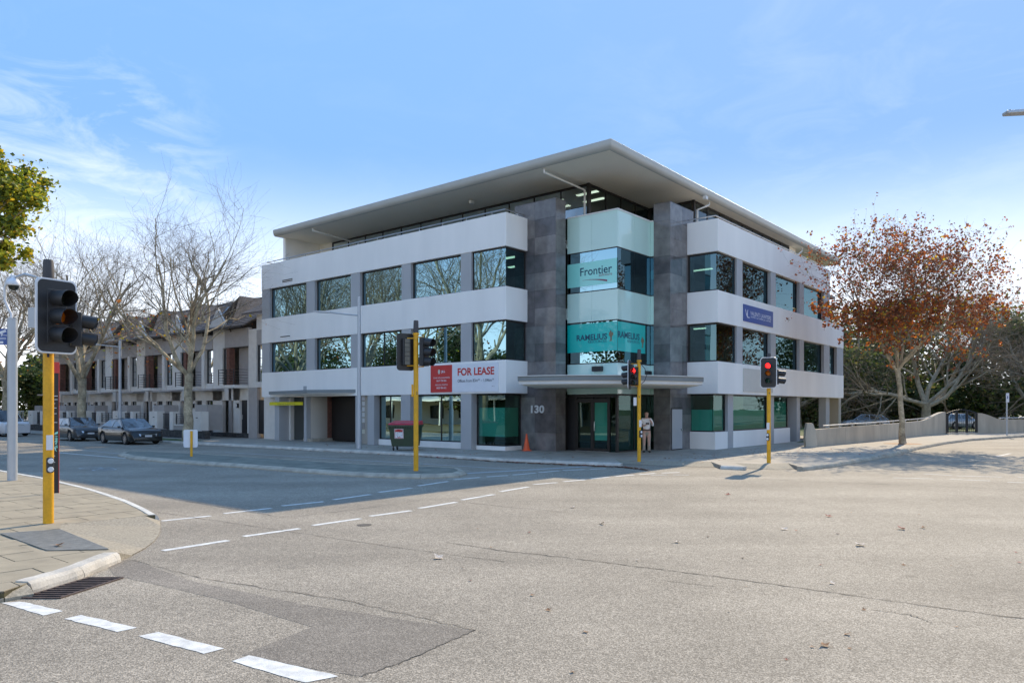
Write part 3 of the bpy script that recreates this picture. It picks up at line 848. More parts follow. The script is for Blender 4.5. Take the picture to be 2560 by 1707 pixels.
def pier(face, a0, a1, z0, z1, front, depth, m='grey_wall', name='pier'):
    if face == 'L': bob(name, MB().box(front, front + depth, a0, a1, z0, z1), M[m], bevel=.008)
    else: bob(name, MB().box(a0, a1, front, front + depth, z0, z1), M[m], bevel=.008)

PF = .02      # piers stand just behind the band face
WR = .19      # glazing recess
# left facade, two upper rows
lw_edges = [(673, 765), (786, 876), (899, 1003), (1026, 1151)]
prs = [(652, 673), (765, 786), (876, 899), (1003, 1026), (1151, 1177.5)]
for ri, (z0, z1) in enumerate(((bands[0][1], bands[1][0]), (bands[1][1], bands[2][0]))):
    for (xa, xb) in prs:
        pier('L', Lx(xb, R0), min(Lx(xa, R0), LEND - .01), z0, z1, R0 + PF, .45)
    for wi, (xa, xb) in enumerate(lw_edges):
        a, b_ = Lx(xb, R0), Lx(xa, R0)
        mu = ()
        if ri == 0 and wi == 2: mu = (Lx(953, R0),)
        win('L', a, b_, z0, z1, R0 + WR, mull=mu)
    # corner window: facade part, return part
    a = Lx(1177.5, R0)
    cx = R0 + .12; cl = AL + .12
    win('L', cl, a, z0, z1, cx, sides=(0, 1), inset=.012)
    win('R', cx + .02, R0 + AD + .0, z0, z1, cl - .0, sides=(0, 1), inset=.012, fw=.09)
    # right facade
    redges = [(1858, 1928), (1940.7, 2000), (2011, 2061)]
    rp_ = [(1843, 1857.5), (1928, 1940.5), (2000, 2010.8), (2061, 2075)]
    if ri == 0:
        redges.append((2075, 2093)); rp_.append((2093, 2109.3))
    for (xa, xb) in rp_:
        pier('R', Rx(xa, L0), min(Rx(xb, L0), (REND2 if ri == 0 else REND3) - .01), z0, z1, L0 + PF, .45)
    for (xa, xb) in redges:
        win('R', Rx(xa, L0), Rx(xb, L0), z0, z1, L0 + WR, gm_='glass')
    win('R', BR + .12, Rx(1843, L0), z0, z1, L0 + .12, sides=(0, 1), inset=.012)
    win('L', L0 + .14, L0 + AD, z0, z1, BR + .12, sides=(0, 1), inset=.012, fw=.09)

# ground floor, left side
GR = R0 + .40
zg1 = bands[0][0]
for xa, xb in ((918, 934), (1001, 1024.6), (1151, 1177.5)):
    pier('L', Lx(xb, R0) , Lx(xa, R0), kz, zg1, R0 + PF, .95)
for xa, xb, mu in ((934.5, 1001, (Lx(976, GR),)), (1036, 1151, (Lx(1103, GR),))):
    a, b_ = Lx(xb, R0) , Lx(xa, R0)
    if xa > 1000: b_ = Lx(1024.6, R0)
    win('L', a, b_, kz + .30, zg1, GR, fw=.08, mull=mu, gm_='glass_low')
    bob('window_sill', MB().box(GR - .10, GR + .2, a + .01, b_ - .01, kz, kz + .30), M['white_wall'], bevel=.01)
a = Lx(1177.5, R0)
gl = AL + .40
win('L', gl, a, kz + .20, zg1, GR, fw=.08, sides=(0, 1), inset=.012, gm_='glass_low')
win('R', GR + .02, R0 + AD - .0, kz + .20, zg1, gl, fw=.08, sides=(0, 1), inset=.012, gm_='glass_low')
bob('window_sill', MB().prism([(GR - .06, a - .01), (GR - .06, gl - .06), (R0 + AD - .01, gl - .06), (R0 + AD - .01, gl + .2), (GR + .2, gl + .2), (GR + .2, a - .01)], kz, kz + .19), M['white_wall'], bevel=.01)
# frosted film inside the ground floor glazing
def film(face, a0, a1, z0, z1, plane, m='film'):
    g = MB()
    if face == 'L': g.box(plane, plane + .004, a0, a1, z0, z1)
    else: g.box(a0, a1, plane, plane + .004, z0, z1)
    return bob('frosted_film', g, M[m])
film('L', Lx(1001, R0) + .1, Lx(934.5, R0) - .1, kz + .75, kz + 1.95, GR + .08)
film('L', Lx(1151, R0) + .1, Lx(1024.6, R0) - .1, kz + .65, kz + 1.95, GR + .08)
film('L', gl + .08, a - .1, kz + .62, kz + 1.95, GR + .08)
film('R', GR + .09, R0 + AD - .1, kz + .62, kz + 1.95, gl + .08)
# car park entry on the far left
# posts
pier('L', Lx(697, R0), Lx(686, R0), kz, zg1, R0 + .02, 0.75, 'grey_wall', 'post')
pier('L', Lx(765, R0), Lx(758.8, R0), kz, zg1, R0 + .02, .35, 'grey_wall', 'post')
pier('L', Lx(893.5, R0), Lx(887.6, R0), kz, zg1, R0 + .02, .45, 'grey_wall', 'post')
pier('L', Lx(917.6, R0), Lx(893.5, R0) , kz, zg1, R0 + .30, .15, 'beige_wall', 'directory_board')
# tenant plates on the board
pl0 = Lx(905, R0 + .28); pl1 = Lx(911.5, R0 + .28)
cols = [(0.62, .62, .66), (.66, .65, .62), (.66, .65, .62), (.66, .65, .62), (.66, .65, .62), (.36, .33, .31), (.66, .64, .52)]
for k in range(7):
    zc_ = 2.60 - k * .30
    bob('tenant_plate', MB().box(R0 + .275, R0 + .298, pl1, pl0, zc_ - .12, zc_ + .11), mat('plate_%d' % k, cols[k], .4, var=.03))
# curved wall and brick edge
mb = MB(); pr = []
la, lb = Lx(765, R0 + .2), Lx(793, R0 + .5)
for k in range(9):
    t = k / 8; pr.append((R0 + .22 + 1.0 * (1 - math.cos(t * math.pi / 2)), la + (lb - la) * math.sin(t * math.pi / 2)))
poly_ = pr + [(R0 + 1.7, lb), (R0 + 1.7, la)]
bob('curved_wall', mb.prism(poly_, kz + .18, zg1), M['beige_wall'], sm=True)
bob('wall_base', MB().prism([(R0 + .10, la + .12), (R0 + .10, lb - .1), (R0 + 1.8, lb - .1), (R0 + 1.8, la + .12)], kz, kz + .18), M['kerb'])
bob('brick_jamb', MB().box(R0 + 1.2, R0 + 1.5, Lx(800, R0 + 1.2), lb - .02, kz, zg1), M['brick'])
bob('back_wall', MB().box(R0 + 2.6, R0 + 2.8, la, LEND, kz + .75, zg1), M['beige_wall'])
bob('stone_base', MB().box(R0 + 2.5, R0 + 2.8, la, LEND, kz, kz + .75), M['dark_stone'])
bob('undercroft_side', MB().box(R0 + .78, R0 + 2.5, Lx(697, R0) , Lx(697, R0) + .2, kz, zg1), M['dark_grey_wall'])
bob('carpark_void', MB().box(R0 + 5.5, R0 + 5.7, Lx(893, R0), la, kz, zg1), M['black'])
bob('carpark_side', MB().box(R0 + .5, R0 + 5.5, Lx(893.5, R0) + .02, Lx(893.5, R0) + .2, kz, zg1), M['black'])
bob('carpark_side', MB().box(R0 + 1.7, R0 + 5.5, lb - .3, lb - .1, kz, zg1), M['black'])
bob('roller_grille', MB().box(R0 + 1.5, R0 + 1.55, Lx(890, R0 + 1.5), Lx(800, R0 + 1.5), kz + .05, zg1), M['frame'])
# vents on the band
for xa, xb, zz in ((706, 731, 9.62), (706, 731, 9.53), (701, 725, 6.28)):
    bob('vent_slot', MB().box(R0 - .012, R0 + .02, Lx(xb, R0), Lx(xa, R0), zz, zz + .05), M['brick'] if False else M['frame'])
bob('wall_box', MB().box(R0 - .06, R0 + .02, Lx(766.5, R0), Lx(760.5, R0), 3.02, 3.32), M['grey_wall'])
# folded awning over the car park entry
w0, w1 = Lx(672, R0), Lx(889, R0); wa = Lx(775, R0 - .8)
bob('entry_awning', MB().prism([(R0 - .003, w0), (R0 - 1.0, wa), (R0 - .003, w1)], 2.88, 3.06), M['dark_grey_wall'])
bob('awning_trim', MB().prism([(R0 - .003, w0 - .15), (R0 - .93, wa), (R0 - .003, w1 + .1)], 2.83, 2.879), M['white_metal'])

# ground floor, right side
GL_ = L0 + .40
for xa, xb in ((1832.7, 1846), (1936, 1947)):
    pier('R', Rx(xa, L0), Rx(xb, L0), kz - .1, zg1, L0 + .26, .6)
rs = Rx(1974, L0 + .3)
sill_z = 0.93
win('R', BR + .42, Rx(1832.7, L0), sill_z, zg1, GL_, fw=.08, sides=(0, 1), inset=.012, gm_='glass_low')
win('L', GL_ + .02, L0 + AD + .1, sill_z, zg1, BR + .40, fw=.08, sides=(0, 1), inset=.012, gm_='glass_low')
win('R', Rx(1846, L0), Rx(1936, L0) - .05, sill_z, zg1, GL_, fw=.08, gm_='glass_low')
win('R', Rx(1947, L0), rs, sill_z, zg1, GL_, fw=.08, gm_='glass_low')
bob('plinth_wall', MB().prism([(BR + .30, L0 + AD + .3), (BR + .30, L0 + .27), (rs, L0 + .27), (rs, L0 + .7), (BR + .7, L0 + .7), (BR + .7, L0 + AD + .3)], kz - .12, sill_z), M['white_wall'], bevel=.01)
film('R', BR + .5, Rx(1832.7, L0) - .1, sill_z + .05, 1.98, GL_ + .08)
film('L', GL_ + .1, L0 + AD, sill_z + .05, 1.98, BR + .48)
film('R', Rx(1846, L0) + .1, Rx(1936, L0) - .15, sill_z + .05, 1.98, GL_ + .08)
film('R', Rx(1947, L0) + .1, rs - .1, sill_z + .05, 2.4, GL_ + .08)
# undercroft posts right
pier('R', Rx(1992, L0 + .3), Rx(2000, L0 + .3), kz - .15, zg1, L0 + .3, .9, 'grey_wall', 'post')
pier('R', Rx(2064.8, L0 + .3), Rx(2074, L0 + .3), kz - .15, zg1, L0 + .3, .45, 'grey_wall', 'post')
pier('R', Rx(2096.4, L0 + .3), Rx(2102.6, L0 + .3), kz - .15, zg1, L0 + .3, .9, 'beige_wall', 'post')
bob('undercroft_wall', MB().box(Rx(1999, L0 + .3) + .05, Rx(2064, L0 + .3), L0 + 1.9, L0 + 2.1, kz - .1, zg1), M['dark_grey_wall'])
bob('undercroft_wall', MB().box(rs - .1, rs + .1, L0 + .7, L0 + 3.0, kz, zg1), M['dark_grey_wall'])

# --- stone piers with separate granite tiles
def stone_pier(face_r0, face_r1, l0_, l1_, z0, z1, seed):
    core = bob('stone_pier', MB().box(face_r0 + .03, face_r1 - .03, l0_ + .03, l1_ - .03, z0, z1 - .03), M['black'])
    rnd = random.Random(seed); rows = 14
    h = (z1 - z0) / rows
    def tiles(face, a0, a1, plane, n):
        for r_ in range(rows):
            for c_ in range(n):
                u0 = a0 + (a1 - a0) * c_ / n; u1 = a0 + (a1 - a0) * (c_ + 1) / n
                mm = M[rnd.choice(['stone_a', 'stone_b', 'stone_b', 'stone_c'])]
                pr_ = rnd.uniform(0, .003); g = .003
                za_, zb_ = z0 + r_ * h + g, z0 + (r_ + 1) * h - g
                mb = MB()
                if face == 'L': mb.box(plane - pr_, plane + .03, u0 + g, u1 - g, za_, zb_)
                else: mb.box(u0 + g, u1 - g, plane - pr_, plane + .03, za_, zb_)
                bob('stone_tile', mb, mm, core)
    return core, tiles
ST = 11.475
c1, t1 = stone_pier(R0 + 1.547, R0 + 2.31, L0 + 5.22, L0 + 7.6, kz, ST, 3)
t1('L', L0 + 5.22, L0 + 7.6, R0 + 1.547, 2); t1('R', R0 + 1.547, R0 + 2.31, L0 + 5.22, 1)
c2, t2 = stone_pier(R0 + 5.38, R0 + 7.75, L0 + 1.55, L0 + 2.40, kz, ST, 5)
t2('R', R0 + 5.38, R0 + 7.75, L0 + 1.55, 2); t2('L', L0 + 1.55, L0 + 2.40, R0 + 5.38, 1)
bob('stone_coping', MB().box(R0 + 1.54, R0 + 2.32, L0 + 5.21, L0 + 7.61, ST, ST + .02), M['stone_a'])
bob('stone_coping', MB().box(R0 + 5.37, R0 + 7.76, L0 + 1.54, L0 + 2.41, ST, ST + .02), M['stone_a'])
# side door in the right stone pier
d0, d1 = Rx(1681, L0 + 1.5), Rx(1706, L0 + 1.5)
dd = bob('service_door', MB().box(d0, d1, L0 + 1.505, L0 + 1.54, kz + .05, 2.0), M['grey_wall'])
bob('door_frame', MB().box(d0 - .05, d1 + .05, L0 + 1.53, L0 + 1.546, kz + .0, 2.06), M['frame'])
bob('door_handle', MB().box(d1 - .14, d1 - .06, L0 + 1.46, L0 + 1.505, 1.00, 1.09), M['steel'], dd)

# --- glazed corner bay
BRp, BLp = 27.78, 17.0
LE = L0 + 5.25; RE = R0 + 5.38
spz = [(8.99 - 1.94 + 2.05 - .0, 10.72), (5.93, 7.25), (2.66, 4.02)]
spz = [(9.10, 10.70), (5.93, 7.25), (2.68, 4.03)]
def bay_row(z0, z1, kind):
    jl = (BLp + LE) / 2 + .0; jr = 29.25
    if kind == 's':
        for a, b_ in ((BLp, jl), (jl, LE)):
            bob('spandrel_panel', MB().box(BRp, BRp + .05, a + .004, b_ - .004, z0, z1), M['spandrel'])
        for a, b_ in ((BRp + .052, jr), (jr, RE)):
            bob('spandrel_panel', MB().box(a + .004, b_ - .004, BLp, BLp + .05, z0, z1), M['spandrel'])
        bob('spandrel_panel', MB().box(RE - .0, RE + .05, L0 + 2.38, BLp - .004, z0, z1), M['spandrel'])
    else:
        f = MB()
        for zz in ((z0, z0 + .05), (z1 - .05, z1)):
            f.box(BRp + .015, BRp + .1, BLp + .015, LE, *zz); f.box(BRp + .1, RE, BLp + .015, BLp + .1, *zz); f.box(RE + .01, RE + .1, L0 + 2.38, BLp, *zz)
        f.box(BRp + .015, BRp + .1, LE - .04, LE, z0 + .05, z1 - .05)
        fo = bob('window', f, M['frame'])
        for a, b_ in ((BLp + .03, jl), (jl, LE)):
            bob('pane', MB().quad((BRp + .02, a + .004, z0 + .05), (BRp + .02, b_ - .004, z0 + .05), (BRp + .02, b_ - .004, z1 - .05), (BRp + .02, a + .004, z1 - .05)), M['glass'], fo)
        for a, b_ in ((BRp + .03, jr), (jr, RE)):
            bob('pane', MB().quad((a + .004, BLp + .02, z0 + .05), (b_ - .004, BLp + .02, z0 + .05), (b_ - .004, BLp + .02, z1 - .05), (a + .004, BLp + .02, z1 - .05)), M['glass'], fo)
        bob('pane', MB().quad((RE + .02, L0 + 2.38, z0 + .05), (RE + .02, BLp, z0 + .05), (RE + .02, BLp, z1 - .05), (RE + .02, L0 + 2.38, z1 - .05)), M['glass'], fo)
for z in spz: bay_row(z[0], z[1], 's')
bay_row(spz[1][1], spz[0][0], 'w'); bay_row(spz[2][1], spz[1][0], 'w')
bob('parapet_cap', MB().prism([(BRp - .03, LE), (BRp - .03, BLp - .03), (RE - .03, BLp - .03), (RE - .03, L0 + 2.42), (RE + .15, L0 + 2.42), (RE + .15, BLp + .15), (BRp + .15, BLp + .15), (BRp + .15, LE)], 10.70, 10.76), M['white_metal'])
bob('parapet_back', MB().box(BRp + .06, BRp + .15, BLp + .06, LE, 9.5, 10.70), M['inner'])
bob('parapet_back', MB().box(BRp + .15, RE, BLp + .06, BLp + .15, 9.5, 10.70), M['inner'])
# logo decals on the bay glass
def decal_L(z0, z1, l0_, l1_, m):
    return bob('window_decal', MB().box(BRp + .008, BRp + .014, l0_, l1_, z0, z1), M[m])
def decal_R(z0, z1, r0_, r1_, m):
    return bob('window_decal', MB().box(r0_, r1_, BLp + .008, BLp + .014, z0, z1), M[m])
def btext(s, face, px0, px1, zb, h, plane, m, parent, bold=0.0, shear=0.0):
    if face == 'L':
        a0, a1 = Lx(px0, plane), Lx(px1, plane)
        t = text_mesh(s, (plane, a0, zb), (0, -1, 0), (0, 0, 1), a0 - a1, h, bold, shear=shear)
    else:
        a0, a1 = Rx(px0, plane), Rx(px1, plane)
        t = text_mesh(s, (a0, plane, zb), (1, 0, 0), (0, 0, 1), a1 - a0, h, bold, shear=shear)
    return bob('lettering', t, M[m], parent)
zf = lambda y, s=57.35: CAMZ + (1020 - y) / s
d = decal_L(zf(705.5), zf(644), BLp + .04, LE, 'turq_pale')
btext('Frontier', 'L', 1450.5, 1530, zf(678.5), .37, BRp + .004, 'navy_text', d, .01)
btext('software', 'L', 1497, 1530, zf(683.5) - .03, .13, BRp + .004, 'maroon', d)
mb = MB(); n = 14
a0, a1 = Lx(1456, BRp + .004), Lx(1518, BRp + .004)
top = []; bot = []
for k in range(n + 1):
    t = k / n; l_ = a0 + (a1 - a0) * t
    zz = zf(690.5) + .02 * math.sin(t * math.pi) - .10 * t * t
    top.append((BRp + .004, l_, zz + .01)); bot.append((BRp + .004, l_, zz - .075 * t ** 1.5))
mb.add(top + bot, [(i, i + 1, n + 2 + i, n + 1 + i) for i in range(n)])
bob('swoosh', mb, M['maroon'], d)
d = decal_L(zf(875.4), zf(802.5), BLp + .02, LE, 'turq')
d2 = decal_R(zf(876.5), zf(802.5), BRp + .03, Rx(1613.6, BLp), 'turq')
btext('RAMELIUS', 'L', 1441.5, 1517.5, zf(845.8), .27, BRp + .004, 'navy_text', d, .025)
btext('RESOURCES', 'L', 1470, 1516.5, zf(853.5), .12, BRp + .004, 'navy_text', d)
btext('RAMELIUS', 'R', 1545, 1599, zf(850) + .12, .29, BLp + .004, 'navy_text', d2, .025)
btext('RESOURCES', 'R', 1569, 1599, zf(858) + .10, .11, BLp + .004, 'navy_text', d2)
def emblem(face, px0, px1, zb, h, plane, parent):
    mb = MB()
    pts = [(.1, 0), (.75, .05), (.62, .12), (.70, .45), (.95, .62), (.85, .85), (.62, .80), (.55, 1.0), (.35, 1.0), (.25, .84), (.08, .78), (.12, .5), (.35, .44), (.38, .12)]
    if face == 'L':
        a0, a1 = Lx(px0, plane), Lx(px1, plane)
        mb.add([(plane, a0 + (a1 - a0) * x, zb + h * y) for x, y in pts], [tuple(range(len(pts)))])
    else:
        a0, a1 = Rx(px0, plane), Rx(px1, plane)
        mb.add([(a0 + (a1 - a0) * x, plane, zb + h * y) for x, y in pts], [tuple(range(len(pts)))])
    bob('emblem', mb, M['emblem'], parent)
emblem('L', 1521, 1534, zf(852), .48, BRp + .004, d)
emblem('R', 1602, 1611, zf(862), .5, BLp + .004, d2)

# entrance doors under the canopy
ez1 = 2.66
f = MB(); dl = lambda x: Lx(x, BRp)
f.box(BRp, BRp + .12, BLp, LE, ez1 - .14, ez1)
for x in (1414.5, 1440, 1480.5, 1522, 1541): 
    l_ = dl(x); f.box(BRp - .002, BRp + .12, l_ - .045, l_ + .045, kz, ez1 - .14)
f.box(BRp + .01, BRp + .11, dl(1522), dl(1440), ez1 - .30, ez1 - .18)
fr = bob('entrance_frame', f, M['frame'])
for xa, xb in ((1416, 1438),):
    bob('side_panel', MB().box(BRp + .04, BRp + .06, dl(xb), dl(xa), kz, ez1 - .14), M['black'], fr)
for xa, xb in ((1442, 1478.5), (1483, 1520)):
    l0_, l1_ = dl(xb), dl(xa)
    dm = MB(); dm.box(BRp + .01, BRp + .07, l0_, l1_, kz + .02, kz + .14); dm.box(BRp + .01, BRp + .07, l0_, l1_, ez1 - .36, ez1 - .30)
    dm.box(BRp + .01, BRp + .07, l0_, l0_ + .05, kz + .14, ez1 - .36); dm.box(BRp + .01, BRp + .07, l1_ - .05, l1_, kz + .14, ez1 - .36)
    do = bob('entrance_door', dm, M['frame'])
    bob('pane', MB().quad((BRp + .03, l0_ + .05, kz + .14), (BRp + .03, l1_ - .05, kz + .14), (BRp + .03, l1_ - .05, ez1 - .36), (BRp + .03, l0_ + .05, ez1 - .36)), M['glass_low'], do)
    bob('door_film', MB().box(BRp + .05, BRp + .054, l0_ + .05, l1_ - .05, kz + .5, ez1 - .36), M['film'] if xa < 1450 else M['turq_pale'], do) if xa > 1450 else None
    if xa > 1450:
        lh = l1_ - .1
        bob('door_handle', MB().tube([(BRp - .0, lh, 1.05), (BRp - .07, lh, 1.05), (BRp - .07, lh, 1.45), (BRp, lh, 1.45)], .018, 8), M['steel'], do, sm=True)
bob('pane', MB().quad((BRp + .03, BLp + .03, kz), (BRp + .03, dl(1526), kz), (BRp + .03, dl(1526), ez1 - .14), (BRp + .03, BLp + .03, ez1 - .14)), M['glass_low'], fr)
ff = MB(); ff.box(BRp + .12, RE, BLp + .01, BLp + .09, ez1 - .06, ez1); ff.box(BRp + .02, RE, BLp + .01, BLp + .06, kz, kz + .05)
ff.box(29.2, 29.26, BLp + .012, BLp + .06, kz + .05, ez1 - .06)
fo = bob('window', ff, M['frame'])
for a_, b_ in ((BRp + .03, 29.2), (29.26, RE)):
    bob('pane', MB().quad((a_, BLp + .02, kz + .05), (b_, BLp + .02, kz + .05), (b_, BLp + .02, ez1 - .06), (a_, BLp + .02, ez1 - .06)), M['glass_low'], fo)
bob('pane', MB().quad((RE + .02, L0 + 2.38, kz), (RE + .02, BLp, kz), (RE + .02, BLp, ez1), (RE + .02, L0 + 2.38, ez1)), M['glass_low'], fo)
bob('frosted_film', MB().box(BRp + .3, RE - .1, BLp + .3, BLp + .304, kz + .05, 2.2), mat('deep_green_blind', (.015, .085, .06), .6, var=.3, scale=2))
bob('door_step', MB().box(BRp - .06, BRp + .1, dl(1524), dl(1440), kz, kz + .015), M['steel'])
# canopy
cn = []
import itertools
Lt, Rt, Ct = Vector((.22, 28.55)), Vector((7.63, 29.45)), Vector((3.95, 27.75))
for k in range(17):
    t = k / 16
    q = Lt.lerp(Rt, t); bow = (Ct - Lt.lerp(Rt, .5)) * (1 - (2 * t - 1) ** 2)
    cn.append(q + bow)
backpts = [Vector((7.95, 34.9)), Vector((1.20, 34.4))]
def w2b(p, z): return (p.x * cr + p.y * sr, -p.x * sr + p.y * cr, z)
def plan(pts): return [w2b(p, 0)[:2] for p in pts]
cen = Vector((4.3, 33.0))
can = bob('entrance_canopy', MB().prism(plan(cn + backpts), 3.10, 3.27), M['dark_grey_wall'])
def shrink(pts, d): return [p + (cen - p).normalized() * d for p in pts]
bob('canopy_lining', MB().prism(plan(shrink(cn, .06) + backpts), 2.97, 3.098), M['white_metal'], can)
bob('canopy_cap', MB().prism(plan([p + (p - cen).normalized() * .05 for p in cn] + backpts), 3.272, 3.30), M['white_metal'], can)
bob('canopy_soffit', MB().prism(plan(shrink(cn, .25) + backpts), 2.945, 2.969), M['soffit'], can)
# floodlight boxes on the spandrel above the canopy
bob('floodlight', MB().box(BRp - .16, BRp - .002, Lx(1508, BRp), Lx(1484, BRp), 3.68 + .0, 3.90), M['black'])
bob('floodlight', MB().box(Rx(1612, BLp), Rx(1623, BLp), BLp - .14, BLp - .002, 3.60, 3.76), M['black'])

# --- top floor, set back
SZ = 12.55
WR4, WL4, WL4b, SR = 28.88, 19.23, 16.71, 34.6
bob('terrace_floor', MB().prism([(R0 + .5, LEND - .5), (R0 + .5, AL + .5), (BRp + .15, AL + .5), (BRp + .15, BLp + .15), (BR + .5, BLp + .15), (BR + .5, L0 + .5), (REND3 - .1, L0 + .5), (REND3 - .1, LEND - .5)], 9.55, 9.80), M['terrace_tile'])
def strip_glaze(face, a0, a1, plane, n, inv=False):
    if a0 > a1: a0, a1 = a1, a0
    step = (a1 - a0) / n
    win(face, a0, a1, 9.85, SZ - .02, plane, fw=.10, mull=[a0 + step * k for k in range(1, n)], gm_='glass_top')
l_end = Lx(830, WR4)
strip_glaze('L', WL4, l_end, WR4, 12)
strip_glaze('R', WR4 + .1, SR, WL4, 4)
strip_glaze('L', WL4b, WL4, SR, 2)
strip_glaze('R', SR + .1, Rx(1973.5, WL4b), WL4b, 9)
bob('terrace_wall', MB().box(WR4, WR4 + .2, l_end, LEND - .8, 9.8, SZ), M['soffit'])
bob('terrace_wall', MB().box(Rx(1973.5, WL4b), REND3 + .3, WL4b, WL4b + .2, 9.8, SZ), M['soffit'])
bob('blade_wall', MB().box(26.3, WR4, 39.9, 40.15, 9.8, SZ), M['white_wall'])
bob('corner_mullion', MB().box(WR4 - .02, WR4 + .12, WL4 - .02, WL4 + .12, 9.8, SZ), M['frame'])
bob('corner_mullion', MB().box(SR - .02, SR + .12, WL4b - .02, WL4b + .12, 9.8, SZ), M['frame'])
# roof, gutters, soffit
GRr, GLl, RX1, LX1 = 25.72, 16.12, 57.0, 40.05
roof = bob('roof', MB().add([(GRr - .1, GLl - .1, 12.86), (RX1, GLl - .1, 12.86), (RX1, LX1, 12.86), (GRr - .1, LX1, 12.86), (GRr + 9, GLl + 9, 13.6), (RX1 - 9, GLl + 9, 13.6), (RX1 - 9, LX1 - 9, 13.6), (GRr + 9, LX1 - 9, 13.6)],
        [(0, 1, 5, 4), (1, 2, 6, 5), (2, 3, 7, 6), (3, 0, 4, 7), (4, 5, 6, 7), (3, 2, 1, 0)]), M['gutter'])
bob('roof_soffit', MB().box(GRr, RX1 - .05, GLl, LX1 - .05, SZ, SZ + .04), M['soffit'], roof)
prof = [(0.0, 12.53), (-.07, 12.545), (-.14, 12.60), (-.18, 12.68), (-.195, 12.78), (-.20, 12.90), (-.17, 12.925), (0.0, 12.93)]
mb = MB(); rows = []
for k, (o_, z_) in enumerate(prof):
    rows.append([(GRr + o_, LX1, z_), (GRr + o_, GLl + o_, z_), (RX1, GLl + o_, z_)])
vs = [v_ for r_ in rows for v_ in r_]
fs = []
for k in range(len(prof) - 1):
    for j in range(2): fs.append((k * 3 + j, k * 3 + j + 1, (k + 1) * 3 + j + 1, (k + 1) * 3 + j))
fs.append(tuple(k * 3 for k in range(len(prof)))); fs.append(tuple(k * 3 + 2 for k in range(len(prof) - 1, -1, -1)))
g = bob('roof_gutter', mb.add(vs, fs), M['gutter'], roof, fix=True); smooth(g, 50)
bob('end_fascia', MB().box(RX1 - .05, RX1, GLl, LX1, 12.54, 12.86), M['gutter'], roof)
bob('end_fascia', MB().box(GRr, RX1 - .06, LX1 - .05, LX1, 12.54, 12.86), M['gutter'], roof)
def dpipe(pts, r_=.055): return bob('downpipe', MB().tube(pts, r_, 10), M['white_metal'], sm=True)
dpipe([(25.85, 19.55, 12.50), (25.85, 19.55, 12.36), (28.78, 19.40, 12.22), (28.78, 19.40, 9.9)])
dpipe([(25.85, 36.43, 12.50), (25.85, 36.43, 12.38), (28.78, 36.4, 12.22), (28.78, 36.4, 9.9)])
dpipe([(35.36, 16.25, 12.5), (35.36, 16.25, 12.36), (34.75, 16.60, 12.05), (34.75, 16.6, 9.9)])
dpipe([(49.4, 16.25, 12.5), (49.4, 16.25, 12.3), (48.6, 16.6, 11.7), (48.6, 16.6, 9.9)])
# soffit fittings
for rr_, ll_ in ((27.4, 25.3), (34.2, 15.9)):
    bob('security_camera', MB().box(rr_ - .12, rr_ + .12, ll_ - .08, ll_ + .08, 12.33, 12.49), M['white_metal'])
# balcony rails
rb = bands[2][1]
def rail(pts, r_=.028, posts=9):
    ro = bob('balcony_rail', MB().tube([(x, y, rb + .20) for x, y in pts], r_, 8), M['steel'], sm=True)
    tot = []
    for i in range(len(pts) - 1):
        a, b_ = Vector(pts[i]), Vector(pts[i + 1]); n = max(1, int((b_ - a).length / 1.6))
        for k in range(n): tot.append(a.lerp(b_, (k + .5) / n))
    for p in tot: bob('rail_post', MB().tube([(p.x, p.y, rb - .01), (p.x, p.y, rb + .19)], .014, 6), M['steel'], ro)
rail([(R0 + 1.5, LEND - .25), (R0 + .22, LEND - .25), (R0 + .22, AL + .22), (R0 + 1.9, AL + .22)])
rail([(BR + .22, L0 + 2.0), (BR + .22, L0 + .22), (REND3 - .25, L0 + .22)])

# --- interiors
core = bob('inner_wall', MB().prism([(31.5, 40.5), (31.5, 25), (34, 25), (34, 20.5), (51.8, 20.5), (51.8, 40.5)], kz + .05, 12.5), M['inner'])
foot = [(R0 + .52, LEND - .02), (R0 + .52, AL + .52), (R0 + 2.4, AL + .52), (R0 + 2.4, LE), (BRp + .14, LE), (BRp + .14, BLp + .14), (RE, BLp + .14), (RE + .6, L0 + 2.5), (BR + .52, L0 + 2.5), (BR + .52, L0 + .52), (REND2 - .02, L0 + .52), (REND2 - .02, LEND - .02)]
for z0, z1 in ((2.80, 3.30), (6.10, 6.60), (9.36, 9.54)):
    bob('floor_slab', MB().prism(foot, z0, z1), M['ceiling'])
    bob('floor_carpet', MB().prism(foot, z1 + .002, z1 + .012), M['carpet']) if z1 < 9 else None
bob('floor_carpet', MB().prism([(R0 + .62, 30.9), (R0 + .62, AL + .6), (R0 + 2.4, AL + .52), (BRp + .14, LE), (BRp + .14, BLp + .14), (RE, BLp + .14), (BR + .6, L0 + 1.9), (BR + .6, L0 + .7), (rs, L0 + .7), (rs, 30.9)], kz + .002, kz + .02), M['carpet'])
bob('end_wall', MB().box(R0 + .5, REND2 - .3, LEND - .25, LEND - .02, 2.9, 9.5), M['grey_wall'])
bob('end_wall', MB().box(REND2 - .25, REND2 - .02, L0 + .5, LEND - .3, 2.9, 6.0), M['grey_wall'])
bob('end_wall', MB().box(REND3 - .25, REND3 - .02, L0 + .5, LEND - .3, 6.0, 9.5), M['grey_wall'])
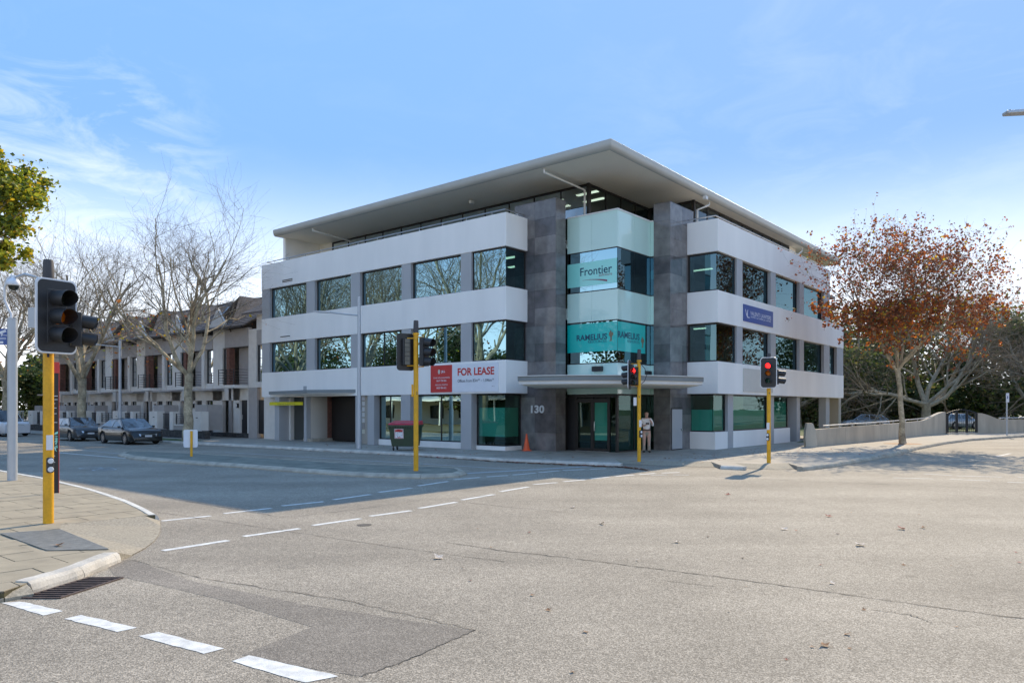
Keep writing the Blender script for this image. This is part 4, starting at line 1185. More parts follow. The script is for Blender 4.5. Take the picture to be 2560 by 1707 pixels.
# fluorescent ceiling lights seen through the glass
def clight(r_, l_, z_, along='l', L_=1.2):
    mb = MB()
    if along == 'l': mb.box(r_ - .11, r_ + .11, l_ - L_ / 2, l_ + L_ / 2, z_ - .04, z_ - .002)
    else: mb.box(r_ - L_ / 2, r_ + L_ / 2, l_ - .11, l_ + .11, z_ - .04, z_ - .002)
    bob('ceiling_light', mb, M['lamp_on'])
for r_, l_, z_ in ((27.6, 23.2, 9.36), (28.8, 22.6, 9.36), (29.5, 24.0, 9.36), (27.6, 26.5, 9.36), (36.5, 17.2, 9.36), (27.7, 27.5, 6.1), (35.0, 16.8, 6.1), (27.0, 34.2, 6.1)):
    clight(r_, l_, z_)
for k in range(9):
    clight(30.2, 20.2 + k * 2.1, 12.545)
for k in range(3):
    clight(31.4, 20.6 + k * 2.1, 12.545)
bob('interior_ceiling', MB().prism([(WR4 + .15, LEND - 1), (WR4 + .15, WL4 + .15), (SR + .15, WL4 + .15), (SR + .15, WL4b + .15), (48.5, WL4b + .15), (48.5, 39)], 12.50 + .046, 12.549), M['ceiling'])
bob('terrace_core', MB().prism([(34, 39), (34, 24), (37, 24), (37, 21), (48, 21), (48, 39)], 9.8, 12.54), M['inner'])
for r_, l_, w in ((27.2, 24.0, 'b'), (26.8, 30.0, 'b'), (26.5, 35.5, 'b'), (35.5, 16.0, 'b')):
    bob('desk_screen', MB().box(r_, r_ + .06, l_, l_ + 1.3, 6.61, 7.9), M['inner'])
# cream blinds behind the right corner windows
bob('roller_blind', MB().box(BR + .35, BR + .36, L0 + .25, L0 + .75, bands[0][1] + .05, bands[1][0] - .1), mat('pale_blind', (.68, .70, .42), .8, var=.02))

# numerals on the stone
def wing_text(parent, s, face, px0, px1, zb, h, plane, m, bold=0.0, name='lettering', org=None, thick=0.0):
    if face == 'L':
        a0, a1 = Lx(px0, plane), Lx(px1, plane)
        t = text_mesh(s, (plane, a0, zb), (0, -1, 0), (0, 0, 1), a0 - a1, h, bold)
    else:
        a0, a1 = Rx(px0, plane), Rx(px1, plane)
        t = text_mesh(s, (a0, plane, zb), (1, 0, 0), (0, 0, 1), a1 - a0, h, bold)
    t.v = [(x - org[0], y - org[1], z - org[2]) for x, y, z in t.v]
    o = obj(name, t, m, parent)
    if thick:
        md = o.modifiers.new('thickness', 'SOLIDIFY'); md.thickness = thick; md.offset = 0
    return o
wing_text(bld, '130', 'L', 1327.6, 1360.8, CAMZ + (1020 - 1032.6) / 55.2, .36, R0 + 1.52, M['number'], .03, 'street_number', BO, .03)

def sign_board(name, label, face, px0, px1, z0, z1, plane, m):
    if face == 'L': org = (plane, Lx(px1, plane), z0)
    else: org = (Rx(px0, plane), plane, z0)
    t = thing(name, label, 'sign', tuple(P(*org)), TH)
    mb = MB()
    if face == 'L': mb.box(plane - .02, plane + .015, Lx(px1, plane), Lx(px0, plane), z0, z1)
    else: mb.box(Rx(px0, plane), Rx(px1, plane), plane - .02, plane + .015, z0, z1)
    mb.v = [(x - org[0], y - org[1], z - org[2]) for x, y, z in mb.v]
    obj('panel', mb, m, t)
    return t, org
PLs = R0 - .018
sA = 54.0
def zl(px, py, r_):   # height of a sight line on the plane r = r_
    l_ = Lx(px, r_); Y = r_ * sr + l_ * cr; return CAMZ + (1020 - py) / F * Y
def zr(px, py, l_):
    r_ = Rx(px, l_); Y = r_ * sr + l_ * cr; return CAMZ + (1020 - py) / F * Y
z0s, z1s = 2.80, 4.12
ls, og = sign_board('lease_sign', 'long white and red for lease banner on the lowest white band left of the entrance', 'L', 1077.2, 1246, z0s, z1s, PLs, M['sign_white'])
mb = MB().box(PLs - .026, PLs - .021, Lx(1131, PLs), Lx(1077.4, PLs), z0s + .01, z1s - .01); mb.v = [(x - og[0], y - og[1], z - og[2]) for x, y, z in mb.v]
obj('red_panel', mb, M['sign_red'], ls)
tx = PLs - .028
wing_text(ls, 'FOR LEASE', 'L', 1144, 1235.5, 3.57, .36, tx, M['sign_red'], .03, org=og)
wing_text(ls, 'Offices from 83m²* – 1,046m²*', 'L', 1144, 1235.5, 3.24, .17, tx, M['sign_text'], org=og)
wing_text(ls, 'Approx.', 'L', 1229, 1237, 3.03, .04, tx, M['sign_text'], org=og)
wing_text(ls, 'JLL', 'L', 1103, 1113, 3.72, .14, tx - .001, M['sign_white'], .03, org=og)
wing_text(ls, 'DANE HOLLINGWORTH', 'L', 1084, 1124, 3.47, .075, tx - .001, M['sign_white'], org=og)
wing_text(ls, '0417 770 953', 'L', 1091.5, 1115.5, 3.32, .085, tx - .001, M['sign_white'], .02, org=og)
wing_text(ls, 'MELISSA DISISTO', 'L', 1088, 1119, 3.13, .075, tx - .001, M['sign_white'], org=og)
wing_text(ls, '0423 904 412', 'L', 1091.5, 1115.5, 2.98, .085, tx - .001, M['sign_white'], .02, org=og)
cl_, cz_ = Lx(1097.5, tx), 3.80
mb = MB(); mb.add([(tx, cl_ + .085 * math.cos(2 * math.pi * k / 16) * .9, cz_ + .115 * math.sin(2 * math.pi * k / 16)) for k in range(16)], [tuple(range(16))])
mb.v = [(x - og[0], y - og[1], z - og[2]) for x, y, z in mb.v]; obj('logo_disc', mb, mat('logo_pale', (.62, .60, .50), .5), ls)

PRs = L0 - .018
vz1, vz0 = zr(1858.2, 759.8, PRs), zr(1858.2, 801.9, PRs)
vs_, og = sign_board('lawyers_sign', 'blue lawyers sign with white lettering on the middle white band of the side street facade', 'R', 1858.2, 1931.8, vz0, vz1, PRs, M['sign_blue'])
tx = PRs - .022; H_ = vz1 - vz0
wing_text(vs_, 'VALENTI LAWYERS', 'R', 1876, 1927.5, vz0 + H_ * .44, H_ * .24, tx, M['sign_white'], org=og)
wing_text(vs_, 'PROPERTY & COMMERCIAL LAWYERS', 'R', 1877, 1927, vz0 + H_ * .29, H_ * .10, tx, M['sign_white'], org=og)
wing_text(vs_, 'V', 'R', 1863, 1870.5, vz0 + H_ * .30, H_ * .42, tx, M['sign_white'], org=og)
wing_text(vs_, 'L', 'R', 1868, 1874, vz0 + H_ * .24, H_ * .40, tx, M['sign_white'], org=og)
bs_, og = sign_board('blank_sign', 'blank cream sign panel on the lowest white band behind the red traffic light', 'R', 1858, 1931.5, 2.86, 4.02, PRs, M['sign_grey'])

# height clearance bar under the left end of the building
yb = thing('clearance_bar', 'yellow height clearance bar hanging below the first floor at the car park entry', 'bar', tuple(P(R0 - .1, Lx(757, R0 - .1), 2.2)), TH)
og = (R0 - .1, Lx(757, R0 - .1), 2.2)
l1_ = Lx(674, R0 - .1); l0_ = Lx(757, R0 - .1)
def yo(name, mb, m): 
    mb.v = [(x - og[0], y - og[1], z - og[2]) for x, y, z in mb.v]; return obj(name, mb, m, yb)
yo('bar', MB().box(R0 - .115, R0 - .085, l0_, l1_, 2.22, 2.38), M['bar_yellow'])
mb = MB()
for k in range(40):
    u = l0_ + (l1_ - l0_) * (k + .5) / 40; mb.box(R0 - .113, R0 - .087, u - .028, u + .012, 2.38, 2.42)
yo('brush', mb, M['bar_yellow'])
mb = MB()
for u in (l0_ + .1, (l0_ + l1_) / 2, l1_ - .1): mb.box(R0 - .10, R0 - .095, u, u + .01, 2.38, 2.83)
yo('chain', mb, M['steel'])
wing_text(yb, 'CLEARANCE HEIGHT 2.1M', 'L', 694, 738, 2.26, .075, R0 - .117, M['sign_text'], org=og)
# ------------------------------------------------------------------ traffic signals
def signal_head(parent, off, az, n=3, board=True, lit=None, vis_len=.34, rad=.10, pitch=.225, lenses=None, half=None):
    """a lamp head; local +X is where it faces; az in degrees in world, relative to the pole"""
    rot = Matrix.Translation(Vector(off)) @ Matrix.Rotation(R(az), 4, 'Z')
    def add(name, mb, m, par=None, **k):
        mb.xform(rot); return obj(name, mb, m, par or parent, **k)
    H = n * pitch
    bw = rad * 2.05
    hs = add('signal_housing', MB().box(-.13, .02, -bw / 2 - .02, bw / 2 + .02, -H / 2, H / 2), M['sig_black'], bevel=.012)
    bk = MB()
    for i in range(n * 2):
        z = -H / 2 + (i + .5) * H / (n * 2); bk.box(-.155, -.131, -bw / 2 + .03, bw / 2 - .03, z - H / (n * 4) + .008, z + H / (n * 4) - .008)
    add('back_panel', bk, M['louvre'], hs)
    if board:
        W2, H2, r_ = rad * 2.75, H / 2 + rad * 1.55, .10
        if half: W2, H2 = half
        pts = []
        for cx, cy, a0 in ((W2 - r_, H2 - r_, 0), (-W2 + r_, H2 - r_, 90), (-W2 + r_, -H2 + r_, 180), (W2 - r_, -H2 + r_, 270)):
            for k in range(7):
                a = R(a0 + k * 15); pts.append((cx + r_ * math.cos(a), cy + r_ * math.sin(a)))
        nP = len(pts)
        vs = [(-.012, y, z) for y, z in pts] + [(.012, y, z) for y, z in pts]
        add('backing_board', MB().add(vs, [tuple(range(nP)), tuple(range(2 * nP - 1, nP - 1, -1))] + [(i, nP + i, nP + (i + 1) % nP, (i + 1) % nP) for i in range(nP)]), M['sig_board'])
        s_ = .93
        ins = [(y * s_, z * (1 - (1 - s_) * W2 / H2)) for y, z in pts]
        vs = [(.0135, y, z) for y, z in pts] + [(.0135, y, z) for y, z in ins]
        mb = MB().add(vs, [(i, (i + 1) % nP, nP + (i + 1) % nP, nP + i) for i in range(nP)])
        o2 = [(y * 1.03, z * 1.015) for y, z in pts]
        vs = [(.0135, y, z) for y, z in pts] + [(-.0135, y * 1.02, z * 1.01) for y, z in pts]
        mb.add(vs, [(i, (i + 1) % nP, nP + (i + 1) % nP, nP + i) for i in range(nP)])
        add('board_border', mb, M['sig_white'])
    for i in range(n):
        z = H / 2 - (i + .5) * pitch
        # hood: open cylinder, cut away underneath towards the tip
        N = 26; mb = MB(); vs = []; fs = []
        rings = [0, .35, .7, 1.0]
        a_lo, a_hi = R(-70), R(250)
        for rr in (rad, rad - .006):
            for t in rings:
                for k in range(N):
                    a = a_lo + (a_hi - a_lo) * k / (N - 1)
                    ln = vis_len * t * (1.0 - .28 * max(0, -math.sin(a)) if t == 1.0 else 1)
                    if t < 1.0: ln = min(ln, vis_len * (1.0 - .28 * max(0, -math.sin(a))))
                    vs.append((.02 + ln, rr * math.cos(a), z + rr * math.sin(a) - .03 * t))
        for s in range(2):
            b_ = s * N * len(rings)
            for q in range(len(rings) - 1):
                for k in range(N - 1):
                    a = b_ + q * N + k; fs.append((a, a + 1, a + N + 1, a + N) if s == 0 else (a, a + N, a + N + 1, a + 1))
        e = (len(rings) - 1) * N; b_ = N * len(rings)
        for k in range(N - 1): fs.append((e + k, e + k + 1, b_ + e + k + 1, b_ + e + k))
        v_ = add('visor', mb.add(vs, fs), M['sig_black'], sm=True)
        lm = 'lens'
        if lenses: lm = lenses[i]
        if lit is not None and i == lit: lm = 'red_on'
        pr = [(0, .050), (rad * .5, .044), (rad * .92, .022), (rad * .97, .021)]
        ln_ = MB()
        for (rr, hh) in pr: pass
        lv = MB().lathe([(max(r0, .001), h0) for r0, h0 in pr], 20, (0, 0, 0), 'X')
        lv.v = [(x, y, zz + z) for x, y, zz in lv.v]
        lv.xform(rot); obj('lens', lv, M[lm], v_, sm=True)
    # bracket arms to the pole
    br = MB()
    ox, oy = off[0], off[1]
    for zz in (H / 2 + .02, -H / 2 - .02):
        br.tube([(0, 0, off[2] + zz), (ox * .85, oy * .85, off[2] + zz)], .018, 6)
    obj('bracket', br, M['yellow'], parent)

def push_button(parent, z, az, rad_):
    rot = Matrix.Rotation(R(az), 4, 'Z')
    a = MB().box(rad_ - .01, rad_ + .07, -.055, .055, z - .13, z + .13); a.xform(rot)
    b_ = obj('button_box', a, M['sig_black'], parent, bevel=.03)
    for zz in (.07, -.07):
        c = MB().lathe([(.001, rad_ + .076), (.040, rad_ + .075), (.045, rad_ + .07)], 16, (0, 0, z + zz), 'X'); c.xform(rot)
        obj('button_face', c, M['sig_white'], b_)
    s = MB().box(rad_ - .004, rad_ + .006, -.05, .05, z + .25, z + .50); s.xform(rot)
    obj('crossing_sticker', s, M['sig_white'], parent)

def signal_pole(name, label, base, h, r_, capl=.36, number=None, naz=0):
    t = thing(name, label, 'traffic light', tuple(base))
    obj('pole', MB().tube([(0, 0, 0), (0, 0, h - capl)], r_, 20), M['yellow'], t, sm=True)
    obj('pole_cap', MB().tube([(0, 0, h - capl - .02), (0, 0, h - capl + .02), (0, 0, h - .03), (0, 0, h)], [r_ * 1.10, r_ * 1.12, r_ * .98, r_ * .85], 20), M['sig_cap'], t, sm=True)
    obj('collar', MB().tube([(0, 0, h - capl - .09), (0, 0, h - capl - .03)], r_ * 1.28, 16), M['yellow'], t, sm=True)
    if number:
        z, az = number[1], R(naz)
        d = Vector((math.cos(az), math.sin(az), 0)); u = Vector((-d.y, d.x, 0))
        tm = text_mesh(number[0], d * (r_ + .003) - u * .02 + Vector((0, 0, z)), u, (0, 0, 1), .035 if number[0] == '1' else .045, .075, .02)
        obj('number', tm, M['sig_text'] if 'sig_text' in M else M['sign_text'], t)
    return t

b1 = G(121, 1307, kz)
t = signal_pole('traffic_light', 'yellow pole traffic light in the left foreground on the sandy footpath, amber lens showing', b1, 4.42, .080, number=('1', 2.78), naz=-58)
signal_head(t, (.235, -.16, 3.45), -31, 3, True, vis_len=.40, rad=.135, pitch=.30, half=(.325, .615), lenses=['lens', 'amber', 'lens'])
signal_head(t, (.46, .16, 3.26), 24, 2, False, vis_len=.22, rad=.115, pitch=.285)
push_button(t, .98, -45, .08)
obj('side_box', MB().box(-.33, -.22, -.02, .12, 3.28, 3.62), M['galv'], t)

b2 = G(1040, 1176.5, kz)
t = signal_pole('traffic_light', 'yellow pole traffic light on the median island, seen with the back of its board', b2, 4.63, .076, number=('2', 2.36), naz=-65)
signal_head(t, (-.33, .03, 3.66), 122, 3, True, vis_len=.28, rad=.105, pitch=.27)
signal_head(t, (.30, -.05, 3.66), -34, 3, False, vis_len=.30, rad=.13, pitch=.29, lenses=['lens', 'amber', 'lens'])
sp_ = MB().box(-.14, -.08, -.02, .0, 2.28, 2.66); obj('small_plate', sp_, M['yellow'], t)

b3 = G(1597.7, 1153.6, kz)
t = signal_pole('traffic_light', 'yellow pole traffic light at the kerb in front of the entrance beside the standing man', b3, 4.05, .066, number=('3', 2.3), naz=-100)
signal_head(t, (-.34, .06, 3.14), 160, 3, True, vis_len=.26, rad=.10, pitch=.245)
signal_head(t, (-.16, -.04, 3.08), -118, 3, False, lit=0, vis_len=.22, rad=.095, pitch=.22, lenses=['lens', 'lens', 'lens_green'])
push_button(t, 1.0, -60, .066)
obj('small_plate', MB().box(-.20, -.09, -.01, .01, 2.02, 2.32), M['sig_white'], t)
cb = MB().tube([(0.0, -.05, 3.66), (.06, -.09, 3.5), (.20, -.05, 3.35), (.27, 0, 3.1), (.20, .03, 2.9), (.05, 0, 2.78)], .012, 6)
obj('cable', cb, M['black'], t, sm=True)

b4 = G(1922, 1157, kz)
t = signal_pole('traffic_light', 'yellow pole traffic light with red lamp lit on the right hand corner', b4, 3.86, .068, number=('4', 2.42), naz=-100)
signal_head(t, (-.06, -.15, 3.17), -118, 3, True, lit=0, vis_len=.20, rad=.10, pitch=.255, lenses=['lens', 'amber', 'lens_green'])
signal_head(t, (.36, .08, 3.03), -22, 2, False, vis_len=.24, rad=.10, pitch=.26)
push_button(t, .92, -130, .068)

# ------------------------------------------------------------------ lamps, camera pole, signs
def street_lamp(label, base, h, base_h, r0_, r1_, arm_z, arm_dir, arm_len, group=None):
    t = thing('street_lamp', label, 'street lamp', tuple(base), group=group)
    obj('pole', MB().tube([(0, 0, 0), (0, 0, base_h)], r0_, 16).tube([(0, 0, base_h), (0, 0, base_h + .05)], r0_ * 1.08, 16).tube([(0, 0, base_h + .05), (0, 0, h)], [r1_ * 1.12, r1_ * .92], 16), M['galv'], t, sm=True)
    d = Vector(arm_dir).normalized()
    a0 = Vector((0, 0, arm_z)); a1 = a0 + d * arm_len * .66 + Vector((0, 0, .16)); a2 = a0 + d * arm_len + Vector((0, 0, .22))
    obj('arm', MB().tube([a0, a0 + d * arm_len * .3 + Vector((0, 0, .06)), a1], .035, 8), M['galv'], t, sm=True)
    n = Vector((-d.y, d.x, 0))
    hd = MB()
    L_ = arm_len * .38
    pts = [(-.05, .06), (.12, .13), (L_ * .6, .15), (L_, .05)]
    top = []; bot = []
    for s in (1, -1):
        for x, w in pts:
            q = a1 + d * x + n * (w * s)
            top.append(q + Vector((0, 0, .05 + .02 * x))); bot.append(q + Vector((0, 0, -.03 + .06 * x)))
    m_ = len(pts)
    vs = [tuple(p) for p in top + bot]
    fs = []
    for i in range(m_ - 1):
        fs.append((i, i + 1, m_ + i + 1, m_ + i)); fs.append((2 * m_ + i, 3 * m_ + i, 3 * m_ + i + 1, 2 * m_ + i + 1))
        fs.append((i, 2 * m_ + i, 2 * m_ + i + 1, i + 1)); fs.append((m_ + i, m_ + i + 1, 3 * m_ + i + 1, 3 * m_ + i))
    fs.append((0, m_, 3 * m_, 2 * m_)); fs.append((m_ - 1, 3 * m_ - 1, 4 * m_ - 1, 2 * m_ - 1))
    obj('lamp_head', hd.add(vs, fs), M['galv'], t, fix=True)
    return t
lb_ = G(897.8, 1121, kz)
street_lamp('slim grey street lamp rising in front of the office building near the dumpster', lb_, 7.25, 1.80, .122, .085, 6.35, (-1, .05, 0), 2.15)
lb2 = P(21.6, Lx(300, 21.6), kz)
street_lamp('grey street lamp standing behind the black parked sedan before the townhouses', lb2, 6.65, 1.80, .13, .09, 6.05, (-1, .02, 0), 2.35)
# lamp reaching in from the right edge
rl = thing('street_lamp', 'grey street lamp arm entering high at the right edge of the picture', 'street lamp', (16.6, 20.2, 0.0))
obj('pole', MB().tube([(0, 0, 0), (0, 0, 10.2)], [.13, .09], 14), M['galv'], rl, sm=True)
hx = (2516 - 1280) / F * 20.0 - 16.6
obj('arm', MB().tube([(0, 0, 10.15), (-1.2, -.05, 10.2), (hx + 1.0, -.2, 10.12)], .045, 8), M['galv'], rl, sm=True)
obj('lamp_head', MB().hexa([(hx + .03, -.26, 10.00), (hx + 1.3, -.26, 10.08), (hx + 1.3, .08, 10.08), (hx + .03, .02, 10.00), (hx, -.24, 10.08), (hx + 1.3, -.24, 10.20), (hx + 1.3, .06, 10.20), (hx, 0, 10.08)]), M['galv'], rl, bevel=.02)
obj('photocell', MB().tube([(hx + .16, -.1, 10.09), (hx + .16, -.1, 10.14)], .03, 10), M['black'], rl)

# CCTV pole
cb_ = G(31, 1200.4, kz)
cp = thing('camera_pole', 'tall silver pole with white dome security camera at the left edge of the footpath', 'pole', tuple(cb_))
obj('pole', MB().tube([(0, 0, 0), (0, 0, 4.30)], .118, 20).tube([(0, 0, 4.30), (0, 0, 4.33)], .125, 20), M['galv'], cp, sm=True)
obj('swan_neck', MB().tube([(-.03, 0, 4.3), (-.03, 0, 4.45), (-.10, 0, 4.58), (-.20, 0, 4.80), (-.20, 0, 5.15), (-.12, 0, 5.38), (0.0, 0, 5.48), (.04, 0, 5.42)], .035, 10), M['sig_white'], cp, sm=True)
obj('dome_camera', MB().lathe([(.001, .26), (.05, .26), (.06, .18), (.14, .12), (.16, .04), (.155, 0), (.13, -.02)], 20, (.03, 0, 5.22)), M['sign_white'], cp, sm=True)
obj('dome_glass', MB().lathe([(.13, 0), (.12, -.06), (.08, -.11), (.001, -.13)], 20, (.03, 0, 5.20)), M['lens'], cp, sm=True)
obj('arm', MB().tube([(.0, 0, 5.40), (.35, 0, 5.50), (.75, 0, 5.40)], [.03, .05, .012], 8), M['galv'], cp, sm=True)
# camera notice, flat blue plate fixed to the pole
W_, z0_, z1_ = .42, 3.62, 4.05
X0 = -.12 - W_
cs = obj('camera_notice', MB().box(X0, -.10, -.02, 0.0, z0_, z1_), M['sign_blue'], cp)
def nq(*p): 
    return MB().add([(X0 + x * W_, -.022, z0_ + z * (z1_ - z0_)) for x, z in p], [tuple(range(len(p)))])
for shape in (((.45, .80), (.88, .95), (.95, .82), (.55, .66)), ((.60, .70), (.72, .70), (.66, .52), (.58, .55)), ((.62, .60), (.98, .56), (.98, .60), (.62, .63)),
              ((.40, .42), (.92, .42), (.92, .45), (.40, .45)), ((.40, .34), (.92, .34), (.92, .37), (.40, .37)), ((.52, .08), (.74, .08), (.74, .22), (.52, .22))):
    obj('pictogram', nq(*shape), M['sign_white'], cs)

# black and red marker blade behind the near traffic light
mbp = G(142, 1232, kz)
mk = thing('marker_blade', 'slim black wayfinding blade with red top behind the near yellow pole', 'sign', tuple(mbp), R(24))
hb = (1232 - 905) / F * mbp.y
obj('blade', MB().box(-.058, .040, -.015, .015, 0, hb - .25), M['black'], mk)
obj('red_top', MB().box(-.058, .050, -.017, .017, hb - .25, hb), M['sign_red'], mk)
obj('red_edge', MB().box(.040, .046, -.015, .015, 0, hb - .25), M['sign_red'], mk)
for k, (zz, w) in enumerate(((2.20, .07), (2.12, .07), (2.03, .02), (1.93, .05), (1.80, .05), (1.60, .06), (1.02, .03), (.84, .02), (.70, .02))):
    obj('legend', MB().box(-.05, -.05 + w, -.018, -.0155, zz, zz + .012), M['sign_white'], mk)
lf = MB()
rnd = random.Random(4)
for k in range(16):
    z = rnd.uniform(.92, 1.35); y = rnd.uniform(-.045, .035); s_ = rnd.uniform(.03, .05)
    lf.quad((-.05 + rnd.random() * .07, -.0165, z), (-.05 + rnd.random() * .07, -.0165, z + s_), (-.03 + rnd.random() * .06, -.0165, z + s_ * 1.5), (-.02 + rnd.random() * .05, -.0165, z + s_ * .3))
obj('leaf_graphic', lf, M['turq_pale'], mk)

# small square sign on the island, seen from behind
sb = G(478.6, 1140.6, kz)
ks = thing('keep_left_sign', 'small pale square sign on a short yellow post at the far end of the median', 'sign', tuple(sb), R(8))
obj('post', MB().box(-.045, .045, -.02, .02, 0, 1.02), M['yellow'], ks)
W2, z0_, z1_ = .27, .36, 1.07
pts = []
for cx, cz, a0 in ((W2 - .06, z1_ - .06, 0), (-W2 + .06, z1_ - .06, 90), (-W2 + .06, z0_ + .06, 180), (W2 - .06, z0_ + .06, 270)):
    for k in range(5):
        a = R(a0 + k * 22.5); pts.append((cx + .06 * math.cos(a), cz + .06 * math.sin(a)))
nP = len(pts)
obj('sign_plate', MB().add([(x - .04, .022, z) for x, z in pts] + [(x - .04, .034, z) for x, z in pts], [tuple(range(nP)), tuple(range(2 * nP - 1, nP - 1, -1))] + [(i, (i + 1) % nP, nP + (i + 1) % nP, nP + i) for i in range(nP)]), M['sign_white'], ks)
# parking sign at far right
pb = G(2517, 1088, kz)
ps = thing('parking_sign', 'small white parking sign on a thin grey post before the right hand wall', 'sign', tuple(pb))
obj('post', MB().tube([(0, 0, 0), (0, 0, 2.95)], .05, 10), M['galv'], ps, sm=True)
obj('sign_plate', MB().box(-.10, .12, -.075, -.06, 2.35, 3.0), M['sign_white'], ps)
obj('symbol', MB().box(-.03, .04, -.08, -.0755, 2.6, 2.8), M['sign_blue'], ps)

# ------------------------------------------------------------------ bin and cone
bn = G(1014, 1125.5, kz)
bt = thing('wheelie_dumpster', 'dark green dumpster with red lid and pasted poster on the pavement', 'bin', tuple(bn), TH - R(90) + R(-0) + R(32))
mb = MB().hexa([(-.56, -.34, .20), (.56, -.34, .20), (.56, .40, .20), (-.56, .40, .20), (-.68, -.46, 1.12), (.68, -.46, 1.12), (.68, .50, 1.12), (-.68, .50, 1.12)])
obj('body', mb, M['bin_green'], bt, bevel=.03)
mb = MB().box(-.71, .71, -.50, .54, 1.10, 1.17)
for k in range(12): mb.box(-.66 + k * .115, -.62 + k * .115, -.495, -.44, 1.02, 1.10)
obj('rim', mb, M['bin_green'], bt)
mb = MB().hexa([(-.70, -.50, 1.172), (.70, -.50, 1.172), (.70, .54, 1.172), (-.70, .54, 1.172), (-.66, -.45, 1.24), (.66, -.45, 1.24), (.66, .54, 1.36), (-.66, .54, 1.36)])
ld = obj('lid', mb, M['bin_red'], bt, bevel=.02)
for x in (-.45, 0, .45): obj('lid_grip', MB().box(x - .10, x + .10, -.47, -.42, 1.235, 1.255), M['bin_red'] if False else M['maroon'], ld)
def bface(x, z, off=.006):
    t = (z - .20) / .92; y = -.34 - .12 * t; return (x, y - off - .002, z)
pz0, pz1 = .56, 1.0
obj('poster', MB().quad(bface(-.40, pz0), bface(.02, pz0), bface(.02, pz1), bface(-.40, pz1)), M['sign_white'], bt)
po = bt.children[-1]
mb = MB()
for x0, x1, z0, z1 in ((-.385, .005, .575, .590), (-.385, .005, .97, .985), (-.385, -.37, .59, .97), (-.01, .005, .59, .97), (-.36, -.02, .86, .95), (-.27, -.10, .90, .965), (-.25, -.12, .595, .62)):
    mb.quad(bface(x0, z0, .01), bface(x1, z0, .01), bface(x1, z1, .01), bface(x0, z1, .01))
obj('poster_print', mb, M['sign_red'], po)
mb = MB(); rnd = random.Random(3)
for k in range(26):
    x, z = rnd.uniform(-.36, -.04), rnd.uniform(.64, .85); dx, dz = rnd.uniform(-.03, .03), rnd.uniform(-.05, .05)
    mb.quad(bface(x, z, .012), bface(x + .012, z, .012), bface(x + dx + .012, z + dz, .012), bface(x + dx, z + dz, .012))
obj('graffiti', mb, M['sign_text'], po)
for x, y in ((-.48, -.30), (.48, -.30), (-.48, .30), (.48, .30)):
    w = obj('castor', MB().lathe([(.03, -.022), (.085, -.025), (.10, -.015), (.10, .015), (.085, .025), (.03, .022)], 16, (x, y, .10), 'X'), M['tyre'], bt)
    obj('fork', MB().box(x - .035, x - .028, y - .03, y + .03, .08, .20).box(x + .028, x + .035, y - .03, y + .03, .08, .20), M['steel'], w)
cn_ = G(1316.5, 1126.5, kz)
ct = thing('traffic_cone', 'orange traffic cone standing against the dark stone pier', 'cone', tuple(cn_), R(20))
obj('base', MB().box(-.18, .18, -.18, .18, 0, .035), M['orange'], ct, bevel=.01)
obj('cone_body', MB().lathe([(.155, .034), (.15, .06), (.035, .74), (.028, .77), (.001, .77)], 24), M['orange'], ct, sm=True)

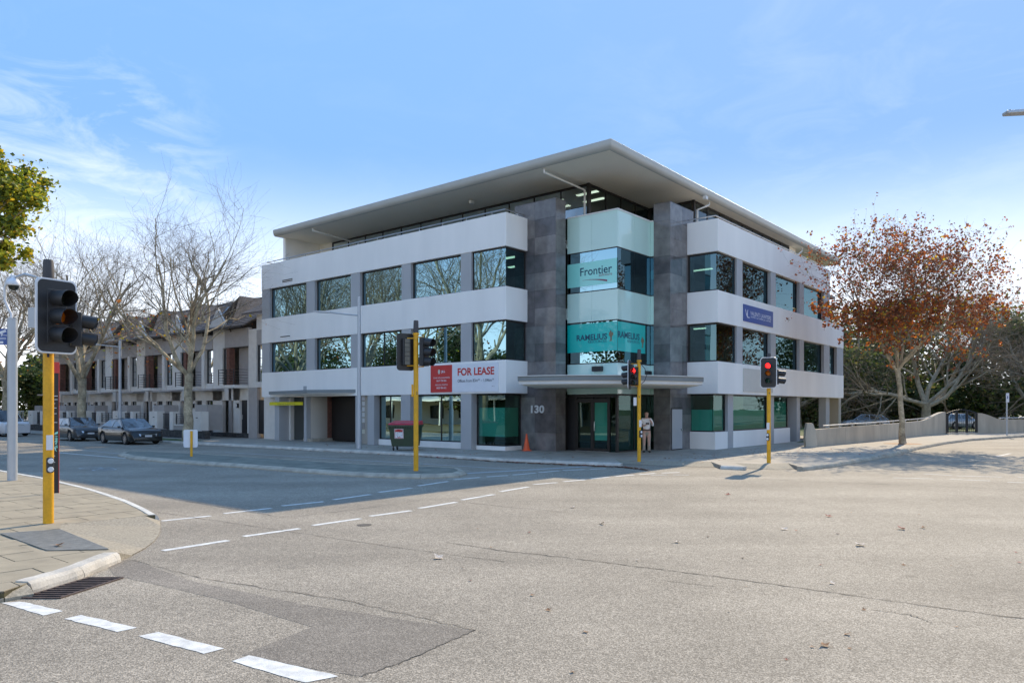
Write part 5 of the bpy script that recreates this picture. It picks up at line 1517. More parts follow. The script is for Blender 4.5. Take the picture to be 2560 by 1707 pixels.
# ------------------------------------------------------------------ cars
def make_car(label, paint, L_=4.8, W_=1.83, H_=1.45, kind='sedan', loc=(0, 0, 0), rz=0, name='parked_car', wheel=.33):
    t = thing(name, label, 'car', loc, rz)
    hw = W_ / 2; f = L_ / 2
    wf, wr = f - .92, -f + 1.0
    if kind == 'suv':
        belt = lambda x: 1.08
        top = lambda x: 1.08 if x < f - 1.35 else 1.08 - .04 * (x - f + 1.35)
        cab = [(f - 1.30, 1.08), (f - 1.85, H_ - .04), (-f + .30, H_ - .02), (-f + .05, 1.08)]
        noseh = .95
    elif kind == 'hatch':
        top = lambda x: .94 if x < f - 1.0 else .94 - .20 * ((x - f + 1.0) / 1.0) ** 1.6
        cab = [(f - .98, .93), (f - 1.75, H_ - .03), (-f + .75, H_ - .05), (-f + .15, .98)]
        noseh = .74
    else:
        top = lambda x: (.92 - .20 * ((x - f + 1.15) / 1.15) ** 1.7) if x > f - 1.15 else (.94 if x > -f + .9 else .99 - .03 * ((-x - f + .9) / .9))
        cab = [(f - 1.18, .90), (f - 2.02, H_ - .03), (-f + 1.45, H_ - .04), (-f + .55, .98)]
        noseh = .70
    st = []
    x = -f
    while x < f - 1e-6: st.append(x); x += .07
    st.append(f)
    vs = []; fs = []
    for x in st:
        e = max(0, (abs(x) - (f - .42)) / .42)
        pinch = 1 - .16 * e ** 2.2
        zb = .20 + .05 * e
        for xw in (wf, wr):
            dd_ = abs(x - xw); ra = wheel + .055
            if dd_ < ra: zb = max(zb, wheel + math.sqrt(ra * ra - dd_ * dd_))
        zt = top(x) - (.30 * e ** 4 if kind != 'suv' else .14 * e ** 4)
        w = hw * pinch
        zs = zt - .11
        zm = max(.52, zb + .01)
        zm = min(zm, zs - .05)
        prof = [(w * .94, zb), (w * .985, min(zb + .06, zm - .005)), (w, zm), (w * .99, zs), (w * .90, zt), (w * .5, zt + .025), (0, zt + .035)]
        ring = [(x, y, z) for y, z in prof] + [(x, -y, z) for y, z in prof[-2::-1]]
        vs += ring
    n = 13
    for i in range(len(st) - 1):
        for k in range(n - 1): fs.append((i * n + k, i * n + k + 1, (i + 1) * n + k + 1, (i + 1) * n + k))
    fs.append(tuple(range(n))); fs.append(tuple((len(st) - 1) * n + k for k in range(n - 1, -1, -1)))
    body = obj('body', MB().add(vs, fs), paint, t, fix=True); smooth(body, 38)
    obj('underbody', MB().box(-f + .15, f - .15, -hw + .08, hw - .08, .19, .72), M['black'], t)
    # cabin
    (xa, za), (xb, zb_), (xc, zc), (xd, zd) = cab
    bw, tw = hw * .93, hw * .72
    V = [(xa, bw, za), (xb, tw, zb_), (xc, tw, zc), (xd, bw, zd), (xa, -bw, za), (xb, -tw, zb_), (xc, -tw, zc), (xd, -bw, zd)]
    V += [((xb + xc) / 2, 0, H_ + .01), (xb - .02, 0, zb_ + .03), (xc + .02, 0, zc + .03), (xa + .12, 0, za + .01), (xd - .10, 0, zd)]
    mb = MB().add(V, [(0, 1, 2, 3), (7, 6, 5, 4), (1, 9, 8, 10, 2), (5, 6, 10, 8, 9), (0, 11, 9, 1), (11, 4, 5, 9), (3, 2, 10, 12), (12, 10, 6, 7)])
    cabo = obj('cabin', mb, paint, t, fix=True); smooth(cabo, 50)
    def lerp3(a, b_, u): return tuple(a[i] + (b_[i] - a[i]) * u for i in range(3))
    def inset(q, m_, out):
        c = [sum(p[i] for p in q) / 4 for i in range(3)]
        a = Vector(q[1]) - Vector(q[0]); b_ = Vector(q[3]) - Vector(q[0]); nn = a.cross(b_).normalized()
        if nn.dot(Vector(c) - Vector((0, 0, .8))) < 0: nn = -nn
        res = []
        for p in q:
            v = Vector(p).lerp(Vector(c), m_) + nn * out; res.append(tuple(v))
        return res
    for s in (1, -1):
        A, B, Cc, D = (xa - .10, bw * s, za + .02), (xb - .03, tw * s, zb_ - .03), (xc + .05, tw * s, zc - .03), (xd + .18, bw * s, zd + .03)
        m1 = lerp3(A, D, .48); m2 = lerp3(B, Cc, .40)
        for q in ([A, B, m2, m1], [m1, m2, Cc, D]):
            obj('side_window', MB().add(inset(q, .07, .012), [(0, 1, 2, 3)]), M['car_glass'], t)
        ml = obj('door_mirror', MB().hexa([(xa - .42, s * (bw + .02), za + .02), (xa - .28, s * (bw + .02), za + .02), (xa - .30, s * (bw + .20), za + .04), (xa - .40, s * (bw + .20), za + .04),
                                     (xa - .40, s * (bw + .04), za + .15), (xa - .30, s * (bw + .04), za + .15), (xa - .32, s * (bw + .19), za + .14), (xa - .39, s * (bw + .19), za + .14)]), paint, t, fix=True, bevel=.02)
        for xq, nm_ in ((.05, 'door_handle'), (-.85, 'door_handle')):
            obj(nm_, MB().box(xq - .09, xq + .09, s * (hw * .985), s * (hw * 1.005), .80, .825), paint, t)
    ws = [(xa, bw * .92, za + .01), (xb, tw * .94, zb_), (xb, -tw * .94, zb_), (xa, -bw * .92, za + .01)]
    obj('windscreen', MB().add([(p[0] + .02, p[1], p[2] + .012) for p in ws[:2]] + [(xb, 0, zb_ + .04), (xb, -tw * .94, zb_ + .012), (xa + .02, -bw * .92, za + .022), (xa + .14, 0, za + .028)], [(0, 1, 2, 5), (5, 2, 3, 4)]), M['car_glass'], t)
    obj('rear_window', MB().add([(xd - .02, bw * .84, zd + .05), (xc - .0, tw * .88, zc + .01), (xc, 0, zc + .05), (xc, -tw * .88, zc + .01), (xd - .02, -bw * .84, zd + .05), (xd - .11, 0, zd + .05)], [(0, 1, 2, 5), (5, 2, 3, 4)]), M['car_glass'], t)
    # face
    fx = f - .015
    obj('grille', MB().hexa([(fx - .06, -.50, .30), (fx + .012, -.40, .28), (fx + .012, .40, .28), (fx - .06, .50, .30), (fx - .06, -.48, .44), (fx + .015, -.36, .46), (fx + .015, .36, .46), (fx - .06, .48, .44)]), M['black'], t)
    gz = noseh - .16
    g2 = obj('upper_grille', MB().box(fx - .10, fx + .010, -.40, .40, gz - .05, gz + .03), M['black'], t)
    obj('grille_trim', MB().box(fx - .08, fx + .016, -.42, .42, gz + .03, gz + .045), M['chrome'], g2)
    obj('number_plate', MB().box(fx, fx + .03, -.19, .19, .44, .54), M['plate'], t)
    for s in (1, -1):
        hl = MB().hexa([(f - .10, s * (hw * .44), gz - .07), (f + .015, s * (hw * .44), gz - .06), (f - .20, s * (hw * .90), gz - .03), (f - .58, s * (hw * .955), gz + .05),
                        (f - .18, s * (hw * .44), gz + .07), (f - .02, s * (hw * .44), gz + .06), (f - .24, s * (hw * .90), gz + .12), (f - .62, s * (hw * .945), gz + .16)])
        obj('headlight', hl, M['headlamp'], t, fix=True, bevel=.01)
        obj('tail_light', MB().box(-f - .01 + .03, -f + .18, s * hw * .55, s * hw * .86, .72, .84), M['sign_red'], t)
        obj('fog_light', MB().box(f - .16, f - .04, s * (hw * .62), s * (hw * .72), .34, .39), M['headlamp'], t)
        for xw in (wf, wr):
            y = s * (hw - .10)
            ty = obj('tyre', MB().lathe([(wheel * .66, -.10), (wheel * .93, -.105), (wheel, -.07), (wheel, .07), (wheel * .93, .105), (wheel * .66, .10)], 28, (xw, y, wheel), 'Y'), M['tyre'], t, sm=True)
            rmb = MB().lathe([(wheel * .68, .095 * s), (wheel * .62, .06 * s), (wheel * .60, -.02 * s), (.001, -.02 * s)], 24, (xw, y, wheel), 'Y')
            obj('rim', rmb, M['black'], ty, sm=True)
            spk = MB()
            for k in range(10):
                a = 2 * math.pi * k / 10; ca, sa = math.cos(a), math.sin(a); w2 = .020
                p = lambda r_, o_: (xw + ca * r_ - sa * o_, y + .092 * s, wheel + sa * r_ + ca * o_)
                spk.quad(p(.03, -w2), p(wheel * .66, -w2 * 1.5), p(wheel * .66, w2 * 1.5), p(.03, w2))
            spk.lathe([(.001, .096 * s), (.05, .096 * s), (.06, .09 * s)], 14, (xw, y, wheel), 'Y')
            spk.lathe([(wheel * .63, .094 * s), (wheel * .69, .10 * s)], 28, (xw, y, wheel), 'Y')
            obj('spokes', spk, M['rim'], ty)
    return t
AZC = math.atan2(-EL.y, -EL.x)
def carpos(r_, l_): return tuple(P(r_, l_, 0))
make_car('black parked sedan with silver alloy wheels, nearest of the parked cars', M['car_black'], 4.85, 1.83, 1.45, 'sedan', carpos(19.0, 44.6), AZC)
make_car('dark grey parked hatchback behind the black sedan', M['car_grey'], 4.35, 1.80, 1.46, 'hatch', carpos(18.75, 51.6), AZC)
make_car('white four wheel drive with dark grille at the left edge of the street', M['car_white'], 4.8, 1.95, 1.88, 'suv', tuple(P(18.2, 64.0)), AZC + R(6), wheel=.38)
# cars beyond the park wall
make_car('silver hatchback parked behind the black gate', M['car_silver'], 4.2, 1.8, 1.45, 'hatch', tuple(G(2420, 1058, .126) if False else Vector((41.5, 69.0, .126))), R(15))
make_car('pale grey hatchback glimpsed over the low wall near the building', M['car_silver'], 4.3, 1.8, 1.5, 'hatch', (33.5, 70.5, .0), R(170))

# ------------------------------------------------------------------ park wall, gate
def low_wall(label, pts, hs, joint_px=None, th=.22):
    org = pts[0]
    t = thing('low_wall', label, 'wall', tuple(org))
    for i in range(len(pts) - 1):
        a, b_ = pts[i] - org, pts[i + 1] - org
        d = (b_ - a).normalized(); n = Vector((-d.y, d.x, 0)) * th; g_ = d * .006
        a2, b2 = a + g_, b_ - g_
        z = [(a2.x, a2.y, -.05), (b2.x, b2.y, -.05), (b2.x + n.x, b2.y + n.y, -.05), (a2.x + n.x, a2.y + n.y, -.05),
             (a2.x, a2.y, hs[i]), (b2.x, b2.y, hs[i + 1]), (b2.x + n.x, b2.y + n.y, hs[i + 1]), (a2.x + n.x, a2.y + n.y, hs[i])]
        obj('wall_panel', MB().hexa(z), M['wall_concrete'], t, bevel=.012)
    return t, org
W1 = [G(2038, 1116.3, kz), G(2114, 1109, kz), G(2185, 1102.7, kz), G(2250, 1095.8, kz), G(2310, 1089, kz)]
wt, wo_ = low_wall('long curved pale concrete wall with steel rail between the building and the gate', W1, [.86, .90, .93, .98, 1.05])
# curved end pier, rising panel next to the gate
e0 = G(2016, 1117, kz) - wo_; e1 = W1[0] - wo_
mb = MB()
prof_ = [(-.02, 0), (-.06, .4), (-.03, .8), (.04, 1.18), (.32, 1.18), (.46, .8), (.52, .4), (.54, 0)]
vs = [(e0.x + x, e0.y - .02, z) for x, z in prof_] + [(e0.x + x + .1, e0.y + .5, z) for x, z in prof_]
m_ = len(prof_)
obj('end_pier', MB().add(vs, [tuple(range(m_)), tuple(range(2 * m_ - 1, m_ - 1, -1))] + [(i, i + 1, m_ + i + 1, m_ + i) for i in range(m_ - 1)] + [(m_ - 1, 0, m_, 2 * m_ - 1)]), M['wall_concrete'], wt, fix=True)
a, b_ = W1[-1] - wo_, G(2364, 1084.7, kz) - wo_
d = (b_ - a); n = Vector((-d.y, d.x, 0)).normalized() * .25; K = 8; vs = []
for k in range(K + 1):
    p = a + d * (k / K) + d.normalized() * .01; h_ = 1.05 + .60 * math.sin(k / K * math.pi / 2) ** 1.4
    for q, z in ((p, 0), (p + n, 0), (p + n, h_), (p, h_)): vs.append((q.x, q.y, z))
fs = []
for k in range(K):
    o_ = 4 * k
    for j in range(4): fs.append((o_ + j, o_ + (j + 1) % 4, o_ + 4 + (j + 1) % 4, o_ + 4 + j))
fs += [(3, 2, 1, 0), (4 * K, 4 * K + 1, 4 * K + 2, 4 * K + 3)]
obj('rising_panel', MB().add(vs, fs), M['wall_concrete'], wt, fix=True)
rp_pts = [p - wo_ + Vector((0, .11, .12 + h_)) for p, h_ in zip([G(2060, 1114, kz)] + W1[1:] + [G(2330, 1087.3, kz)], [.90, .93, .97, 1.02, 1.09, 1.22])]
ro = obj('hand_rail', MB().tube(rp_pts, .035, 8), M['steel'], wt, sm=True)
for i in range(len(rp_pts) - 1):
    for u in (.25, .75):
        p = rp_pts[i].lerp(rp_pts[i + 1], u); obj('rail_post', MB().tube([p - Vector((0, 0, .16)), p], .02, 6), M['steel'], ro)
W2_ = [G(2500, 1083, kz), G(2560, 1081, kz), G(2640, 1079.5, kz), G(2800, 1077, kz)]
wt2, wo2 = low_wall('pale concrete wall with curved shoulder to the right of the gate', W2_, [1.05, 1.05, 1.05, 1.05])
a, b_ = G(2445, 1084.0, kz) - wo2, W2_[0] - wo2
d = (b_ - a); n = Vector((-d.y, d.x, 0)).normalized() * .25; vs = []
for k in range(K + 1):
    p = a + d * (k / K) - d.normalized() * .01; h_ = 1.06 + .50 * math.cos(k / K * math.pi / 2) ** 1.2
    for q, z in ((p, 0), (p + n, 0), (p + n, h_), (p, h_)): vs.append((q.x, q.y, z))
obj('rising_panel', MB().add(vs, fs), M['wall_concrete'], wt2, fix=True)
rp_pts = [p - wo2 + Vector((0, .11, 1.18)) for p in W2_]
obj('hand_rail', MB().tube(rp_pts, .035, 8), M['steel'], wt2, sm=True)
ga, gb = G(2366, 1084.5, kz), G(2443, 1083.9, kz)
gt = thing('park_gate', 'black arched metal gate between the two pale concrete walls', 'gate', tuple(ga))
gd = gb - ga; gl_len = gd.length
for u in (.02, .33, .66, .98):
    h_ = 1.55 + .28 * math.sin(u * math.pi)
    p = gd * u; obj('gate_post', MB().box(p.x - .07, p.x + .07, p.y - .07, p.y + .07, 0, h_), M['black'], gt)
arc_ = [gd * (k / 12) + Vector((0, 0, 1.52 + .30 * math.sin(k / 12 * math.pi))) for k in range(13)]
obj('arch_rail', MB().tube(arc_, .04, 6), M['black'], gt)
for k in range(1, 16):
    p = gd * (k / 16); h_ = 1.50 + .28 * math.sin(k / 16 * math.pi)
    obj('bar', MB().tube([(p.x, p.y, .10), (p.x, p.y, h_)], .014, 5), M['black'], gt)
obj('bottom_rail', MB().tube([gd * 0 + Vector((0, 0, .16)), gd + Vector((0, 0, .16))], .025, 6), M['black'], gt)
obj('gate_step', MB().hexa([(0, -.3, -.05), (gd.x, gd.y - .3, -.05), (gd.x, gd.y + .3, -.05), (0, .3, -.05), (0, -.3, .10), (gd.x, gd.y - .3, .10), (gd.x, gd.y + .3, .10), (0, .3, .10)]), M['wall_concrete'], gt)
# ------------------------------------------------------------------ terrace of townhouses
HW = 5.85
def th_obj(name, mb, m, par, **k): return obj(name, mb, m, par, **k)
def make_house(label, loc):
    """local frame: x = depth away from the street, y = along the street away from the corner"""
    t = thing('townhouse', label, 'house', loc, TH, 'terrace townhouses along the main street')
    Z0 = 0.0
    bx = lambda *a: MB().box(*a)
    # ground floor walls
    th_obj('wall', bx(.0, .25, 0.95, 1.75, .30, 3.25), M['house_white'], t)
    th_obj('wall', bx(.0, .25, -.10, .04, .30, 3.25), M['house_white'], t)
    th_obj('wall', bx(.0, .25, 2.0, 2.35, .30, 3.25), M['house_grey'], t)
    th_obj('wall', bx(.0, .25, 3.15, 4.40, .30, 3.25), M['house_white'], t)
    th_obj('wall', bx(.0, .25, 5.35, 5.75, .30, 3.25), M['house_white'], t)
    th_obj('wall', bx(.0, .25, 0.04, 5.35, 2.45, 3.25), M['house_white'], t)
    th_obj('side_wall', bx(.3, 9.0, -.06, .02, 0, 6.9), M['house_white'], t)
    th_obj('plinth', bx(-.02, .4, -.09, 5.74, 0, .30), M['dark_stone'], t)
    d = th_obj('front_door', bx(.14, .20, .06, .93, .30, 2.45), M['black'], t)
    th_obj('door_handle', bx(.10, .14, .82, .86, 1.2, 1.5), M['steel'], d)
    def window(y0, y1, z0, z1, bars=0, x=.12):
        mb = MB(); w = .05
        mb.box(x, x + .08, y0, y1, z0, z0 + w).box(x, x + .08, y0, y1, z1 - w, z1).box(x, x + .08, y0, y0 + w, z0 + w, z1 - w).box(x, x + .08, y1 - w, y1, z0 + w, z1 - w)
        for k in range(bars):
            zz = z0 + (z1 - z0) * (k + 1) / (bars + 1); mb.box(x, x + .06, y0 + w, y1 - w, zz - .015, zz + .015)
        f = th_obj('window', mb, M['black'], t)
        th_obj('pane', MB().quad((x + .05, y0 + w, z0 + w), (x + .05, y1 - w, z0 + w), (x + .05, y1 - w, z1 - w), (x + .05, y0 + w, z1 - w)), M['glass_house'], f)
    window(4.42, 5.33, .62, 2.45)
    window(1.76, 1.99, 1.0, 2.45)
    th_obj('brick_wall', bx(.45, .60, 2.35, 3.15, .3, 3.2), M['brick'], t)
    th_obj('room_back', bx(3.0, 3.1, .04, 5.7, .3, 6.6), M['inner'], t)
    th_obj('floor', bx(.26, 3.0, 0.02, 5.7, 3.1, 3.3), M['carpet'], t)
    # first floor
    th_obj('recess_wall', bx(.5, .7, 0.0, 1.90, 3.30, 5.95), M['house_grey'], t)
    th_obj('brick_blade', bx(-.15, .25, 1.98, 2.36, 3.40, 5.9), M['brick'], t)
    window(2.65, 3.10, 3.40, 5.92, 3, x=.1)
    window(2.40, 2.62, 3.40, 5.92, 0, x=.3)
    th_obj('wall', bx(.0, .25, 3.12, 4.36, 3.25, 5.95), M['house_white'], t)
    window(4.38, 5.30, 3.62, 5.92, 3, x=.08)
    th_obj('wall', bx(-.12, .25, 5.32, 5.72, 3.25, 6.05), M['house_white'], t)
    th_obj('wall', bx(.0, .25, 4.38, 5.30, 3.25, 3.62), M['house_white'], t)
    th_obj('fascia_panel', bx(-.05, .25, -.10, 2.75, 5.95, 7.15), M['house_grey'], t)
    th_obj('wall', bx(.0, .25, 2.75, 4.36, 5.95, 7.25), M['house_white'], t)
    th_obj('fascia_panel', bx(-.05, .25, 4.36, 5.72, 5.95, 6.9), M['house_grey'], t)
    window(4.60, 5.40, 6.92, 7.75, 0, x=.12)
    th_obj('wall', bx(.05, .12, 4.30, 5.72, 6.9, 7.85), M['house_white'], t) if False else None
    bl = th_obj('balcony_slab', bx(-1.0, .9, -.06, 1.96, 3.22, 3.42), M['house_white'], t)
    mb = MB()
    for zz in (3.55, 3.72, 3.89, 4.06, 4.23, 4.42):
        mb.box(-.97, -.94, 0, 1.9, zz - .012, zz + .012); mb.box(-.94, .0, .0, .03, zz - .012, zz + .012); mb.box(-.94, 0, 1.87, 1.90, zz - .012, zz + .012)
    for y in (0, .93, 1.87): mb.box(-.98, -.93, y, y + .04, 3.42, 4.45)
    th_obj('balcony_rail', mb, M['black'], bl)
    th_obj('awning', bx(-.9, .0, 2.9, 5.6, 3.10, 3.22), M['house_grey'], t)
    lm = th_obj('wall_lamp', bx(-.14, .0, 1.05, 1.18, 1.95, 2.25), M['black'], t)
    th_obj('lamp_glass', bx(-.15, -.01, 1.07, 1.16, 2.0, 2.2), M['sign_white'], lm)
    lm = th_obj('wall_lamp', bx(.78, .9, .30, .42, 5.2, 5.5), M['black'], t)
    # roof
    e = 7.25
    mb = MB().hexa([(-.45, -.12, e - .08), (-.45, 5.74, e - .08), (5.2, 5.74, 10.15), (5.2, -.12, 10.15), (-.45, -.12, e), (-.45, 5.74, e), (5.2, 5.74, 10.25), (5.2, -.12, 10.25)])
    mb.hexa([(5.2, -.12, 10.15), (5.2, 5.74, 10.15), (10.5, 5.74, e - .08), (10.5, -.12, e - .08), (5.2, -.12, 10.25), (5.2, 5.74, 10.25), (10.5, 5.74, e), (10.5, -.12, e)])
    rf = th_obj('roof', mb, M['roof_tile'], t)
    th_obj('ridge', MB().tube([(5.2, -.12, 10.27), (5.2, 5.74, 10.27)], .09, 6), M['roof_tile'], rf)
    # tile courses
    mb = MB()
    for k in range(17):
        u = k / 17; x = -.45 + 5.65 * u; z = e + (10.25 - e) * u
        mb.hexa([(x, -.12, z), (x, 5.74, z), (x + .33, 5.74, z + .175), (x + .33, -.12, z + .175), (x, -.12, z + .045), (x, 5.74, z + .045), (x + .33, 5.74, z + .18), (x + .33, -.12, z + .18)])
    th_obj('tile_courses', mb, M['roof_tile'], rf)
    th_obj('eaves_gutter', bx(-.56, -.44, -.12, 5.74, e - .12, e + .0), M['black'], rf)
    # gable over the pale bay
    g = MB().add([(-.14, 2.30, 7.2), (-.14, 4.80, 7.2), (-.14, 3.55, 8.7), (.02, 2.30, 7.2), (.02, 4.80, 7.2), (.02, 3.55, 8.7)], [(0, 1, 2), (0, 2, 5, 3), (2, 1, 4, 5)])
    th_obj('gable', g, M['house_white'], t)
    for s, (ya, yb) in enumerate(((1.9, 3.55), (5.2, 3.55))):
        za, zb = 7.05, 9.7
        th_obj('gable_roof', MB().hexa([(-.15, ya, za - .07), (5.6, ya, za - .07), (5.6, yb, zb - .07), (1.5, yb, zb - .07), (-.15, ya, za), (5.6, ya, za), (5.6, yb, zb), (1.5, yb, zb)]), M['roof_tile'], rf)
    th_obj('back_wall', bx(9.0, 9.2, -.08, 5.72, 0, 7.2), M['house_grey'], t)
    th_obj('party_wall', bx(.3, 9.0, 5.66, 5.74, 0, 7.2), M['house_white'], t)
    return t
def make_fence(label, loc):
    t = thing('garden_wall', label, 'garden wall', loc, TH, 'front garden walls of the terrace')
    bx = lambda *a: MB().box(*a)
    th_obj('stone_base', bx(0, .35, 0, HW - .02, 0, .52), M['dark_stone'], t)
    th_obj('cap', bx(-.02, .37, 1.55, 4.0, .80, .87), M['house_white'], t)
    th_obj('infill_wall', bx(.02, .33, 1.55, 4.0, .52, .80), M['house_grey'], t)
    th_obj('pier', bx(-.06, .44, .35, 1.52, .50, 1.72), M['house_white'], t)
    th_obj('pier', bx(-.04, .42, 4.05, 4.50, .50, 1.70), M['house_white'], t)
    th_obj('letter_slot', bx(-.07, -.055, .75, .98, 1.30, 1.35), M['black'], t)
    mb = MB()
    for zz in (.98, 1.12, 1.26, 1.40, 1.56): mb.box(.15, .18, 1.55, 4.0, zz - .01, zz + .01)
    for y in (1.56, 2.75, 3.95): mb.box(.14, .19, y, y + .04, .87, 1.58)
    th_obj('railing', mb, M['black'], t)
    mb = MB()
    for k in range(10): mb.box(.14, .17, 4.55 + k * .13, 4.57 + k * .13, .55, 1.60)
    mb.box(.14, .17, 4.52, 5.83, .62, .66).box(.14, .17, 4.52, 5.83, 1.52, 1.56)
    th_obj('gate', mb, M['black'], t)
    th_obj('bin_store', bx(.9, 1.9, 1.4, 2.9, .5, 2.15), M['house_grey'], t)
    return t
HLAB = ['townhouse right beside the office building, nearest of the terrace', 'second townhouse of the terrace, behind the trunk of the nearer bare tree', 'third townhouse of the terrace, above the bonnet of the black sedan',
        'fourth townhouse of the terrace, behind the grey street lamp', 'fifth townhouse of the terrace, above the grey hatchback', 'last townhouse of the terrace, farthest down the street']
h0 = make_house(HLAB[0], tuple(P(26.0, 43.7, kz)))
f0 = make_fence('front garden wall of the nearest townhouse, next to the office building', tuple(P(23.2, 43.9, kz)))
FL = ['front garden wall behind the trunk of the nearer bare tree', 'front garden wall behind the bonnet of the black sedan', 'front garden wall behind the roof of the black sedan',
      'front garden wall behind the grey hatchback', 'front garden wall at the far end of the terrace']
for k in range(1, 6):
    dup(h0, tuple(P(26.0, 43.7 + HW * k, kz)), TH, HLAB[k])
    dup(f0, tuple(P(23.2, 43.9 + HW * k, kz)), TH, FL[k - 1])
# the part-hidden end bay beside the office
hb_ = thing('townhouse', 'end bay of the terrace partly hidden behind the office building, with a tall dark window', 'house', tuple(P(26.0, 40.9, kz)), TH)
for a, m in (((0, .25, 1.75, 2.7, 3.25, 7.0), 'house_white'), ((0, .25, -2.0, 1.75, 5.95, 6.9), 'house_grey'), ((0, .25, -2.0, .8, 3.25, 5.95), 'house_white'), ((0, .25, -2.0, .9, 0, 3.25), 'house_white'), ((0, .25, 1.7, 2.7, 0, 3.25), 'house_grey'), ((0, .25, .8, 1.75, 3.25, 3.6), 'house_white'), ((0, .25, -2, 1.75, 6.9, 7.9), 'house_white')):
    obj('wall', MB().box(*a), M[m], hb_)
w = obj('window', MB().box(.1, .18, .8, .86, 3.6, 5.95).box(.1, .18, 1.69, 1.75, 3.6, 5.95).box(.1, .16, .8, 1.75, 4.4, 4.43).box(.1, .16, .8, 1.75, 5.1, 5.13), M['black'], hb_)
obj('pane', MB().quad((.15, .86, 3.6), (.15, 1.69, 3.6), (.15, 1.69, 5.95), (.15, .86, 5.95)), M['glass_house'], w)
obj('front_door', MB().box(.12, .18, .9, 1.7, .3, 2.45), M['black'], hb_)
obj('roof', MB().hexa([(-.45, -6, 7.9), (-.45, 2.78, 7.9), (5.2, 2.78, 10.9), (5.2, -6, 10.9), (-.45, -6, 8.0), (-.45, 2.78, 8.0), (5.2, 2.78, 11.0), (5.2, -6, 11.0)]), M['roof_tile'], hb_)
sol = thing('solar_panels', 'row of dark solar panels on the tiled roof of the second townhouse', 'solar panel', tuple(P(28.4, 50.4, 8.95)), TH)
for k in range(3):
    y = k * 1.15
    obj('solar_panel', MB().hexa([(0, y, 0), (0, y + 1.1, 0), (1.5, y + 1.1, .82), (1.5, y, .82), (0, y, .04), (0, y + 1.1, .04), (1.5, y + 1.1, .86), (1.5, y, .86)]), M['solar'], sol)

# ------------------------------------------------------------------ trees
def branch_tree(seed, height, fork, r0_, limbs=5, spread=38, lv=(8, 8, 6), lens=(.50, .42, .36, .30), droop=0.0, up=.12, lean=(0, 0), first=None, twig_r=.0055, trunk_sides=12):
    rnd = random.Random(seed)
    thick = MB(); thin = MB(); tips = []
    def grow(p, d, L_, r_, level, nseg):
        pts = [p.copy()]; rr = [r_]; dirs = []
        d = d.normalized()
        for i in range(nseg):
            j = (.10, .13, .17, .22, .22)[min(level, 4)]
            d = (d + Vector((rnd.gauss(0, j), rnd.gauss(0, j), rnd.gauss(0, j) + up * (1 if level < 3 else .5) - droop * level))).normalized()
            p = p + d * (L_ / nseg); pts.append(p.copy()); dirs.append(d.copy())
            rr.append(max(twig_r * .6, r_ * (1 - (i + 1) / nseg * (.62 if level < 3 else .75))))
        n = (trunk_sides, 7, 5, 3, 3)[min(level, 4)]
        (thick if level <= 2 else thin).tube(pts, rr, n, cap=False)
        return pts, rr, dirs
    def rec(pts, rr, dirs, L_, level):
        if level >= len(lv) + 1:
            tips.append((pts[-1], dirs[-1])); return
        cnt = lv[level - 1]
        for k in range(cnt):
            u = .22 + .78 * (k + rnd.random() * .8) / cnt
            x = u * (len(pts) - 1); i = min(int(x), len(pts) - 2); f = x - i
            p = pts[i].lerp(pts[i + 1], f); r_ = (rr[i] * (1 - f) + rr[i + 1] * f)
            d = dirs[i]
            ax = d.orthogonal().normalized(); ax = Quaternion(d, rnd.uniform(0, 6.283)) @ ax
            ang = R(rnd.uniform(24, 56))
            nd = (Quaternion(ax, ang) @ d)
            nl = L_ * lens[level] / lens[level - 1] * rnd.uniform(.6, 1.15) * (1.15 - .45 * u)
            a, b_, c_ = grow(p, nd, nl, max(twig_r, r_ * rnd.uniform(.45, .62)), level + 1, (5, 5, 4, 3, 3)[min(level, 4)])
            if level + 1 >= 3:
                for q_ in a[1:]: tips.append((q_, c_[-1]))
                tips.append((a[-1], c_[-1]))
            rec(a, b_, c_, nl, level + 1)
    # trunk
    base = Vector((0, 0, -.02)); pts = [base]; rr = [r0_ * 1.35]
    n = 7
    for i in range(1, n + 1):
        t = i / n
        pts.append(Vector((lean[0] * t + rnd.gauss(0, .03), lean[1] * t + rnd.gauss(0, .03), fork * t)))
        rr.append(r0_ * (1.12 if i == 1 else 1 - .18 * t) * (1.12 if i == n else 1))
    thick.tube(pts, rr, trunk_sides, cap=False)
    top = pts[-1]
    for k in range(limbs):
        az = 2 * math.pi * (k + rnd.uniform(-.25, .25)) / limbs
        inc = R(spread * rnd.uniform(.55, 1.25)) if k else R(8)
        if first and k < len(first): az, inc = R(first[k][0]), R(first[k][1])
        d = Vector((math.cos(az) * math.sin(inc), math.sin(az) * math.sin(inc), math.cos(inc)))
        L_ = (height - fork) * rnd.uniform(.80, 1.0)
        st_ = top - Vector((0, 0, rnd.uniform(0, .35)))
        a, b_, c_ = grow(st_, d, L_, r0_ * rnd.uniform(.42, .58), 1, 9)
        rec(a, b_, c_, height * lens[0], 1)
    return thick, thin, tips

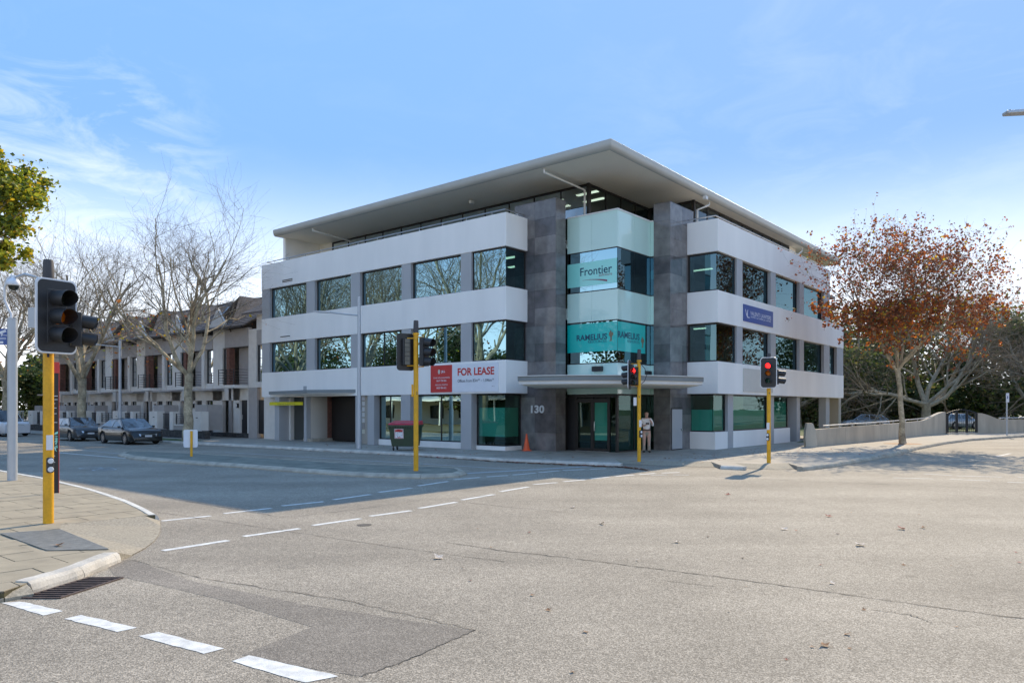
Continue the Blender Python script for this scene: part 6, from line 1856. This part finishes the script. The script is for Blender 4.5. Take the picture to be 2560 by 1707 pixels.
def leaf_quads(tips, n, size, rnd, weights, jit=.35, hang=.3):
    mb = MB()
    tot = sum(weights)
    for k in range(n):
        p, d = tips[rnd.randrange(len(tips))]
        q = p + Vector((rnd.gauss(0, jit), rnd.gauss(0, jit), rnd.gauss(0, jit) - hang * .1))
        s_ = size * rnd.uniform(.55, 1.3)
        a = Vector((rnd.gauss(0, 1), rnd.gauss(0, 1), rnd.gauss(0, .6))).normalized()
        b_ = a.orthogonal().normalized(); b_ = Quaternion(a, rnd.uniform(0, 6.28)) @ b_
        c_ = a.cross(b_)
        x = rnd.random() * tot; mi = 0
        while x > weights[mi]: x -= weights[mi]; mi += 1
        v = [q - a * s_ * .5, q + b_ * s_ * .42 - a * s_ * .05 + c_ * s_ * .14, q + a * s_ * .55, q - b_ * s_ * .42 - a * s_ * .05 + c_ * s_ * .14]
        mb.add([tuple(x_) for x_ in v], [(0, 1, 2), (0, 2, 3)], mi)
    return mb

def make_bare(label, loc, seed, height, fork, r0_, group, leaves=140, name='plane_tree', cat='tree', rz=0, **k):
    th_, tn, tips = branch_tree(seed, height, fork, r0_, **k)
    t = thing(name, label, cat, loc, rz, group)
    t.scale = (.97, .97, .93)
    obj('trunk', th_, M['bark'], t, sm=True)
    obj('twigs', tn, M['twig'], t)
    low = [x for x in tips if x[0].z < height * .62] or tips
    if leaves:
        obj('leaves', leaf_quads(low, leaves, .17, random.Random(seed), (3, 3, 2, 1), .08), [M['leaf_orange'], M['leaf_yellow'], M['leaf_rust'], M['leaf_lime']], t)
    return t
g_ = 'bare plane trees along the main street'
T1 = make_bare('nearer bare plane tree on the verge before the townhouses, branches reaching the office building', tuple(P(21.8, Lx(471, 21.8), kz)), 11, 12.6, 4.3, .29, g_, 150, limbs=6, spread=46, lv=(7, 8, 6), up=.10,
               first=[(20, 8), (200, 40), (345, 24), (165, 55), (80, 42), (265, 30)], rz=R(35))
T2 = make_bare('second bare plane tree, standing behind the grey hatchback', tuple(P(21.8, Lx(204.6, 21.8), kz)), 23, 13.8, 4.4, .33, g_, 170, limbs=6, spread=42, lv=(7, 8, 6), up=.11)
dup(T1, tuple(P(21.8, Lx(14, 21.8), kz)), R(140), 'bare plane tree rising behind the white four wheel drive at the left edge', scale=(1.05, 1.05, 1.05))
dup(T2, tuple(P(21.6, 80, kz)), R(70), 'distant bare plane tree beyond the end of the terrace')
dup(T1, tuple(P(36.0, 88, kz)), R(250), 'distant bare plane tree behind the far end of the terrace roofs', scale=(.95, .95, .95))
# street trees across the main road, mirrored in the office windows
for k, (r_, l_, a) in enumerate(((-3.4, 49, 30), (-3.0, 58, 200), (-3.4, 67, 95), (-3.0, 76, 310), (-3.4, 86, 160))):
    dup(T1 if k % 2 else T2, tuple(P(r_, l_, kz)), R(a), ('bare plane tree across the main street mirrored in the office windows, %s from the crossing' % ['nearest', 'second', 'third', 'fourth', 'farthest'][k]),
        group='bare plane trees across the main street', scale=(1.3, 1.3, 1.35))

# autumn tree on the right
th_, tn, tips = branch_tree(5, 11.6, 4.4, .165, limbs=8, spread=40, lv=(9, 7, 5), lens=(.40, .32, .28, .24), up=.10, lean=(-.25, .1), twig_r=.005,
                            first=[(0, 6), (190, 46), (-15, 50), (150, 30), (40, 34), (260, 34), (320, 28)])
AT = thing('autumn_tree', 'young plane tree full of rust and brown autumn leaves on the right hand footpath', 'tree', (tb.x, tb.y, kz))
AT.scale = (.88, .88, .93)
obj('trunk', th_, M['bark'], AT, sm=True)
obj('twigs', tn, M['twig'], AT)
rnd = random.Random(9)
lowt = [x for x in tips if x[0].z < 8.2]; upt = [x for x in tips if x[0].z >= 6.5]
lo_ = leaf_quads(lowt, 9500, .165, rnd, (6, 8, 3.2, 1.1, 2.6), .09)
hi_ = leaf_quads(upt, 11000, .155, rnd, (10, 7, .9, .6, 1.2), .09)
lo_.add(hi_.v, hi_.f); lo_.m = lo_.m[:len(lo_.m) - len(hi_.f)] + hi_.m
obj('leaves', lo_, [M['leaf_brown'], M['leaf_rust'], M['leaf_orange'], M['leaf_yellow'], M['leaf_olive']], AT)
dup(AT, (42.0, 38.0, kz), R(120), 'rust coloured plane tree farther right, seen only in the office windows', 'autumn trees beyond the right edge') 
dup(AT, (45.0, 50.0, kz), R(220), 'rust coloured plane tree beyond the right edge, nearest the park wall', 'autumn trees beyond the right edge')

# wide old bare trees in the park
th_, tn, tips = branch_tree(31, 12.5, 2.3, .42, limbs=7, spread=58, lv=(10, 8, 7), lens=(.55, .42, .34, .28), up=.03, first=[(5, 52), (25, 66), (-20, 62), (175, 60), (100, 30), (60, 44), (200, 72)])
PT = thing('park_tree', 'old spreading bare tree with low limbs behind the park wall', 'tree', (37.5, 67.0, .126), 0, 'bare trees in the park')
obj('trunk', th_, M['bark_pale'], PT, sm=True); obj('twigs', tn, M['twig'], PT)
dup(PT, (52.0, 71.0, .126), R(75), 'second spreading bare tree behind the park wall near the right edge')
dup(PT, (28.5, 74.0, .126), R(200), 'bare tree standing close behind the far end of the office building')
dup(T2, (56.5, 88.0, .126), R(200), 'tall bare tree rising above the evergreens at the right edge', 'bare trees in the park', (1.0, 1.0, 1.0))

# evergreens
def foliage(rnd, lobes, n, size, weights, soft=False):
    mb = MB(); tot = sum(weights)
    for k in range(n):
        c, rad = lobes[rnd.randrange(len(lobes))]
        d = Vector((rnd.gauss(0, 1), rnd.gauss(0, 1), rnd.gauss(0, 1))).normalized()
        u = rnd.random() ** .45
        if soft: u = abs(rnd.gauss(0, .75))
        q = Vector(c) + Vector((d.x * rad[0], d.y * rad[1], d.z * rad[2])) * u
        s_ = size * rnd.uniform(.5, 1.4)
        a = Vector((rnd.gauss(0, 1), rnd.gauss(0, 1), rnd.gauss(0, .5))).normalized(); b_ = Quaternion(a, rnd.uniform(0, 6.28)) @ a.orthogonal().normalized()
        c_ = a.cross(b_)
        x = rnd.random() * tot; mi = 0
        while x > weights[mi]: x -= weights[mi]; mi += 1
        v = [q - a * s_ * .5, q + b_ * s_ * .35 + c_ * s_ * .1, q + a * s_ * .5, q - b_ * s_ * .35 + c_ * s_ * .1]
        mb.add([tuple(t_) for t_ in v], [(0, 1, 2), (0, 2, 3)], mi)
    return mb
def evergreen(label, loc, seed, h, w, n=11500, size=.42, group=None, mats=('leaf_dark', 'leaf_green', 'leaf_olive'), weights=(6, 3, 2), trunk_r=.25, name='evergreen_tree', low=-.05):
    rnd = random.Random(seed)
    t = thing(name, label, 'tree' if name != 'hedge' else 'hedge', loc, 0, group)
    lobes = []
    for k in range(15):
        a = rnd.uniform(0, 6.28); rr = rnd.uniform(0, .45) * w; z = h * (rnd.uniform(low + .13, .86) if k > 4 else rnd.uniform(.10, .25))
        s_ = w * rnd.uniform(.17, .30) * (1.15 - .4 * z / h)
        lobes.append(((math.cos(a) * rr, math.sin(a) * rr, z), (s_, s_, s_ * rnd.uniform(.6, .95))))
    tr = MB().tube([(0, 0, 0), (.1, 0, h * .3), (0, .1, h * .75)], [trunk_r, trunk_r * .8, trunk_r * .3], 8)
    for (c, r_) in lobes[:9]:
        tr.tube([(0, 0, h * .25 + c[2] * .15), tuple(Vector(c) * .6 + Vector((0, 0, h * .1))), c], [trunk_r * .5, trunk_r * .3, .03], 5)
    obj('trunk', tr, M['bark'], t, sm=True)
    obj('crown', foliage(rnd, lobes, n, size, weights), [M[m] for m in mats], t)
    return t
ge = 'evergreens in the park'
E1 = evergreen('dark evergreen tree behind the autumn tree', (37.5, 80.0, .1), 1, 14.0, 13, group=ge)
E2 = evergreen('olive evergreen tree between the office building and the autumn tree', (31.5, 79.0, .1), 2, 13.5, 12, group=ge, weights=(4, 3, 4))
dup(E1, (45.0, 82.0, .1), R(100), 'dark evergreen tree above the black gate', ge)
dup(E2, (53.5, 82.0, .1), R(190), 'olive evergreen tree at the right edge of the park', ge, (1.1, 1.1, 1.05))
dup(E1, (61.5, 86.0, .1), R(30), 'dark evergreen tree farthest to the right', ge)
dup(E2, (42.0, 92.0, .1), R(60), 'tall evergreen in the depth of the park', ge, (1.25, 1.25, 1.25))
dup(E1, (68.0, 78.0, .1), R(230), 'dark evergreen just beyond the right edge', ge)
dup(E1, (26.5, 88.0, .1), R(310), 'evergreen showing low behind the undercroft posts', ge, (1.1, 1.1, .8))
gl2 = 'greenery at the far end of the main street'
E3 = evergreen('low dark evergreen at the far end of the main street', tuple(P(29.0, 86.5, 0)), 7, 6.5, 9, group=gl2, weights=(5, 4, 1))
dup(E3, tuple(P(23.0, 92.0, 0)), R(90), 'dark evergreen closing the view down the main street', gl2, (1.2, 1.2, 1.2))
dup(E3, tuple(P(16.0, 97.0, 0)), R(180), 'green tree beyond the white four wheel drive', gl2, (1.2, 1.2, 1.1))
dup(E3, tuple(P(35.0, 96.0, 0)), R(20), 'evergreen behind the last townhouse', gl2, (1.2, 1.2, 1.3))
dup(E3, tuple(P(8.0, 98.0, 0)), R(250), 'green tree at the left edge far down the street', gl2, (1.3, 1.3, 1.3))
hd = evergreen('low clipped hedge beyond the grey hatchback', tuple(P(22.5, 78.0, kz)), 12, 1.5, 3.0, 1800, .16, name='hedge', mats=('leaf_lime', 'leaf_green', 'leaf_olive'), weights=(4, 3, 2), trunk_r=.04)
for lab, pr_ in (('small dark shrub in the garden behind the black sedan', (24.3, 63.5)), ('small dark shrub in the garden left of the nearer bare tree', (24.3, 52.2)), ('small dark shrub in the garden behind the street lamp', (24.3, 57.5))):
    s_ = evergreen(lab, tuple(P(pr_[0], pr_[1], .55)), int(pr_[1]), 1.0, 1.3, 500, .12, name='shrub', trunk_r=.02)
    s_['category'] = 'shrub'
def long_hedge(label, a, b_, h, n, seed, mats=('leaf_dark', 'leaf_green', 'leaf_olive')):
    rnd = random.Random(seed); a = Vector(a); b_ = Vector(b_); d = b_ - a
    t = thing('hedge', label, 'hedge', tuple(a))
    lobes = [(tuple(d * ((k + rnd.random()) / 46) + Vector((0, rnd.uniform(-.6, .6), h * rnd.uniform(.15, .70)))), (d.length / 46 * 1.5, 1.3, h * rnd.uniform(.25, .42))) for k in range(46)]
    st = MB()
    for k in range(0, 46, 3): c = lobes[k][0]; st.tube([(c[0], c[1], 0), c], [.07, .03], 5)
    obj('stems', st, M['bark'], t)
    obj('foliage', foliage(rnd, lobes, n, .34, (5, 3, 2)), [M[m] for m in mats], t)
long_hedge('long dark hedge closing the back of the park behind the cars', (19, 79, 0), (80, 84, 0), 4.8, 24000, 41)
long_hedge('unseen dense hedge added across the main street behind the verandah building, dark backing for the glass reflections', tuple(P(-21, 38)), tuple(P(-24, 130)), 8.0, 16000, 43, ('leaf_dark', 'leaf_dark', 'leaf_olive'))  # added out of view to darken the bright horizon mirrored in the glass
long_hedge('dark shrubbery closing the far end of the main street', tuple(P(36, 88)), tuple(P(-6, 104)), 5.0, 18000, 42)

# greenery and a low pale building across the main street and behind the viewer, mirrored in the glass
for k, (r_, l_, a) in enumerate(((-16, 58, 10), (-18, 70, 130), (-16, 82, 250), (-18, 94, 40), (-14, 106, 170), (-17, 46, 300))):
    dup(E1 if k % 2 else E2, tuple(P(r_, l_, .1)), R(a), 'dark evergreen across the main street mirrored in the office glass, %s from the crossing' % ['second', 'third', 'fourth', 'fifth', 'farthest', 'nearest'][k], 'evergreens across the main street')
for k, (x_, y_, a) in enumerate(((58, 12, 20), (66, 24, 140), (72, 38, 260), (50, -2, 80))):
    dup(E2 if k % 2 else E1, (x_, y_, .1), R(a), 'dark evergreen beyond the right edge mirrored in the side street windows, %s' % ['near the crossing', 'second along', 'farthest along', 'closest to the viewer'][k], 'evergreens beyond the right edge')
pv = thing('verandah_building', 'low pale building with a verandah across the main street, mirrored in the ground floor glass', 'building', tuple(P(-9.5, 44, 0)), TH)
obj('wall', MB().box(-4, -3.8, 0, 34, 0, 3.4), M['house_white'], pv)
obj('roof', MB().hexa([(-9, -1, 3.4), (.6, -1, 2.9), (.6, 35, 2.9), (-9, 35, 3.4), (-9, -1, 4.4), (.6, -1, 3.05), (.6, 35, 3.05), (-9, 35, 4.4)]), M['sign_white'], pv)
for k in range(9): obj('verandah_post', MB().box(.3, .45, k * 4.2, k * 4.2 + .15, 0, 2.95), M['sign_white'], pv)
for k in range(7): obj('window', MB().box(-3.79, -3.75, 2 + k * 4.6, 4.2 + k * 4.6, .8, 2.4), M['car_glass'], pv)

# leafy green tree leaning in at the upper left
rnd = random.Random(77)
GT = thing('leafy_tree', 'leafy yellow green tree reaching in at the upper left corner', 'tree', (-11.72, 13.6, kz))
lobes = []
for px, py, dy, rr in ((20, 440, 0, .45), (70, 470, .3, .36), (92, 505, -.2, .30), (48, 520, .2, .42), (20, 560, -.3, .45), (60, 575, .1, .36), (30, 620, .3, .36), (14, 655, 0, .28), (-10, 500, .2, .5), (-40, 580, 0, .55), (-60, 470, -.4, .6), (10, 412, -.1, .22), (-90, 540, .5, .6), (-120, 620, 0, .5), (-30, 660, -.2, .3), (96, 480, .2, .18), (44, 470, -.4, .3), (-30, 420, .3, .35)):
    Y = 13.6 + dy; lobes.append((((px - 1280) / F * Y + 11.6, dy, CAMZ + (1020 - py) / F * Y - kz), (rr * .75, rr * .9, rr * .6)))
    for q in range(3):
        lobes.append((((px - 1280) / F * Y + 11.6 + rnd.gauss(0, rr * .45), dy + rnd.gauss(0, rr * .5), CAMZ + (1020 - py) / F * Y - kz + rnd.gauss(0, rr * .38)), (rr * .5, rr * .5, rr * .38)))
tr = MB().tube([(0, 0, 0), (.05, 0, 1.6), (0, .05, 3.0)], [.16, .13, .11], 12)
for c, r_ in lobes: tr.tube([(0, .02, 2.8), tuple(Vector((0, 0, 3.2)).lerp(Vector(c), .5) + Vector((0, .1, .1))), c], [.07, .035, .008], 6)
obj('trunk', tr, M['bark'], GT, sm=True)
obj('crown', foliage(rnd, lobes, 15000, .085, (3.5, 5.5, 1.5), True), [M['leaf_green'], M['leaf_lime'], M['leaf_yellow']], GT)

# ------------------------------------------------------------------ fallen leaves
def leaf_shape(rnd, c, s_, curl=.25):
    n = 9; a0 = rnd.uniform(0, 6.28); vs = []
    tilt = rnd.uniform(-.25, .25); tl = rnd.uniform(-.25, .25)
    for k in range(n):
        a = a0 + 2 * math.pi * k / n; r_ = s_ * (.5 if k % 2 else .24) * rnd.uniform(.85, 1.15)
        x, y = math.cos(a) * r_, math.sin(a) * r_
        z = .006 + s_ * .08 + x * tilt + y * tl + curl * r_ * r_ / s_ * rnd.uniform(.3, 1.2)
        vs.append((c.x + x, c.y + y, c.z + max(.004, z)))
    vs.append((c.x, c.y, c.z + .006 + s_ * .04))
    return vs, [(k, (k + 1) % n, n) for k in range(n)]
def litter(name, n, sampler, size, kind=True, seed=1):
    rnd = random.Random(seed); mb = MB()
    for k in range(n):
        v, f = leaf_shape(rnd, sampler(rnd), size * rnd.uniform(.5, 1.3)); mb.add(v, f, rnd.choice([0, 0, 0, 1, 2]))
    o = obj(name, mb, [M['leaf_dry'], M['leaf_pale'], M['leaf_red']])
    tag(o, {'kerb_leaves': 'fallen brown leaves drifted along the kerb before the office building', 'pavement_leaves': 'fallen leaves scattered over the office pavement and corner',
            'road_leaves': 'tiny leaf scraps scattered thinly over the sunlit asphalt', 'ramp_leaves': 'fallen leaves on the sunlit right hand footpath'}[name], 'leaves')
    o['kind'] = 'stuff'
kl_ = [Vector((q_.x, q_.y, 0)) for q_ in (G(650, 1113.3, kz), G(1050, 1132.9, kz), G(1260, 1146, kz), G(1400, 1152, kz), G(1553, 1158, kz), G(1610, 1164, kz))]
def along(rnd):
    x = rnd.random() ** .55 * (len(kl_) - 1); i = min(int(x), len(kl_) - 2); p = kl_[i].lerp(kl_[i + 1], x - i)
    return p - INW * (.13 + abs(rnd.gauss(0, .17)))
litter('kerb_leaves', 900, along, .15, seed=2)
def onpave(rnd):
    return P(rnd.uniform(22.4, 25.4), rnd.uniform(16, 34), kz) if rnd.random() < .45 else P(rnd.uniform(23, 36), rnd.uniform(11.4, 14.2), kz)
def onpave2(rnd):
    return onpave(rnd)
litter('pavement_leaves', 260, onpave2, .10, seed=3)
def onroad(rnd):
    px, py = rnd.uniform(1100, 2560), 1185 + 500 * rnd.random() ** 2; return G(px, py)
litter('road_leaves', 50, onroad, .06, seed=4)
litter('ramp_leaves', 120, lambda r_: G(r_.uniform(1900, 2300), r_.uniform(1120, 1142), kz), .10, seed=5)
lfp = [((2255, 1323), 'leaf_red', .17, 'brown red'), ((2149, 1364), 'leaf_pale', .18, 'pale curled'), ((1961, 1324), 'leaf_pale', .15, 'small pale'), ((1820, 1237), 'leaf_red', .14, 'dark red'),
       ((2072, 1292), 'leaf_red', .14, 'dark red'), ((1692, 1356), 'leaf_pale', .12, 'small pale'), ((1095, 1396), 'leaf_pale', .16, 'pale curled'), ((1432, 1269), 'leaf_pale', .13, 'small pale'),
       ((1504, 1310), 'leaf_pale', .15, 'small pale'), ((2060, 1615), 'leaf_dry', .10, 'tiny brown'), ((2307, 1320), 'leaf_dry', .12, 'small brown'), ((2080, 1459), 'leaf_pale', .08, 'tiny pale'), ((145, 1365), 'leaf_dry', .16, 'tan')]
rnd = random.Random(15)
for (px, m, s_, w), where in zip(lfp, ('on the asphalt at the far right', 'on the asphalt right of centre, largest of the pale ones', 'on the asphalt below the right corner traffic light', 'on the asphalt below the right corner traffic light, far one',
        'on the asphalt left of the larger brown red leaf', 'on the asphalt near the middle of the crossing road', 'lying on the asphalt below the dashed line', 'just right of the dashed line',
        'on the asphalt below the standing man', 'near the bottom edge on the asphalt', 'on the asphalt beside the brown red leaf', 'on the asphalt above the long crack', 'lying on the footpath grate')):
    v, f = leaf_shape(rnd, Vector((0, 0, .0)), s_ * 1.15, .5)
    p = G(px[0], px[1], kz + .01 if px[0] < 200 else 0.0)
    o = obj('fallen_leaf', MB().add(v, f), M[m], loc=tuple(p)); tag(o, '%s fallen leaf %s' % (w, where), 'leaf', 'single fallen leaves')

# ------------------------------------------------------------------ the man at the entrance
def skin_mesh(name, chain, m, parent, sub=2, extra_mats=None):
    """chain: list of (position, radius, parent index)"""
    me = bpy.data.meshes.new(name)
    me.from_pydata([c[0] for c in chain], [(c[2], i) for i, c in enumerate(chain) if c[2] >= 0], [])
    me.materials.append(m)
    o = bpy.data.objects.new(name, me); C.objects.link(o)
    if parent: o.parent = parent
    md = o.modifiers.new('skin', 'SKIN'); md.use_smooth_shade = True
    sk = me.skin_vertices[0].data
    for i, c in enumerate(chain):
        r_ = c[1] if isinstance(c[1], tuple) else (c[1], c[1])
        sk[i].radius = r_; sk[i].use_root = (i == 0)
    s = o.modifiers.new('sub', 'SUBSURF'); s.levels = sub; s.render_levels = sub
    return o
mp_ = G(1616.5, 1130.5, kz)
man = thing('person', 'bald man in white shirt and beige trousers standing at the entrance holding a phone', 'person', tuple(mp_), R(0))
# x to his left in the picture's right, y away from the camera, z up
B = [((0, .02, .95), (.13, .10), -1), ((0, .02, 1.10), (.145, .11), 0), ((0, .02, 1.28), (.16, .115), 1), ((0, .02, 1.42), (.14, .10), 2), ((0, .02, 1.50), (.065, .06), 3), ((0, 0, 1.56), (.058, .058), 4),
     ((0, -.01, 1.62), (.075, .085), 5), ((0, 0, 1.70), (.083, .095), 6), ((0, .005, 1.76), (.070, .080), 7),
     ((.17, .02, 1.44), (.062, .062), 3), ((.24, .01, 1.30), (.050, .050), 9), ((.265, -.02, 1.17), (.043, .043), 10), ((.20, -.14, 1.30), (.036, .036), 11), ((.13, -.17, 1.40), (.027, .027), 12), ((.10, -.17, 1.45), (.030, .018), 13),
     ((-.17, .02, 1.44), (.062, .062), 3), ((-.23, .03, 1.30), (.050, .050), 15), ((-.25, 0, 1.15), (.043, .043), 16), ((-.17, -.17, 1.17), (.036, .036), 17), ((-.10, -.24, 1.20), (.027, .027), 18), ((-.06, -.26, 1.21), (.032, .018), 19),
     ((.09, .02, .88), (.095, .10), 0), ((.10, .01, .66), (.082, .085), 21), ((.105, .0, .47), (.060, .062), 22), ((.11, .02, .28), (.055, .056), 23), ((.115, .03, .10), (.040, .042), 24),
     ((-.09, .02, .88), (.095, .10), 0), ((-.10, .01, .66), (.082, .085), 26), ((-.105, .0, .47), (.060, .062), 27), ((-.11, .02, .28), (.055, .056), 28), ((-.115, .03, .10), (.040, .042), 29)]
skin_mesh('body', B, M['skin'], man)
S = [((0, .02, .96), (.165, .13), -1), ((0, .02, 1.10), (.172, .135), 0), ((0, .02, 1.28), (.185, .135), 1), ((0, .02, 1.42), (.155, .115), 2), ((0, .02, 1.475), (.085, .075), 3),
     ((.175, .02, 1.435), (.075, .075), 3), ((.245, .01, 1.30), (.066, .066), 5), ((.268, -.02, 1.165), (.056, .056), 6), ((.225, -.10, 1.255), (.050, .050), 7),
     ((-.175, .02, 1.435), (.075, .075), 3), ((-.235, .03, 1.30), (.066, .066), 9), ((-.255, 0, 1.145), (.056, .056), 10), ((-.20, -.11, 1.165), (.050, .050), 11)]
skin_mesh('shirt', S, M['shirt'], man)
Tt = [((0, .02, .96), (.160, .128), -1), ((0, .02, .90), (.165, .13), 0), ((.095, .02, .80), (.100, .105), 1), ((.105, .01, .62), (.088, .092), 2), ((.108, .0, .45), (.074, .076), 3), ((.112, .02, .26), (.070, .072), 4), ((.115, .03, .05), (.068, .075), 5),
      ((-.095, .02, .80), (.100, .105), 1), ((-.105, .01, .62), (.088, .092), 7), ((-.108, .0, .45), (.074, .076), 8), ((-.112, .02, .26), (.070, .072), 9), ((-.115, .03, .05), (.068, .075), 10)]
skin_mesh('trousers', Tt, M['trousers'], man)
obj('belt', MB().lathe([(.172, .955), (.175, .96), (.175, .99), (.172, .995)], 24), M['leather'], man)
for v_ in man.children[-1].data.vertices: v_.co.y = v_.co.y * .80 + .02
for s in (1, -1):
    skin_mesh('shoe', [((s * .115, .06, .045), (.045, .04), -1), ((s * .118, -.04, .045), (.050, .040), 0), ((s * .125, -.15, .035), (.046, .030), 1), ((s * .125, -.19, .03), (.030, .022), 2)], M['leather'], man)
# head details
obj('nose', MB().hexa([(-.014, -.085, 1.645), (.014, -.085, 1.645), (.010, -.06, 1.64), (-.010, -.06, 1.64), (-.006, -.082, 1.69), (.006, -.082, 1.69), (.006, -.06, 1.69), (-.006, -.06, 1.69)]).hexa([(-.015, -.11, 1.640), (.015, -.11, 1.640), (.012, -.07, 1.636), (-.012, -.07, 1.636), (-.006, -.088, 1.685), (.006, -.088, 1.685), (.006, -.06, 1.685), (-.006, -.06, 1.685)]), M['skin'], man, bevel=.003)
for s in (1, -1):
    obj('eye', MB().lathe([(.001, .012), (.008, .009), (.012, 0), (.008, -.009), (.001, -.012)], 10, (s * .031, -.078, 1.690)), M['lens'], man)
    obj('eyebrow', MB().box(s * .031 - .016, s * .031 + .016, -.090, -.078, 1.710, 1.716), M['hair'], man)
    obj('ear', MB().lathe([(.001, -.03), (.012, -.02), (.016, 0), (.013, .022), (.001, .032)], 10, (s * .083, .01, 1.675)), M['skin'], man, sm=True)
obj('mouth', MB().box(-.022, .022, -.088, -.078, 1.612, 1.618), M['maroon'], man)
hr = MB()
for k in range(26):
    a = R(-20 + 220 * k / 25)
    x, y = math.cos(a) * .085, math.sin(a) * .092 + .008
    hr.tube([(x, y, 1.635), (x * 1.03, y * 1.03, 1.70), (x * .93, y * .93, 1.735)], [.010, .013, .006], 5)
obj('hair', hr, M['hair'], man, sm=True)
# hands: five fingers each
def hand(pos, dirv, side, palm_up):
    pos = Vector(pos); d = Vector(dirv).normalized(); up_ = Vector(palm_up); s_ = d.cross(up_).normalized(); up_ = s_.cross(d).normalized()
    for k, (o_, ln) in enumerate(((-.030, .060), (-.010, .070), (.010, .066), (.028, .050))):
        b0 = pos + s_ * o_ + d * .02
        skin_mesh('finger', [(tuple(b0), .0085, -1), (tuple(b0 + d * ln * .5 + up_ * .006), .0085, 0), (tuple(b0 + d * ln * .8 + up_ * .024), .0078, 1), (tuple(b0 + d * ln * .85 + up_ * .040), .0065, 2)], M['skin'], man, 1)
    b0 = pos - s_ * .03 * side
    skin_mesh('thumb', [(tuple(b0), .011, -1), (tuple(b0 - s_ * .022 * side + d * .02 + up_ * .012), .010, 0), (tuple(b0 - s_ * .020 * side + d * .045 + up_ * .03), .008, 1)], M['skin'], man, 1)
hand((-.055, -.262, 1.215), (.7, -.5, .1), 1, (0, -.2, 1))
hand((.095, -.168, 1.455), (-.35, -.1, .9), -1, (-.6, -.8, 0))
ph = thing('phone', 'black mobile phone in the right hand of the standing man', 'phone', tuple(mp_ + Vector((-.015, -.285, 1.265))), R(-35))
obj('case', MB().box(-.075, .075, -.005, .005, -.038, .038), M['black'], ph, bevel=.004)
obj('screen', MB().box(-.068, .068, .0052, .0062, -.033, .033), M['lens'], ph)
